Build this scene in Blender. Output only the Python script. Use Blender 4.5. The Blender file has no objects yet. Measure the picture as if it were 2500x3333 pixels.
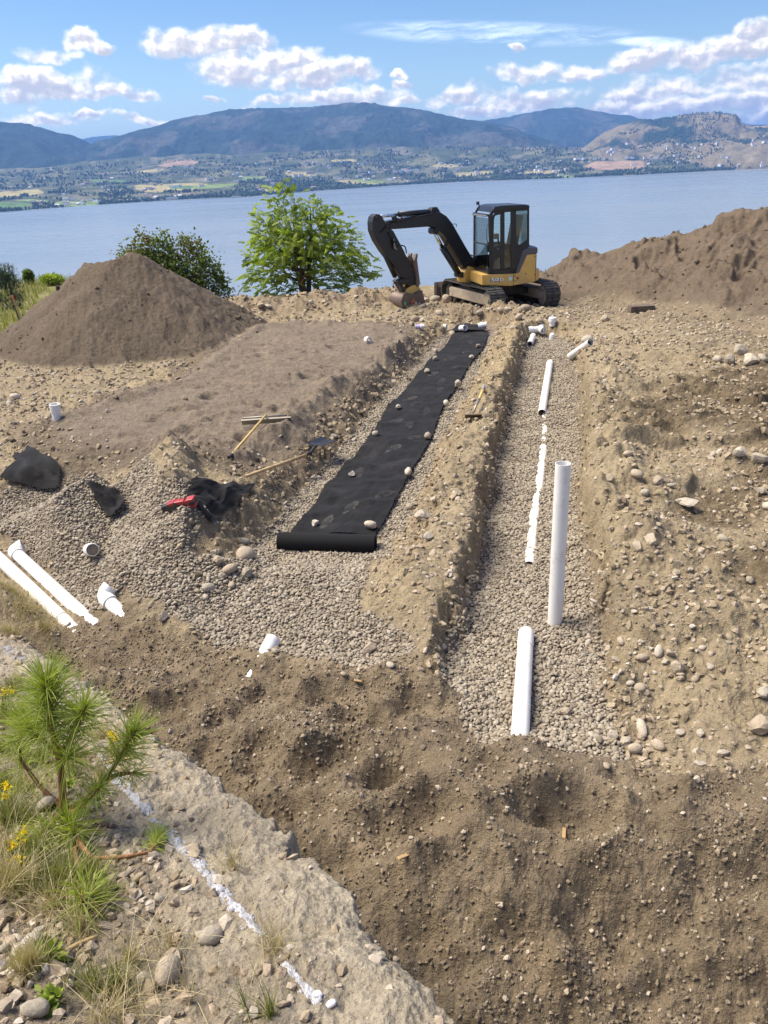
import bpy, bmesh, math, random
import numpy as np
from mathutils import Vector, Matrix, Euler

random.seed(7)
RNG = np.random.default_rng(11)
SC = bpy.context.scene
COL = SC.collection

# ------------------------------------------------------------------ camera
CAMZ = 3.2
PITCH, ROLL, FPX = math.radians(24.3), math.radians(-2.5), 2504.0
cam_data = bpy.data.cameras.new('camera')
cam = bpy.data.objects.new('camera', cam_data)
COL.objects.link(cam)
cam_data.sensor_fit = 'VERTICAL'
cam_data.sensor_height = 34.607
cam_data.lens = 26.0
cam_data.clip_start = 0.05
cam_data.clip_end = 80000
CAMR = Matrix.Rotation(math.pi / 2 - PITCH, 3, 'X') @ Matrix.Rotation(ROLL, 3, 'Z')
cam.matrix_world = Matrix.Translation((0, 0, CAMZ)) @ CAMR.to_4x4()
SC.camera = cam
SC.render.engine = 'CYCLES'
SC.cycles.use_denoising = True
SC.cycles.max_bounces = 6
SC.cycles.transparent_max_bounces = 12
SC.cycles.volume_bounces = 0
SC.view_settings.view_transform = 'Standard'
SC.view_settings.look = 'None'
SC.view_settings.gamma = 1
SC.view_settings.use_curve_mapping = False
SC.view_settings.exposure = 2.0

def ray(u, v):
    return CAMR @ Vector(((u - 1250) / FPX, -(v - 1666.5) / FPX, -1.0))
def at(u, v, z=0.0):
    d = ray(u, v)
    t = (z - CAMZ) / d.z
    return Vector((d.x * t, d.y * t, z))
def at_y(u, v, y):
    d = ray(u, v)
    t = y / d.y
    return Vector((d.x * t, y, CAMZ + d.z * t))
def azel(u, v):
    d = ray(u, v)
    return math.degrees(math.atan2(d.x, d.y)), math.degrees(math.atan2(d.z, math.hypot(d.x, d.y)))

# ------------------------------------------------------------------ node helpers
class NT:
    """small wrapper to write node trees compactly"""
    def __init__(s, tree):
        s.t = tree; s.n = tree.nodes; s.l = tree.links
    def new(s, typ, **kw):
        nd = s.n.new(typ)
        for k, v in kw.items():
            setattr(nd, k, v)
        return nd
    def put(s, sock, val):
        if isinstance(val, bpy.types.NodeSocket):
            s.l.new(val, sock)
        elif val is not None:
            if isinstance(val, (tuple, list)) and sock.type == 'RGBA' and len(val) == 3:
                val = (*val, 1)
            sock.default_value = val
    def math(s, op, a, b=None, c=None, clamp=False):
        nd = s.new('ShaderNodeMath', operation=op, use_clamp=clamp)
        s.put(nd.inputs[0], a); s.put(nd.inputs[1], b); s.put(nd.inputs[2], c)
        return nd.outputs[0]
    def vmath(s, op, a, b=None, out=0):
        nd = s.new('ShaderNodeVectorMath', operation=op)
        s.put(nd.inputs[0], a)
        if b is not None:
            if op == 'SCALE': s.put(nd.inputs['Scale'], b)
            else: s.put(nd.inputs[1], b)
        return nd.outputs[out]
    def ss(s, x, a, b):
        nd = s.new('ShaderNodeMapRange', interpolation_type='SMOOTHSTEP')
        s.put(nd.inputs[0], x); s.put(nd.inputs[1], a); s.put(nd.inputs[2], b)
        return nd.outputs[0]
    def maprange(s, x, a, b, c, d):
        nd = s.new('ShaderNodeMapRange')
        for i, v in enumerate((x, a, b, c, d)): s.put(nd.inputs[i], v)
        return nd.outputs[0]
    def noise(s, vec, scale, detail=4, rough=0.55, dist=0.0, out=0):
        nd = s.new('ShaderNodeTexNoise')
        if vec is not None: s.put(nd.inputs['Vector'], vec)
        nd.inputs['Scale'].default_value = scale
        nd.inputs['Detail'].default_value = detail
        nd.inputs['Roughness'].default_value = rough
        nd.inputs['Distortion'].default_value = dist
        return nd.outputs[out]
    def mix(s, f, a, b, blend='MIX'):
        nd = s.new('ShaderNodeMix', data_type='RGBA', blend_type=blend)
        s.put(nd.inputs[0], f); s.put(nd.inputs[6], a); s.put(nd.inputs[7], b)
        return nd.outputs[2]
    def ramp(s, f, stops):
        nd = s.new('ShaderNodeValToRGB')
        cr = nd.color_ramp
        while len(cr.elements) < len(stops): cr.elements.new(0.5)
        for e, (p, c) in zip(cr.elements, stops):
            e.position = p; e.color = (*c, 1) if len(c) == 3 else c
        s.put(nd.inputs[0], f)
        return nd.outputs[0]
    def bump(s, h, strength=0.3, dist=0.02, normal=None):
        nd = s.new('ShaderNodeBump')
        nd.inputs['Strength'].default_value = strength
        nd.inputs['Distance'].default_value = dist
        s.put(nd.inputs['Height'], h)
        if normal is not None: s.put(nd.inputs['Normal'], normal)
        return nd.outputs[0]

def new_mat(name):
    m = bpy.data.materials.new(name)
    m.use_nodes = True
    m.node_tree.nodes.clear()
    N = NT(m.node_tree)
    out = N.new('ShaderNodeOutputMaterial')
    b = N.new('ShaderNodeBsdfPrincipled')
    N.l.new(b.outputs[0], out.inputs[0])
    return m, N, b, out

def simple_mat(name, col, rough=0.6, metal=0.0, var=0.12, scale=8.0, bump=0.0, bscale=60.0, dirt=None, dirt_amt=0.0, spec=0.5, coat=0.0):
    m, N, b, out = new_mat(name)
    tc = N.new('ShaderNodeTexCoord').outputs['Object']
    n = N.noise(tc, scale, 5, 0.6)
    c = N.mix(N.ss(n, 0.3, 0.7), tuple(x * (1 - var) for x in col), tuple(min(1, x * (1 + var)) for x in col))
    if dirt:
        n2 = N.noise(tc, scale * 0.6, 6, 0.7)
        c = N.mix(N.math('MULTIPLY', N.ss(n2, 0.45, 0.75), dirt_amt), c, dirt)
    N.put(b.inputs['Base Color'], c)
    N.put(b.inputs['Roughness'], N.maprange(n, 0.2, 0.8, max(0.02, rough - 0.08), min(1, rough + 0.08)))
    b.inputs['Metallic'].default_value = metal
    b.inputs['Specular IOR Level'].default_value = spec
    b.inputs['Coat Weight'].default_value = coat
    if bump:
        N.put(b.inputs['Normal'], N.bump(N.noise(tc, bscale, 4), bump, 0.004))
    return m

# ------------------------------------------------------------------ sky and sun
SUN_AZ, SUN_EL = -74.0, 57.0          # degrees; azimuth from +Y towards +X (negative = left)
SKY_STRENGTH = 0.09
world = bpy.data.worlds.new('World')
SC.world = world
world.use_nodes = True
world.node_tree.nodes.clear()
W = NT(world.node_tree)
w_out = W.new('ShaderNodeOutputWorld')
w_bg = W.new('ShaderNodeBackground')
W.l.new(w_bg.outputs[0], w_out.inputs[0])
w_bg.inputs[1].default_value = SKY_STRENGTH
sky = W.new('ShaderNodeTexSky', sky_type='NISHITA')
sky.sun_disc = False
sky.sun_elevation = math.radians(SUN_EL)
sky.sun_rotation = math.radians(SUN_AZ)
sky.altitude = 400
sky.air_density = 1.0
sky.dust_density = 0.6
sky.ozone_density = 2.0
wdir = W.new('ShaderNodeTexCoord').outputs['Generated']
wx = W.new('ShaderNodeSeparateXYZ'); W.l.new(wdir, wx.inputs[0])
az_ = W.math('MULTIPLY', W.math('ARCTAN2', wx.outputs[0], wx.outputs[1]), 57.2958)
el_ = W.math('MULTIPLY', W.math('ARCSINE', wx.outputs[2]), 57.2958)
cc = W.new('ShaderNodeCombineXYZ'); W.l.new(az_, cc.inputs[0]); W.l.new(el_, cc.inputs[1])
P0 = cc.outputs[0]
# the clouds: each an ellipse in sky direction with a noisy edge
def cloud_group():
    g = bpy.data.node_groups.new('cloud_lobe', 'ShaderNodeTree')
    I = g.interface
    I.new_socket('P', in_out='INPUT', socket_type='NodeSocketVector')
    I.new_socket('C', in_out='INPUT', socket_type='NodeSocketVector')
    I.new_socket('R', in_out='INPUT', socket_type='NodeSocketVector')
    I.new_socket('prev', in_out='INPUT', socket_type='NodeSocketFloat')
    I.new_socket('prevh', in_out='INPUT', socket_type='NodeSocketFloat')
    I.new_socket('d', in_out='OUTPUT', socket_type='NodeSocketFloat')
    I.new_socket('h', in_out='OUTPUT', socket_type='NodeSocketFloat')
    G = NT(g)
    gi = G.new('NodeGroupInput'); go = G.new('NodeGroupOutput')
    q = G.vmath('DIVIDE', G.vmath('SUBTRACT', gi.outputs[0], gi.outputs[1]), gi.outputs[2])
    sx = G.new('ShaderNodeSeparateXYZ'); G.l.new(q, sx.inputs[0])
    # flat base: below the centre the ellipse is squeezed
    qy = G.math('MULTIPLY', sx.outputs[1], G.math('ADD', 1.0, G.math('MULTIPLY', G.math('LESS_THAN', sx.outputs[1], 0.0), 0.7)))
    qx = sx.outputs[0]
    r2 = G.math('ADD', G.math('MULTIPLY', qx, qx), G.math('MULTIPLY', qy, qy))
    d = G.math('SUBTRACT', 1.0, r2)
    big = G.math('GREATER_THAN', d, gi.outputs[3])
    G.l.new(G.math('MAXIMUM', d, gi.outputs[3]), go.inputs[0])
    hm = G.math('ADD', G.math('MULTIPLY', big, sx.outputs[1]), G.math('MULTIPLY', G.math('SUBTRACT', 1.0, big), gi.outputs[4]))
    G.l.new(hm, go.inputs[1])
    return g
CG = cloud_group()
# (u, v, half width px, half height px) as seen in the photograph, turned into sky directions
CLOUDS = [(150,180,75,32),(260,140,55,35),(345,165,28,24),
          (620,140,150,52),(800,150,100,45),(900,205,180,55),(1010,250,210,55),(760,230,130,62),(1130,245,110,34),
          (1100,325,240,34),(900,330,90,22),(1300,275,36,16),(1295,240,32,14),(1310,330,60,18),
          (170,290,170,52),(60,330,90,42),(330,310,120,26),(450,325,70,20),(130,400,140,26),(280,385,80,14),(470,395,80,14),(690,332,34,11),
          (1720,232,105,34),(1500,325,120,34),(1700,340,170,42),(1560,375,130,22),(1900,235,90,30),
          (2150,205,230,40),(2400,170,190,52),(2480,110,110,36),(2200,285,210,40),(2450,270,190,42),(2000,345,130,22),(2250,350,260,32),(2450,385,140,18),(1680,150,32,14),
          (2050,310,90,24),(2480,330,140,32)]
prev, prevh = -9.0, 0.0
nz = W.noise(P0, 0.42, 5, 0.55, out=1)
warp = W.vmath('SCALE', W.vmath('SUBTRACT', nz, (0.5, 0.5, 0.5)), 2.2)
P1 = W.vmath('ADD', P0, warp)
for (u, v, rw, rh) in CLOUDS:
    a, e = azel(u, v)
    gn = W.new('ShaderNodeGroup'); gn.node_tree = CG
    W.put(gn.inputs[0], P1)
    gn.inputs[1].default_value = (a, e, 0)
    gn.inputs[2].default_value = (rw * 1.08 / 43.7, rh * 1.14 / 43.7, 1)
    W.put(gn.inputs[3], prev); W.put(gn.inputs[4], prevh)
    prev, prevh = gn.outputs[0], gn.outputs[1]
fb = W.noise(W.vmath('MULTIPLY', P0, (1, 1.25, 1)), 0.50, 7, 0.53)
fb2 = W.noise(W.vmath('MULTIPLY', W.vmath('ADD', P0, (-0.22, 0.30, 0)), (1, 1.25, 1)), 0.50, 7, 0.53)
dens = W.math('ADD', prev, W.math('MULTIPLY', W.math('SUBTRACT', fb, 0.51), 2.5))
alpha = W.ss(dens, -0.05, 1.0)
inb = W.math('GREATER_THAN', prev, -1.4)
alpha = W.math('MULTIPLY', alpha, W.ss(prev, -1.1, -0.1))
# thin streaks of high cloud
st = W.noise(W.vmath('MULTIPLY', W.vmath('ADD', P0, W.vmath('SCALE', nz, 0.8)), (0.11, 1.35, 1)), 1.0, 6, 0.65)
a1, e1 = azel(1620, 110)
gx = W.math('DIVIDE', W.math('SUBTRACT', az_, a1), 10.5)
lin = W.math('ADD', el_, W.math('MULTIPLY', W.math('SUBTRACT', az_, a1), 0.075))
gy = W.math('DIVIDE', W.math('SUBTRACT', lin, e1), 0.8)
cir = W.math('MULTIPLY', W.ss(W.math('SUBTRACT', 1.0, W.math('ADD', W.math('MULTIPLY', gx, gx), W.math('MULTIPLY', gy, gy))), 0.0, 0.9), W.ss(st, 0.38, 0.72))
a2, e2 = azel(2120, 135)
gx2 = W.math('DIVIDE', W.math('SUBTRACT', az_, a2), 2.6)
gy2 = W.math('DIVIDE', W.math('SUBTRACT', lin, e2 + 0.075 * (a2 - a1)), 0.35)
cir2 = W.math('MULTIPLY', W.ss(W.math('SUBTRACT', 1.0, W.math('ADD', W.math('MULTIPLY', gx2, gx2), W.math('MULTIPLY', gy2, gy2))), 0.0, 0.9), W.ss(st, 0.34, 0.62))
cirrus = W.math('MULTIPLY', W.math('ADD', cir, cir2, clamp=True), 0.62)
# elsewhere in the sky: broken cloud as the frame implies
bc = W.noise(W.vmath('MULTIPLY', wdir, (1, 1, 2.2)), 2.6, 8, 0.6)
hid = W.ss(W.math('ABSOLUTE', az_), 31.0, 44.0)
hi2 = W.math('MAXIMUM', hid, W.ss(el_, 17.0, 26.0))
alpha = W.math('MAXIMUM', alpha, W.math('MULTIPLY', hi2, W.ss(bc, 0.50, 0.66)))
# grey where thick or low, white at lit upper edges
lit = W.math('ADD', W.math('MULTIPLY', W.math('SUBTRACT', fb, fb2), 4.2), W.math('MULTIPLY', prevh, 0.42))
shade = W.math('SUBTRACT', W.math('ADD', 0.50, lit), W.math('MULTIPLY', W.ss(dens, 0.35, 1.3), 0.40))
CLOUDW = 1.0 / SKY_STRENGTH
ccol = W.ramp(shade, [(0.0, (0.235, 0.245, 0.285)), (0.34, (0.33, 0.33, 0.345)), (0.62, (0.52, 0.505, 0.48)), (1.0, (0.70, 0.665, 0.615))])
ccol = W.vmath('MULTIPLY', ccol, (0.86 * CLOUDW, 0.80 * CLOUDW, 0.71 * CLOUDW))
skyc = W.vmath('MULTIPLY', sky.outputs[0], W.ramp(W.maprange(el_, 0.0, 30.0, 0.0, 1.0), [(0.0, (0.50, 0.51, 0.49)), (0.25, (0.34, 0.39, 0.43)), (0.6, (0.145, 0.26, 0.42)), (1.0, (0.10, 0.22, 0.42))]))
c1 = W.mix(cirrus, skyc, tuple(CLOUDW * x for x in (0.50, 0.53, 0.57)))
c2 = W.mix(W.math('MULTIPLY', alpha, W.ss(el_, -0.5, 0.5)), c1, ccol)
W.l.new(c2, w_bg.inputs[0])

sun_d = bpy.data.lights.new('sun', 'SUN')
sun_d.energy = 2.1
sun_d.angle = math.radians(38)
sun_d.color = (1.0, 0.90, 0.76)
sun_o = bpy.data.objects.new('sun', sun_d)
COL.objects.link(sun_o)
_a, _e = math.radians(SUN_AZ), math.radians(SUN_EL)
sun_dir = Vector((math.sin(_a) * math.cos(_e), math.cos(_a) * math.cos(_e), math.sin(_e)))
sun_o.rotation_euler = sun_dir.to_track_quat('Z', 'Y').to_euler()
sun_o.location = (-20, 10, 40)

# ------------------------------------------------------------------ object helpers
def tag(o, label=None, cat=None, group=None, kind=None):
    if label: o['label'] = label
    if cat: o['category'] = cat
    if group: o['group'] = group
    if kind: o['kind'] = kind
    return o
def empty(name, loc=(0, 0, 0), rot=(0, 0, 0)):
    o = bpy.data.objects.new(name, None)
    o.empty_display_size = 0.1
    o.location = loc; o.rotation_euler = rot
    COL.objects.link(o)
    return o
def link_mesh(name, me, mat=None, parent=None, loc=None, rot=None):
    o = bpy.data.objects.new(name, me)
    COL.objects.link(o)
    if mat is not None:
        me.materials.clear()
        for m in (mat if isinstance(mat, (list, tuple)) else [mat]): me.materials.append(m)
    if parent: o.parent = parent
    if loc is not None: o.location = loc
    if rot is not None: o.rotation_euler = rot
    return o
def np_mesh(name, V, F, smooth=True):
    """mesh from numpy arrays, F is (n,3) or (n,4)"""
    me = bpy.data.meshes.new(name)
    V = np.asarray(V, dtype=np.float32); F = np.asarray(F, dtype=np.int32)
    me.vertices.add(len(V)); me.vertices.foreach_set('co', V.ravel())
    k = F.shape[1]
    me.loops.add(F.size); me.loops.foreach_set('vertex_index', F.ravel())
    me.polygons.add(len(F))
    me.polygons.foreach_set('loop_start', np.arange(0, F.size, k, dtype=np.int32))
    me.polygons.foreach_set('use_smooth', np.full(len(F), smooth))
    me.update(calc_edges=True)
    return me
def set_col(me, name, C):
    a = me.color_attributes.new(name, 'FLOAT_COLOR', 'POINT')
    C = np.asarray(C, dtype=np.float32)
    if C.shape[1] == 3: C = np.concatenate([C, np.ones((len(C), 1), np.float32)], 1)
    a.data.foreach_set('color', C.ravel())

class MB:
    """collects simple solids, then links them as ONE mesh object"""
    def __init__(s): s.V = []; s.F = []; s.S = []
    def add(s, V, F, smooth=False):
        o = len(s.V)
        s.V += [tuple(v) for v in V]
        s.F += [[i + o for i in f] for f in F]
        s.S += [smooth] * len(F)
        return s
    def box(s, c, d, rot=None, bevel=0.0):
        bm = bmesh.new()
        bmesh.ops.create_cube(bm, size=1)
        for v in bm.verts: v.co = Vector((v.co.x * d[0], v.co.y * d[1], v.co.z * d[2]))
        if bevel: bmesh.ops.bevel(bm, geom=bm.edges[:], offset=bevel, segments=2, affect='EDGES', profile=0.6)
        R = Euler(rot).to_matrix() if rot is not None else Matrix.Identity(3)
        C = Vector(c)
        bm.verts.index_update()
        V = [R @ v.co + C for v in bm.verts]; F = [[v.index for v in f.verts] for f in bm.faces]
        bm.free()
        return s.add(V, F, False)
    def prism(s, pts, y0, y1, bevel=0.0, axis='y'):
        """polygon in (x,z) extruded from y0 to y1"""
        bm = bmesh.new()
        area = sum(pts[i][0] * pts[(i + 1) % len(pts)][1] - pts[(i + 1) % len(pts)][0] * pts[i][1] for i in range(len(pts)))
        if area < 0: pts = pts[::-1]
        vs = [bm.verts.new((p[0], y0, p[1])) for p in pts]
        f = bm.faces.new(vs)
        r = bmesh.ops.extrude_face_region(bm, geom=[f])
        for v in r['geom']:
            if isinstance(v, bmesh.types.BMVert): v.co.y = y1
        bmesh.ops.recalc_face_normals(bm, faces=bm.faces[:])
        if bevel: bmesh.ops.bevel(bm, geom=bm.edges[:], offset=bevel, segments=2, affect='EDGES', profile=0.6)
        bm.verts.index_update()
        V = [v.co.copy() for v in bm.verts]; F = [[v.index for v in ff.verts] for ff in bm.faces]
        bm.free()
        if axis == 'z': V = [Vector((v.x, v.z, v.y)) for v in V]; F = [f[::-1] for f in F]
        return s.add(V, F, False)
    def tube(s, pts, r, seg=12, cap=True, smooth=True):
        pts = [Vector(p) for p in pts]
        rs = r if isinstance(r, (list, tuple)) else [r] * len(pts)
        V = []; F = []
        up = None
        for i, p in enumerate(pts):
            t = (pts[min(i + 1, len(pts) - 1)] - pts[max(i - 1, 0)])
            t = t.normalized() if t.length > 1e-9 else Vector((0, 0, 1))
            if up is None:
                up = Vector((0, 0, 1)) if abs(t.z) < 0.9 else Vector((1, 0, 0))
            a = t.cross(up)
            if a.length < 1e-6: a = t.cross(Vector((1, 0.3, 0)))
            a.normalize(); b = a.cross(t).normalized(); up = b
            for k in range(seg):
                an = 2 * math.pi * k / seg
                V.append(p + (a * math.cos(an) + b * math.sin(an)) * rs[i])
        for i in range(len(pts) - 1):
            for k in range(seg):
                k2 = (k + 1) % seg
                F.append([i * seg + k, i * seg + k2, (i + 1) * seg + k2, (i + 1) * seg + k])
        o = len(s.V)
        s.add(V, F, smooth)
        if cap:
            n = len(pts)
            s.F += [[o + k for k in range(seg)][::-1], [o + (n - 1) * seg + k for k in range(seg)]]
            s.S += [False, False]
        return s
    def pipe(s, a, b, ro, ri, seg=28, rings=1):
        """hollow pipe from a to b"""
        a = Vector(a); b = Vector(b); t = (b - a).normalized()
        up = Vector((0, 0, 1)) if abs(t.z) < 0.9 else Vector((1, 0, 0))
        x = t.cross(up).normalized(); y = x.cross(t).normalized()
        V = []; F = []
        prof = [(a, ri), (a, ro), (b, ro), (b, ri)]
        def ring(p, r): return [p + (x * math.cos(2 * math.pi * k / seg) + y * math.sin(2 * math.pi * k / seg)) * r for k in range(seg)]
        o = len(s.V)
        for (p0, r0), (p1, r1), sm in ((prof[0], prof[1], False), (prof[1], prof[2], True), (prof[2], prof[3], False), (prof[3], prof[0], True)):
            s.add(ring(p0, r0) + ring(p1, r1), [[k, (k + 1) % seg, seg + (k + 1) % seg, seg + k] for k in range(seg)], sm)
        return s
    def lathe(s, prof, seg=24, M=None, smooth=True):
        """profile [(r,z)...] turned about z, then placed by matrix M"""
        M = M or Matrix.Identity(4)
        for (r0, z0), (r1, z1) in zip(prof[:-1], prof[1:]):
            V = []
            for r, z in ((r0, z0), (r1, z1)):
                V += [M @ Vector((r * math.cos(2 * math.pi * k / seg), r * math.sin(2 * math.pi * k / seg), z)) for k in range(seg)]
            s.add(V, [[k, (k + 1) % seg, seg + (k + 1) % seg, seg + k] for k in range(seg)], smooth)
        return s
    def build(s, name, mat=None, parent=None, loc=None, rot=None, weld=False):
        me = bpy.data.meshes.new(name)
        me.from_pydata([tuple(v) for v in s.V], [], s.F)
        me.polygons.foreach_set('use_smooth', s.S)
        me.update()
        return link_mesh(name, me, mat, parent, loc, rot)

# ------------------------------------------------------------------ numpy noise
_perm = np.random.default_rng(5).permutation(4096).astype(np.int64)
def _hash(ix, iy, seed):
    return _perm[(_perm[(ix + seed * 131) & 4095] + iy) & 4095]
def perlin(x, y, seed=0):
    ix = np.floor(x).astype(np.int64); iy = np.floor(y).astype(np.int64)
    fx = x - ix; fy = y - iy
    u = fx * fx * fx * (fx * (fx * 6 - 15) + 10); v = fy * fy * fy * (fy * (fy * 6 - 15) + 10)
    def g(i, j, dx, dy):
        a = _hash(i, j, seed) * (2 * math.pi / 4096)
        return np.cos(a) * dx + np.sin(a) * dy
    n00 = g(ix, iy, fx, fy); n10 = g(ix + 1, iy, fx - 1, fy)
    n01 = g(ix, iy + 1, fx, fy - 1); n11 = g(ix + 1, iy + 1, fx - 1, fy - 1)
    return (n00 * (1 - u) + n10 * u) * (1 - v) + (n01 * (1 - u) + n11 * u) * v * 1.0
def fbm(x, y, f=1.0, oct=4, gain=0.5, seed=0, ridged=False):
    s = np.zeros_like(x); a = 1.0
    for o in range(oct):
        n = perlin(x * f + 17.3 * o, y * f - 9.1 * o, seed + o)
        s += a * ((1 - np.abs(n) * 2.2) * 0.6 if ridged else n)
        a *= gain; f *= 2.03
    return s
def sst(x, a, b):
    t = np.clip((x - a) / (b - a), 0, 1)
    return t * t * (3 - 2 * t)
def pdist(X, Y, poly):
    """distance to a polyline and the (fractional) index of the nearest point on it"""
    best = np.full(X.shape, 1e9); par = np.zeros(X.shape)
    for i in range(len(poly) - 1):
        ax, ay = poly[i][:2]; bx, by = poly[i + 1][:2]
        dx, dy = bx - ax, by - ay
        t = np.clip(((X - ax) * dx + (Y - ay) * dy) / (dx * dx + dy * dy), 0, 1)
        d = np.hypot(X - ax - t * dx, Y - ay - t * dy)
        m = d < best
        best = np.where(m, d, best); par = np.where(m, i + t, par)
    return best, par
def psd(X, Y, poly):
    """signed distance to a closed polygon, positive inside"""
    d, _ = pdist(X, Y, list(poly) + [poly[0]])
    ins = np.zeros(X.shape, bool)
    n = len(poly)
    for i in range(n):
        ax, ay = poly[i][:2]; bx, by = poly[(i + 1) % n][:2]
        if ay == by: continue
        c = ((ay > Y) != (by > Y)) & (X < (bx - ax) * (Y - ay) / (by - ay) + ax)
        ins ^= c
    return np.where(ins, d, -d)
def interp(par, vals):
    return np.interp(par, np.arange(len(vals)), vals)

# ------------------------------------------------------------------ the site: one height function, used for the ground and to rest things on it
def PX(lst, z): return [tuple(at(u, v, z))[:2] for u, v in lst]
T1 = [(0.72, 3.4), (0.89, 4.3), (1.18, 5.5), (1.47, 6.9), (2.05, 9.4), (3.02, 13.5), (3.22, 14.5)]
T1W = [0.55, 0.50, 0.40, 0.38, 0.44, 0.42, 0.36]
T2 = [(-0.72, 5.4), (-0.54, 6.3), (0.68, 11.0), (1.97, 15.8)]
T2W = [0.66, 0.58, 0.54, 0.46]
BERM_M = [(0.36, 5.2), (0.62, 6.5), (1.12, 8.6), (1.75, 11.2), (2.62, 14.6)]       # between the two trenches
BERM_L = PX([(740, 1760), (850, 1640), (980, 1490), (1160, 1300), (1330, 1160), (1440, 1070)], 0.2)
BED = PX([(205, 1350), (330, 1425), (560, 1462), (780, 1478), (960, 1385), (1080, 1262), (1235, 1170), (1345, 1100), (1310, 1052), (1010, 1042), (830, 1065), (600, 1230), (400, 1285)], 0.42)
GRAV = PX([(-120, 1690), (0, 1640), (150, 1590), (285, 1585), (365, 1720), (430, 1690), (480, 1640), (540, 1590), (640, 1640), (710, 1740), (690, 1830), (640, 1900), (760, 1900), (860, 1800), (930, 1770), (1230, 1800), (1190, 1900), (1190, 2010), (1290, 2080), (1330, 2150), (1200, 2190), (1000, 2160), (850, 2140), (700, 2100), (540, 2010), (400, 1950), (250, 1970), (120, 1820), (0, 1740)], 0.06)
BROWN = PX([(200, 2030), (260, 1990), (400, 1975), (560, 2070), (660, 2105), (900, 2150), (1150, 2200), (1330, 2190), (1470, 2260), (1560, 2420), (1680, 2430), (1900, 2450), (2060, 2510), (2300, 2500), (2700, 2560), (3300, 2800)], 0.03) + [(3.2, 1.2), (2.5, -2), (-0.5, -2), (-4.2, 5.2)]
EDGE = [(-7.0, 7.0), (-4.6, 6.5), (-3.5, 5.85), (-2.85, 5.1), (-2.29, 4.42), (-1.55, 3.55), (-0.75, 2.64), (-0.21, 1.87), (0.21, 1.18), (0.9, 0.2), (1.3, -4)]
BANKP = EDGE + [(-14, -4), (-14, 7.0)]
PILE = [tuple(at_y(275, 868, 15.6)), tuple(at_y(352, 850, 15.2)), tuple(at_y(436, 818, 15.5)), tuple(at_y(470, 838, 15.7))]
PILE2 = [tuple(at_y(-60, 1120, 15.0)), tuple(at_y(110, 1020, 15.4)), tuple(at_y(275, 868, 15.6))]
RIDGE = [tuple(at_y(u, v, y)) for u, v, y in ((1700, 866, 23.2), (1765, 858, 23.0), (1850, 846, 22.8), (1960, 852, 22.3), (2050, 832, 21.8), (2200, 800, 21.0), (2310, 752, 20.2), (2400, 742, 19.6), (2500, 738, 19.0), (2700, 735, 18.5), (2950, 745, 18.0))]
TOE = PX([(1735, 960), (1850, 975), (2000, 1003), (2110, 1028), (2260, 1068), (2400, 1112), (2520, 1168), (2700, 1240)], 0.1) + [(9.0, 8.5)]
RUB = [(-3.4, 18.0), (-1.0, 18.5), (0.2, 18.9), (0.9, 19.3)]
RUB2 = [(1.5, 17.6), (2.2, 17.0), (2.7, 16.4)]
MACH = (2.95, 19.2)
DARK1 = PX([(2060, 1330), (2200, 1255), (2420, 1205), (2700, 1180), (2750, 1480), (2480, 1470), (2330, 1420), (2130, 1440), (1960, 1370)], 0.4)
DARK2 = PX([(2260, 1590), (2500, 1560), (2600, 1640), (2450, 1720), (2180, 1700)], 0.35)
DARK3 = PX([(2330, 1830), (2500, 1780), (2640, 1850), (2520, 1950), (2380, 1910)], 0.3)
DARK4 = PX([(1830, 1330), (1880, 1330), (1885, 1420), (1850, 1450)], 0.2)
MOUND_A = PX([(545, 1585), (585, 1680), (610, 1760)], 0.3)
MOUND_B = PX([(320, 1640), (230, 1690), (150, 1760)], 0.25)
SPIT = PX([(548, 1522), (580, 1560), (610, 1640)], 0.4)
MOUND_C = PX([(900, 1830), (1080, 1850)], 0.2)
LEFTLOW = PX([(-200, 1700), (0, 1770), (70, 1765), (360, 1985), (300, 2090), (180, 2090), (60, 1960), (-200, 1830)], 0.0)
BERM_S = PX([(560, 1452), (770, 1462), (905, 1400), (1010, 1300), (1130, 1220), (1255, 1145), (1325, 1095)], 0.4)
# boot holes in the brown soil: pixel, radius (m), depth (m)
PITS = [(925, 2222, .16, .11), (870, 2305, .20, .12), (1068, 2285, .15, .10), (1345, 2245, .17, .12), (1375, 2335, .2, .16), (1250, 2400, .16, .13), (985, 2330, .14, .07), (1150, 2385, .15, .08), (1100, 2520, .17, .10),
        (640, 2230, .2, .08), (760, 2350, .16, .09), (560, 2330, .18, .07), (850, 2470, .17, .12), (690, 2470, .15, .08), (1290, 2560, .17, .09), (1240, 2640, .17, .11), (1010, 2600, .16, .09), (900, 2690, .16, .1),
        (1880, 2725, .2, .15), (1730, 2720, .14, .12), (1430, 2760, .13, .12), (1320, 2770, .14, .1), (1560, 2640, .17, .08), (2050, 2570, .15, .1), (2160, 2560, .16, .12), (2120, 2680, .14, .1), (1950, 3000, .16, .16), (1700, 3080, .14, .12),
        (2180, 3050, .2, .16), (2400, 2900, .2, .14), (2330, 2720, .2, .12), (2480, 3080, .15, .16), (1500, 2900, .15, .12), (1540, 3000, .1, .08), (2050, 3230, .2, .1), (1780, 3250, .16, .1), (2450, 2620, .16, .1), (2380, 3230, .15, .12)]
PITW = [(*tuple(at(u, v, -0.02 if v < 2600 else -0.12))[:2], r * (1.0 if v < 2750 else 1.35), d) for u, v, r, d in PITS]
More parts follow.
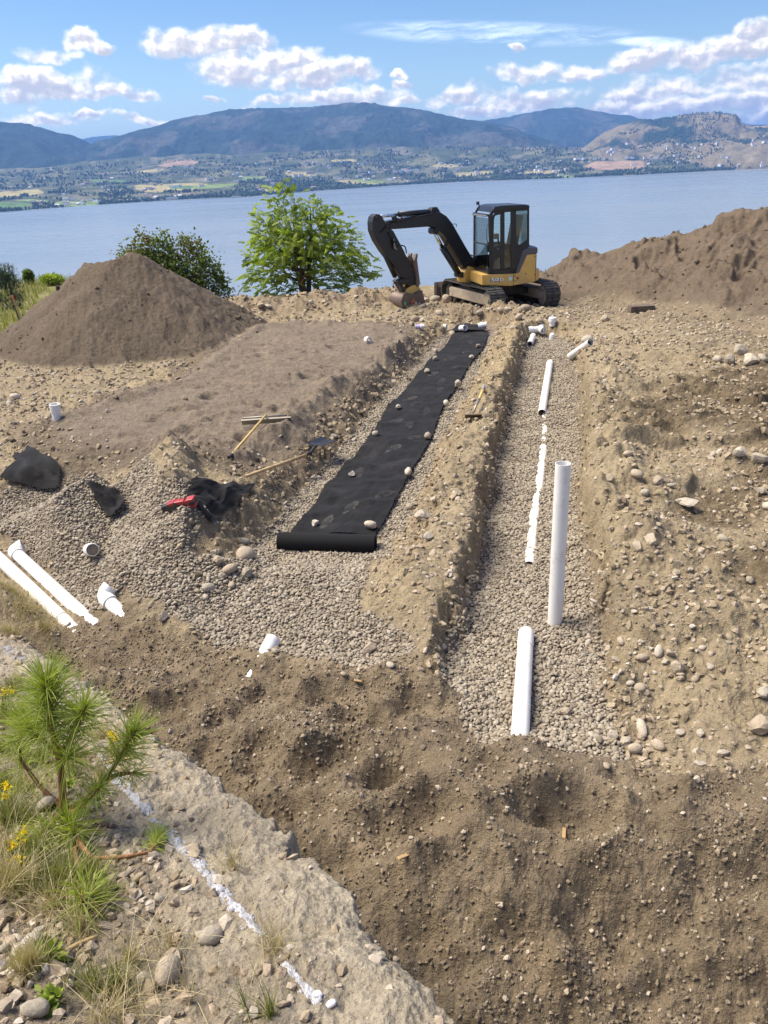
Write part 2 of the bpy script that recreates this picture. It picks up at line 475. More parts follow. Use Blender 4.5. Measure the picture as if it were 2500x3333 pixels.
# foot marks in the raked sand bed
STEPS = [(*tuple(at(u, v, 0.42))[:2], r, d) for u, v, r, d in
         [(560, 1330, .12, .05), (640, 1330, .1, .05), (680, 1290, .1, .05), (655, 1258, .1, .05), (720, 1225, .1, .05), (790, 1260, .09, .04), (700, 1355, .1, .05), (840, 1240, .1, .05), (900, 1215, .1, .05), (1000, 1215, .12, .07), (850, 1150, .1, .04), (960, 1160, .1, .04), (1060, 1180, .1, .05), (500, 1360, .1, .04), (600, 1390, .12, .05), (790, 1410, .1, .05), (640, 1440, .1, .03), (770, 1180, .1, .04), (910, 1320, .1, .05), (1000, 1140, .1, .04), (850, 1310, .09, .04), (1085, 1120, .1, .04)]]

def shade_lerp(c, w, col):
    return c * (1 - w[:, None]) + np.asarray(col) * w[:, None]

def terrain(X, Y, want_col=False):
    X = np.asarray(X, float).ravel(); Y = np.asarray(Y, float).ravel()
    W_ = {}
    cut = np.zeros_like(X)
    lo = fbm(X, Y, 0.45, 3, 0.5, 1)
    mid = fbm(X, Y, 2.1, 4, 0.55, 20)
    fine = fbm(X, Y, 9.0, 4, 0.6, 40)
    z = 0.25 - 0.17 * sst(Y, 15, 20) + 0.07 * lo
    rough = 0.045 * mid + 0.020 * fine + 0.022 * np.clip(fbm(X, Y, 5.0, 4, 0.6, 45, True) - 0.25, 0, 1)
    # higher, cut-over ground right of the gravel trench
    right = sst(X - (0.23 * Y + 0.22) + 0.08 * mid, 0.0, 0.32)
    zr = 0.36 + 0.03 * sst(X, 2.6, 5.0) + 0.05 * lo
    zr = zr * (1 - 0.78 * sst(Y, 11.5, 17.0))
    zr = zr * sst(Y + 0.25 * (X - 1.6) + 0.25 * mid, 3.5, 5.6) + 0.02
    rlip = np.exp(-((X - (0.23 * Y + 0.62)) / 0.45) ** 2) * (1 + 0.8 * mid) * sst(Y, 4.2, 5.6) * (1 - sst(Y, 10.5, 13.5))
    terr = sst(fbm(X, Y * 1.3, 0.75, 3, 0.5, 65), -0.02, 0.10)
    zr = zr + (0.16 * rlip + 0.09 * (terr - 0.3)) * sst(Y, 4.0, 5.6) * (1 - sst(Y, 10.5, 13.5))
    z = z * (1 - right) + zr * right
    d1 = np.maximum.reduce([sst(psd(X, Y, DARK1) + 0.2 * mid, -0.35, 0.35)])
    dk = np.maximum.reduce([d1, sst(psd(X, Y, DARK2) + 0.2 * mid, -0.2, 0.2), sst(psd(X, Y, DARK3) + 0.15 * mid, -0.2, 0.2), sst(psd(X, Y, DARK4) + 0.1 * mid, -0.1, 0.1)])
    groove = np.sin((Y * 0.93 - X * 0.36) * 30 + 3.0 * fbm(X, Y, 1.2, 2, 0.5, 77))
    z += d1 * (0.06 + 0.034 * groove * (0.5 + mid))
    z += (dk - d1).clip(0) * (-0.07)
    # tracks of the machine on the flat behind
    trk = sst(psd(X, Y, PX([(2010, 1040), (2110, 1050), (2090, 1230), (1990, 1230)], .25)) + .1 * mid, -.1, .1)
    z += trk * (0.028 * np.sin(Y * 2 * math.pi / 0.17) - 0.02)
    # heaped edge behind, below the machine
    d, _ = pdist(X, Y, RUB); g = np.exp(-(d / 0.95) ** 2)
    z += 0.33 * g * (1 + 0.5 * mid)
    d, _ = pdist(X, Y, RUB2); g2 = np.exp(-(d / 0.6) ** 2); z += 0.16 * g2 * (1 + mid); g = np.maximum(g, g2)
    fm_ = 1 - sst(np.hypot(X - MACH[0], Y - MACH[1]), 1.6, 2.6)
    z = z * (1 - fm_) + (0.0 + 0.02 * mid) * fm_
    rub = sst(g, 0.1, 0.5)
    # spoil banks along the trenches
    d, p = pdist(X, Y, BERM_M); bm_ = np.exp(-(d / 0.36) ** 2); z += 0.11 * bm_ * (1 + 0.7 * mid) * sst(Y, 4.6, 6.0)
    d, p = pdist(X, Y, BERM_L); bl_ = np.exp(-(d / 0.33) ** 2); z += 0.09 * bl_ * (1 + 0.8 * mid)
    # raked sand bed
    sd = psd(X, Y, BED)
    sdn = sd + 0.22 * mid + 0.25 * fbm(X, Y, 0.8, 2, 0.5, 63)
    bed = sst(sdn, -0.95, 0.18)
    bedz = 0.38 + 0.05 * lo + 0.012 * mid + 0.004 * fine + 0.05 * np.exp(-((sd - 0.05) / 0.14) ** 2)
    rk = fbm(X * 0.8 + Y * 0.5, Y * 4.0 - X * 0.6, 1.1, 3, 0.5, 61)
    dbl, _ = pdist(X, Y, BERM_L)
    bedz -= 0.15 * np.exp(-(dbl / 0.75) ** 2)
    dbs, _ = pdist(X, Y, BERM_S)
    bedz += 0.11 * np.exp(-(dbs / 0.28) ** 2) * (1 + 1.3 * mid)
    bedz += 0.048 * sst(rk, 0.08, 0.32) + 0.006 * np.sin((X * 0.35 + Y) * 42 + 5 * fbm(X, Y, 0.7, 2, 0.5, 62))
    z = z * (1 - bed) + bedz * bed
    # gravel beds
    gsd = psd(X, Y, GRAV) + 0.12 * mid
    grav = sst(gsd, -0.10, 0.10)
    gz = 0.03 + 0.02 * mid
    def mound(poly, h, r):
        d, _ = pdist(X, Y, poly)
        return h * np.clip(1 - d / r, 0, 1) ** 1.25
    gm = np.maximum.reduce([mound(MOUND_A, .58, 1.1), mound(MOUND_B, .50, 1.0), mound(MOUND_C, .16, 1.2)])
    gblend = sst(gsd, -0.30, 0.25)
    z = z * (1 - gblend) + gz * gblend
    z += gm * (0.6 + 0.4 * grav)
    sp = mound(SPIT, .22, .5)
    spit = sst(sp, 0.05, 0.16)
    z += sp * (1 + 0.8 * mid)
    # the two trenches
    trench = np.zeros_like(X)
    for T, TW, flo, wall in ((T2, T2W, 0.05, 0.45), (T1, T1W, 0.0, 0.19)):
        d, p = pdist(X, Y, T)
        w = interp(p, TW)
        endf = np.where((p > len(T) - 1.001), d * 0.8, d)
        s = sst(endf + 0.09 * mid + 0.03 * fine + 0.05 * fbm(X, Y, 4.2, 3, 0.6, 46, True) - 0.02, w, w + wall)
        zf = flo + 0.015 * mid + 0.004 * fine
        if T is T1: zf = zf + 0.05 * np.exp(-((Y - 13.6) / 1.0) ** 2)
        low = np.minimum(z, zf)
        keep = 1 - s
        if T is T2: keep = keep * sst(Y, 5.2, 6.4)
        z = z * (1 - keep) + zf * keep
        cut = np.maximum(cut, sst(s, 0.03, 0.2) * (1 - sst(s, 0.8, 0.99)) * (keep.clip(0, 1) > 0.005))
        tr = 1 - sst(d + 0.10 * mid, w + 0.0, w + 0.10)
        if T is T2: tr = tr * sst(Y, 5.6, 6.2)
        trench = np.maximum(trench, tr)
        W_['T1' if T is T1 else 'T2'] = tr
    # brown backfill in the front pit
    bsd = psd(X, Y, BROWN) + 0.12 * mid
    br = sst(bsd, -0.10, 0.12)
    zb = 0.07 - 0.42 * sst(-Y, -3.3, -1.9) - 0.10 * sst(-X, 0.2, 1.6) + 0.12 * np.exp(-((X - 0.9) ** 2 / 0.5 + (Y - 3.35) ** 2 / 0.12))
    zb += 0.16 * np.exp(-((X - 1.75) ** 2 / 0.08 + (Y - 2.95) ** 2 / 0.03)) + 0.10 * np.exp(-((X - 0.35) ** 2 / 0.25 + (Y - 2.75) ** 2 / 0.02))
    rg = fbm(X + 0.35 * Y, Y * 1.2 - 0.2 * X, 1.25, 3, 0.5, 31, True)
    zb += 0.12 * fbm(X, Y, 0.65, 2, 0.5, 34) + 0.12 * fbm(X, Y, 1.1, 3, 0.5, 33) + 0.04 * (rg - 0.35) + 0.04 * fbm(X, Y, 2.6, 3, 0.5, 36)
    zb += 0.07 * sst(fbm(X * 0.6 + 0.2 * Y, Y * 1.6, 1.5, 2, 0.5, 35), 0.0, 0.35) - 0.03
    for px_, py_, r, dd in PITW:
        q = np.hypot((X - px_) + 0.05 * mid, ((Y - py_) + 0.03 * mid) * 1.25) / r
        zb += -0.85 * dd * (0.45 if py_ < 2.9 else 0.95) * np.exp(-(q / 0.85) ** 3) + 0.22 * dd * np.exp(-((q - 1.25) / 0.35) ** 2)
    bb = sst(bsd, -0.25, 0.3)
    z = z * (1 - bb) + zb * bb
    # foot marks in the sand
    for px_, py_, r, dd in STEPS:
        q = np.hypot((X - px_) * 0.8, (Y - py_) * 1.0) / r
        z += (-1.7 * dd * (1 - sst(q, 0.3, 1.0)) + 0.25 * dd * np.exp(-((q - 1.25) / 0.25) ** 2)) * bed
    lf = sst(psd(X, Y, LEFTLOW) + 0.06 * mid, -0.25, 0.12)
    z = z * (1 - lf) + (-0.01 + 0.03 * mid) * lf
    # the heaps
    def ridge(poly, s1, s2, seed):
        h = np.full(X.shape, -9.0)
        d, p = pdist(X, Y, poly)
        zz = interp(p, [q[2] for q in poly])
        return zz, d
    zz1, dd1 = ridge(PILE, 0, 0, 3); zz2, dd2 = ridge(PILE2, 0, 0, 3)
    gul = fbm(X, Y, 1.6, 4, 0.55, 51, True)
    ph = np.maximum(zz1 - 0.645 * dd1 + 0.03 * np.exp(-(dd1 / .3) ** 2), zz2 - 0.62 * dd2) + 0.05 * gul + 0.045 * mid + 0.02 * fine - 0.05
    base_p = z
    pile = sst(ph - base_p, -0.02, 0.05)
    z = np.maximum(z, ph)
    zz, d = ridge(RIDGE, 0, 0, 4)
    dtoe, _ = pdist(X, Y, TOE)
    front = psd(X, Y, [q[:2] for q in RIDGE] + TOE[::-1]) > 0
    warp = 0.45 * fbm(X, Y, 0.4, 3, 0.5, 55) + 0.30 * fbm(X, Y, 1.1, 3, 0.5, 57, True)
    tq = np.clip((dtoe + warp * np.minimum(dtoe, 1.0)) / (dtoe + d + 1e-6), 0, 1)
    rh = np.where(front, zz * (0.6 * tq ** 0.72 + 0.4 * (tq * tq * (3 - 2 * tq))), np.where(d < dtoe, zz - 0.55 * d, -0.5))
    rh = rh + (0.30 * fbm(X, Y, 0.62, 3, 0.5, 53, True) - 0.09 + 0.05 * gul + 0.045 * mid + 0.02 * fine + 0.20 * sst(fbm(X, Y, 0.8, 4, 0.5, 59), -0.10, 0.18) - 0.10) * sst(rh, 0.02, 0.7)
    bank = np.where(front, sst(tq + 0.05 * mid, 0.03, 0.12), sst(rh + 0.04 * mid, 0.03, 0.12))
    toe_c = np.exp(-((dtoe + 0.5 * mid) / 1.1).clip(0) ** 2) * (Y < 18) * (1 - bank)
    z = z + rh.clip(0) * sst(rh, -0.02, 0.05)
    # loose toe of sand below the bank
    z += 0.10 * np.exp(-((X - 6.0) ** 2 + (Y - 15.2) ** 2) / 1.2)
    # the bank the picture is taken from
    esd = psd(X, Y, BANKP)
    en = esd + 0.05 * mid + 0.035 * fine + 0.03 * fbm(X, Y, 5.0, 3, 0.6, 91)
    lb = sst(en, -0.05, 0.07)
    zl = np.where(Y < 4.4, 1.65 - 0.31 * Y, np.maximum(0.286 - 0.36 * (Y - 4.4), -0.02)) + 0.03 * mid + 0.012 * fine + 0.03 * fbm(X, Y, 0.9, 2, 0.5, 93) + 0.012 * fbm(X * 1.0 - Y * 0.7, Y * 0.7 + X, 14.0, 3, 0.6, 94, True)
    zl += 0.06 * sst(esd, 0.5, 1.4) - 0.05 * sst(-esd, -0.16, 0.0)
    zl = np.maximum(zl, -0.1)
    clay = sst(en, 0.0, 0.05) * (1 - sst(esd + 0.25 * mid + 0.12 * lo, 0.30, 0.62)) * sst(-Y, -5.0, -4.2)
    z = z * (1 - lb) + zl * lb
    # plateau edge, then the slope to the lake
    ye = 21.6 + 5.5 * sst(-X, 4.5, 9.0) + 4.0 * sst(X, 4.5, 8.0) + 0.35 * lo
    z = np.where(Y < ye, z, z - 0.5 * (Y - ye))
    z = np.where(Y > 14, np.maximum(z, -126.0), z)
    fl = (1 - sst(np.abs(X) / (np.abs(Y) + 4), 1.5, 2.5))
    z = z + rough * (1 - 0.75 * bed) * (1 - 0.6 * np.maximum(pile, bank)) * (1 - 0.7 * fm_) * (1 - 0.6 * np.maximum(trench, grav)) * (1 - 0.5 * lb)
    if not want_col:
        return z
    # ---- what the ground is made of (real colours of dry and damp soil)
    n = X.size
    C = np.tile(np.array([0.318, 0.256, 0.160]), (n, 1))
    C = shade_lerp(C, 0.55 * sst(lo + 0.7 * mid, -0.1, 0.5), (0.275, 0.22, 0.145))
    C = shade_lerp(C, 0.5 * sst(fbm(X, Y, 0.8, 3, 0.5, 71), 0.0, 0.5), (0.375, 0.307, 0.20))
    yel = sst(Y, 8.5, 12.5) * (1 - sst(Y, 16.5, 18.5))
    C = shade_lerp(C, 0.55 * yel * np.maximum(bm_, bl_), (0.36, 0.275, 0.145))
    farb = sst(Y, 17.0, 19.5) * sst(X, 1.6, 3.2)
    C = shade_lerp(C, 0.85 * farb, (0.20, 0.16, 0.115))
    C = shade_lerp(C, 0.92 * dk * (0.7 + 0.3 * sst(fine, -0.3, 0.3)), (0.125, 0.094, 0.056))
    C = shade_lerp(C, 0.7 * cut * (0.7 + 0.3 * sst(fine, -.3, .3)), (0.285, 0.220, 0.135))
    C = shade_lerp(C, rub * 0.4, (0.24, 0.18, 0.12))
    C = shade_lerp(C, sst(bed, 0.35, 0.75), (0.212, 0.172, 0.127))
    scarp = sst(bed, 0.08, 0.28) * (1 - sst(sdn, -0.35, 0.0))
    C = shade_lerp(C, 0.75 * scarp, (0.145, 0.115, 0.083))
    C = shade_lerp(C, np.maximum(grav, trench) * (1 - spit), (0.24, 0.195, 0.15))
    C = shade_lerp(C, br, (0.205, 0.160, 0.104))
    C = shade_lerp(C, br * 0.5 * sst(mid + fine * 0.4, 0.05, 0.5), (0.275, 0.220, 0.148))
    C = shade_lerp(C, pile, (0.128, 0.100, 0.071))
    C = shade_lerp(C, pile * 0.5 * sst(mid + 0.6 * gul, 0.3, 0.8), (0.160, 0.126, 0.090))
    C = shade_lerp(C, 0.75 * toe_c, (0.190, 0.148, 0.101))
    C = shade_lerp(C, bank, (0.150, 0.115, 0.080))
    C = shade_lerp(C, bank * 0.55 * sst(mid + fine * 0.5, 0.0, 0.5), (0.112, 0.086, 0.060))
    C = shade_lerp(C, lb, (0.29, 0.24, 0.172))
    C = shade_lerp(C, lb * 0.6 * sst(mid + fine * 0.3, 0.0, 0.4), (0.22, 0.18, 0.13))
    C = shade_lerp(C, clay * (0.75 + 0.25 * sst(fine, -.2, .2)), (0.425, 0.37, 0.275))
    far_g = sst(-X, 6.0, 8.0) * sst(Y, 14.5, 17.5) * (1 - pile)
    C = shade_lerp(C, far_g, (0.22, 0.21, 0.085))
    C = shade_lerp(C, sst(Y - ye, 0.0, 2.0), (0.13, 0.13, 0.06))
    return z, C, dict(bed=bed, scarp=scarp, grav=grav * (1 - spit), trench=trench, brown=br * (1 - lb), pile=pile, bank=bank, lb=lb, clay=clay, dark=dk, cut=cut, rub=rub, grass=far_g, esd=esd, gsd=gsd, ye=ye, spit=spit, **W_)

def gz(x, y):
    """ground height from the finished sheet"""
    i = min(max(int(np.searchsorted(ys, y)) - 1, 0), len(ys) - 2)
    fy = min(max((y - ys[i]) / (ys[i + 1] - ys[i]), 0), 1)
    r = []
    for ii in (i, i + 1):
        a = x / max(ys[ii] + 0.75, 1.35)
        j = min(max(int(np.searchsorted(ac, a)) - 1, 0), len(ac) - 2)
        fx = min(max((a - ac[j]) / (ac[j + 1] - ac[j]), 0), 1)
        r.append(Zg[ii, j] * (1 - fx) + Zg[ii, j + 1] * fx)
    return float(r[0] * (1 - fy) + r[1] * fy)
def gza(X, Y):
    x = np.ravel(X); y = np.ravel(Y)
    i = np.clip(np.searchsorted(ys, y) - 1, 0, len(ys) - 2)
    fy = np.clip((y - ys[i]) / (ys[i + 1] - ys[i]), 0, 1)
    r = []
    for ii in (i, i + 1):
        a = x / np.maximum(ys[ii] + 0.75, 1.35)
        j = np.clip(np.searchsorted(ac, a) - 1, 0, len(ac) - 2)
        fx = np.clip((a - ac[j]) / (ac[j + 1] - ac[j]), 0, 1)
        r.append(Zg[ii, j] * (1 - fx) + Zg[ii, j + 1] * fx)
    return r[0] * (1 - fy) + r[1] * fy
TT = np.concatenate([np.arange(1.2, 12, 0.015), np.arange(12, 32, 0.04)])
def drop(u, v, lift=0.0):
    """the first place on the ground met by the line of sight at a pixel of the photograph"""
    d = ray(u, v).normalized()
    X, Y, Z = d.x * TT, d.y * TT, CAMZ + d.z * TT
    h = np.nonzero(Z < gza(X, Y))[0]
    t = TT[h[0]] if len(h) else (0.1 - CAMZ) / d.z
    return Vector((d.x * t, d.y * t, gz(d.x * t, d.y * t) + lift))

# rows get coarser with distance, columns fan out
ys = [-4.0, -3.0, -2.0, -1.2, -0.6, -0.2, 0.1, 0.35]
while ys[-1] < 27.0:
    y = ys[-1]
    ys.append(y + max(0.0085, 0.0011 * (y * y * 0.35 + 9 + y)))
for y in (28, 29.5, 32, 36, 42, 52, 70, 100, 150, 220, 300, 420): ys.append(y)
ys = np.array(ys)
ac = np.linspace(-0.60, 0.66, 760)
ac = np.concatenate([[-2.6, -2.0, -1.5, -1.2, -1.0, -0.9, -0.82, -0.76, -0.71, -0.67, -0.63], ac, [0.69, 0.73, 0.78, 0.84, 0.92, 1.0, 1.2, 1.5, 2.0, 2.6]])
GX = ac[None, :] * np.maximum(ys[:, None] + 0.75, 1.35)
GY = np.repeat(ys[:, None], len(ac), 1)
zc, Cc, ZW = terrain(GX, GY, True)
nr, nc = GX.shape
V = np.stack([GX.ravel(), GY.ravel(), zc], 1)
idx = np.arange(nr * nc).reshape(nr, nc)
F = np.stack([idx[:-1, :-1], idx[:-1, 1:], idx[1:, 1:], idx[1:, :-1]], -1).reshape(-1, 4)
print('ground quads', len(F))
# vertex normals of the whole sheet, so that the seams between its pieces stay smooth
gx, gy = np.zeros_like(GX), np.zeros_like(GX)
Zg = zc.reshape(nr, nc)
Pm = V.reshape(nr, nc, 3)
du = np.zeros_like(Pm); dv = np.zeros_like(Pm)
du[:, 1:-1] = Pm[:, 2:] - Pm[:, :-2]; du[:, 0] = Pm[:, 1] - Pm[:, 0]; du[:, -1] = Pm[:, -1] - Pm[:, -2]
dv[1:-1] = Pm[2:] - Pm[:-2]; dv[0] = Pm[1] - Pm[0]; dv[-1] = Pm[-1] - Pm[-2]
NRM = np.cross(du, dv); NRM /= np.linalg.norm(NRM, axis=2, keepdims=True)
NRM = NRM.reshape(-1, 3)

m_ground, N, b, out = new_mat('soil')
att = N.new('ShaderNodeAttribute', attribute_name='Col').outputs['Color']
pos = N.new('ShaderNodeNewGeometry').outputs['Position']
n1 = N.noise(pos, 14, 8, 0.68)
n2 = N.noise(pos, 110, 5, 0.65)
n3 = N.noise(pos, 2.3, 5, 0.6)
k = N.math('ADD', N.maprange(n1, 0.25, 0.75, 0.66, 1.34), N.math('MULTIPLY', N.math('SUBTRACT', n2, 0.5), 1.3))
k = N.math('MULTIPLY', k, N.maprange(n3, 0.3, 0.7, 0.90, 1.10))
c = N.vmath('SCALE', att, k)
# pale grit specks
vo = N.new('ShaderNodeTexVoronoi'); vo.inputs['Scale'].default_value = 75
N.l.new(pos, vo.inputs['Vector'])
speck = N.math('MULTIPLY', N.math('LESS_THAN', vo.outputs['Distance'], 0.22), N.math('GREATER_THAN', N.noise(pos, 9, 3), 0.52))
c = N.mix(N.math('MULTIPLY', speck, 0.45), c, (0.38, 0.33, 0.27))
N.put(b.inputs['Base Color'], c)
b.inputs['Roughness'].default_value = 0.95
b.inputs['Specular IOR Level'].default_value = 0.15
hh = N.math('ADD', N.math('MULTIPLY', n1, 0.030), N.math('MULTIPLY', n2, 0.006))
hh = N.math('ADD', hh, N.math('MULTIPLY', N.noise(pos, 38, 4, 0.6), 0.013))
N.put(b.inputs['Normal'], N.bump(hh, 1.0, 1.6))

def ground_piece(name, fm):
    Fs = F[fm]
    used = np.unique(Fs)
    remap = np.full(len(V), -1, np.int64); remap[used] = np.arange(len(used))
    me = np_mesh(name, V[used], remap[Fs])
    set_col(me, 'Col', Cc[used])
    me.normals_split_custom_set_from_vertices(NRM[used].astype(np.float32))
    return link_mesh(name, me, m_ground)
zf_ = lambda k: ZW[k][F].mean(1)
pile_f = zf_('pile') > 0.5
bank_f = (zf_('bank') > 0.5) & ~pile_f
ground = tag(ground_piece('ground', ~(pile_f | bank_f)), kind='structure', label='dug over sandy building site with two trenches and a front pit')
tag(ground_piece('sand_pile', pile_f), 'tall cone shaped pile of brown sand beside the lake view', 'sand pile')
tag(ground_piece('earth_bank', bank_f), 'long high bank of excavated brown earth behind the rocky ground', 'earth bank')

# ------------------------------------------------------------------ the lake, the far shore and the mountains
ZW_LAKE = -117.0
m_water, N, b, out = new_mat('lake_water')
pos = N.new('ShaderNodeNewGeometry').outputs['Position']
w1 = N.noise(N.vmath('MULTIPLY', pos, (0.55, 0.9, 1)), 0.16, 4, 0.6)
w2 = N.noise(N.vmath('MULTIPLY', pos, (0.4, 1.0, 1)), 0.035, 4, 0.6)
w3 = N.noise(N.vmath('MULTIPLY', pos, (0.0006, 0.0032, 1)), 1.0, 5, 0.6)
N.put(b.inputs['Base Color'], N.mix(w3, (0.19, 0.235, 0.27), (0.235, 0.28, 0.315)))
N.put(b.inputs['Roughness'], N.maprange(w3, 0.35, 0.65, 0.20, 0.34))
b.inputs['IOR'].default_value = 1.33
N.put(b.inputs['Normal'], N.bump(N.math('ADD', N.math('MULTIPLY', w1, 0.9), N.math('MULTIPLY', w2, 2.6)), 0.5, 1.0))
def quad(name, x0, x1, y0, y1, z, mat):
    return link_mesh(name, np_mesh(name, [(x0, y0, z), (x1, y0, z), (x1, y1, z), (x0, y1, z)], [[0, 1, 2, 3]], False), mat)
lake = tag(quad('lake', -16000, 16000, 150, 26000, ZW_LAKE, m_water), kind='structure', label='wide pale blue lake with small ripples')

def prof(pts, dist):
    """skyline pixels -> (azimuth, real height at that distance)"""
    o = []
    for u, v in pts:
        a, e = azel(u, v)
        o.append((a, CAMZ + dist * math.tan(math.radians(e))))
    o.sort()
    return np.array(o)
SHORE = []
for u, v in ((-500, 735), (0, 691), (300, 668), (600, 649), (800, 641), (1000, 624), (1250, 606), (1500, 592), (1800, 582), (2100, 568), (2500, 547), (3000, 522)):
    p = at(u, v, ZW_LAKE); SHORE.append((math.degrees(math.atan2(p.x, p.y)), math.hypot(p.x, p.y)))
SHORE = np.array(SHORE)
TOWN = prof([(-500, 600), (0, 575), (300, 552), (600, 532), (900, 523), (1250, 512), (1600, 505), (1900, 512), (2200, 500), (2500, 490), (3000, 480)], 6300)
HILLS = {
 'left_mountain': (9000, 3000, [(-600, 380), (-200, 395), (0, 405), (60, 411), (150, 430), (220, 452), (300, 486), (380, 540), (450, 590)], 0.9),
 'main_mountain': (8600, 2400, [(100, 600), (180, 545), (300, 482), (420, 442), (480, 427), (600, 392), (700, 374), (850, 359), (950, 353), (1050, 349), (1130, 344), (1200, 346), (1300, 356), (1400, 374), (1500, 393), (1560, 397), (1620, 410), (1720, 455), (1850, 500), (1950, 560)], 1.0),
 'second_mountain': (11500, 2800, [(1350, 480), (1450, 430), (1560, 402), (1640, 387), (1720, 371), (1800, 359), (1850, 357), (1890, 358), (1950, 370), (2050, 382), (2090, 397), (2150, 420), (2300, 480)], 0.9),
 'bluff_hill': (7700, 1900, [(1830, 560), (1910, 502), (1950, 474), (2010, 440), (2080, 407), (2150, 399), (2250, 391), (2330, 388), (2392, 399), (2410, 430), (2440, 440), (2520, 436), (2700, 430), (3000, 420)], 1.0),
 'far_ridge': (16000, 3000, [(100, 520), (200, 470), (262, 455), (300, 446), (370, 441), (430, 444), (500, 470), (620, 520)], 0.6),
 'right_far_ridge': (15000, 3000, [(2200, 450), (2330, 405), (2400, 402), (2440, 408), (2520, 408), (2700, 412), (3000, 430)], 0.6),
}
def far_sheet(name, azs, rs, hfun, mat, label):
    A, Rr = np.meshgrid(azs, rs)
    ar = np.radians(A)
    X = Rr * np.sin(ar); Y = Rr * np.cos(ar)
    Z, C = hfun(A.ravel(), Rr.ravel(), X.ravel(), Y.ravel())
    nr_, nc_ = A.shape
    idx = np.arange(nr_ * nc_).reshape(nr_, nc_)
    Fq = np.stack([idx[:-1, :-1], idx[:-1, 1:], idx[1:, 1:], idx[1:, :-1]], -1).reshape(-1, 4)
    me = np_mesh(name, np.stack([X.ravel(), Y.ravel(), Z], 1), Fq)
    set_col(me, 'Col', C)
    o = link_mesh(name, me, mat)
    return tag(o, label, kind='structure')
m_hill, N, b, out = new_mat('wooded_slope')
att = N.new('ShaderNodeAttribute', attribute_name='Col').outputs['Color']
pos = N.new('ShaderNodeNewGeometry').outputs['Position']
k = N.math('ADD', N.maprange(N.noise(pos, 0.012, 6, 0.7), 0.3, 0.7, 0.62, 1.38), N.math('MULTIPLY', N.math('SUBTRACT', N.noise(pos, 0.05, 4, 0.7), 0.5), 0.9))
N.put(b.inputs['Base Color'], N.vmath('SCALE', att, k))
b.inputs['Roughness'].default_value = 1.0
b.inputs['Specular IOR Level'].default_value = 0.05
N.put(b.inputs['Normal'], N.bump(N.noise(pos, 0.03, 5, 0.7), 0.7, 18.0))
FOREST, GRASSC, ROCKC = (0.028, 0.050, 0.040), (0.27, 0.235, 0.135), (0.13, 0.125, 0.11)
def hill_fun(name):
    dist, width, pts, amp = HILLS[name]
    pr = prof(pts, dist)
    def f(A, R, X, Y):
        pk = np.interp(A, pr[:, 0], pr[:, 1], left=-400, right=-400)
        t = (R - dist) / width
        face = np.clip(1 + t, 0, 1)
        w = np.where(t < 0, face ** 1.25 * 0.55 + (face * face * (3 - 2 * face)) * 0.45, 1 - 0.6 * np.clip(t, 0, 2))
        base = -140.0
        z = base + (pk - base) * w
        gul = fbm(X, Y * 0.7, 0.0013, 6, 0.55, len(name), True)
        rid = fbm(X, Y, 0.0011, 6, 0.55, len(name) + 3)
        k_ = np.clip(-t, 0, 1) ** 0.7 * np.clip(1 + t, 0, 1) ** 0.5
        z = z + amp * (gul * 230 + rid * 150 + 150 * fbm(X, Y, 0.0007, 3, 0.5, 77, True)) * k_ + amp * 5 * fbm(X, Y, 0.012, 3, 0.6, 9)
        n = A.size
        C = np.tile(np.array(FOREST), (n, 1))
        relh = w
        g1 = fbm(X, Y, 0.0016, 5, 0.6, 21 + len(name))
        if name == 'bluff_hill':
            gm_ = sst(g1 + 0.45 - 0.55 * relh + 0.25 * sst(-A, -19, -14), 0.0, 0.35)
            C = shade_lerp(C, 0.85 * gm_, (0.25, 0.205, 0.125))
            road = np.exp(-((relh - 0.72) / 0.03) ** 2) * sst(A, 18.5, 20)
            C = shade_lerp(C, road.clip(0, 1) * 0.9, (0.34, 0.25, 0.17))
        elif name in ('main_mountain', 'second_mountain'):
            gm_ = sst(g1 + 0.18 - 0.25 * relh + 0.2 * np.exp(-((A - 1) / 7.) ** 2), 0.12, 0.42) * (relh < 0.93)
            C = shade_lerp(C, 0.55 * gm_ * sst(gul + rid, 0.0, 0.5), ROCKC)
        else:
            C = shade_lerp(C, 0.3 * sst(g1, 0.2, 0.5), ROCKC)
        return z, C
    return f
LBL = {'left_mountain': 'dark blue forested mountain at the left edge', 'main_mountain': 'long blue mountain with bare gullied faces above the town', 'second_mountain': 'blue mountain behind the saddle right of the long mountain', 'bluff_hill': 'near brown grassy hill with rocky bluff and scattered houses', 'far_ridge': 'faint far ridge in the gap between two mountains', 'right_far_ridge': 'faint far ridge at the right edge'}
for nm, (dist, width, pts, amp) in HILLS.items():
    a0 = azel(*pts[0])[0]; a1 = azel(*pts[-1])[0]
    far_sheet(nm, np.linspace(a0, a1, int(60 + 13 * (a1 - a0))), np.concatenate([np.linspace(dist - width, dist, 120), np.linspace(dist + 60, dist + width * 0.8, 14)]), hill_fun(nm), m_hill, LBL[nm])
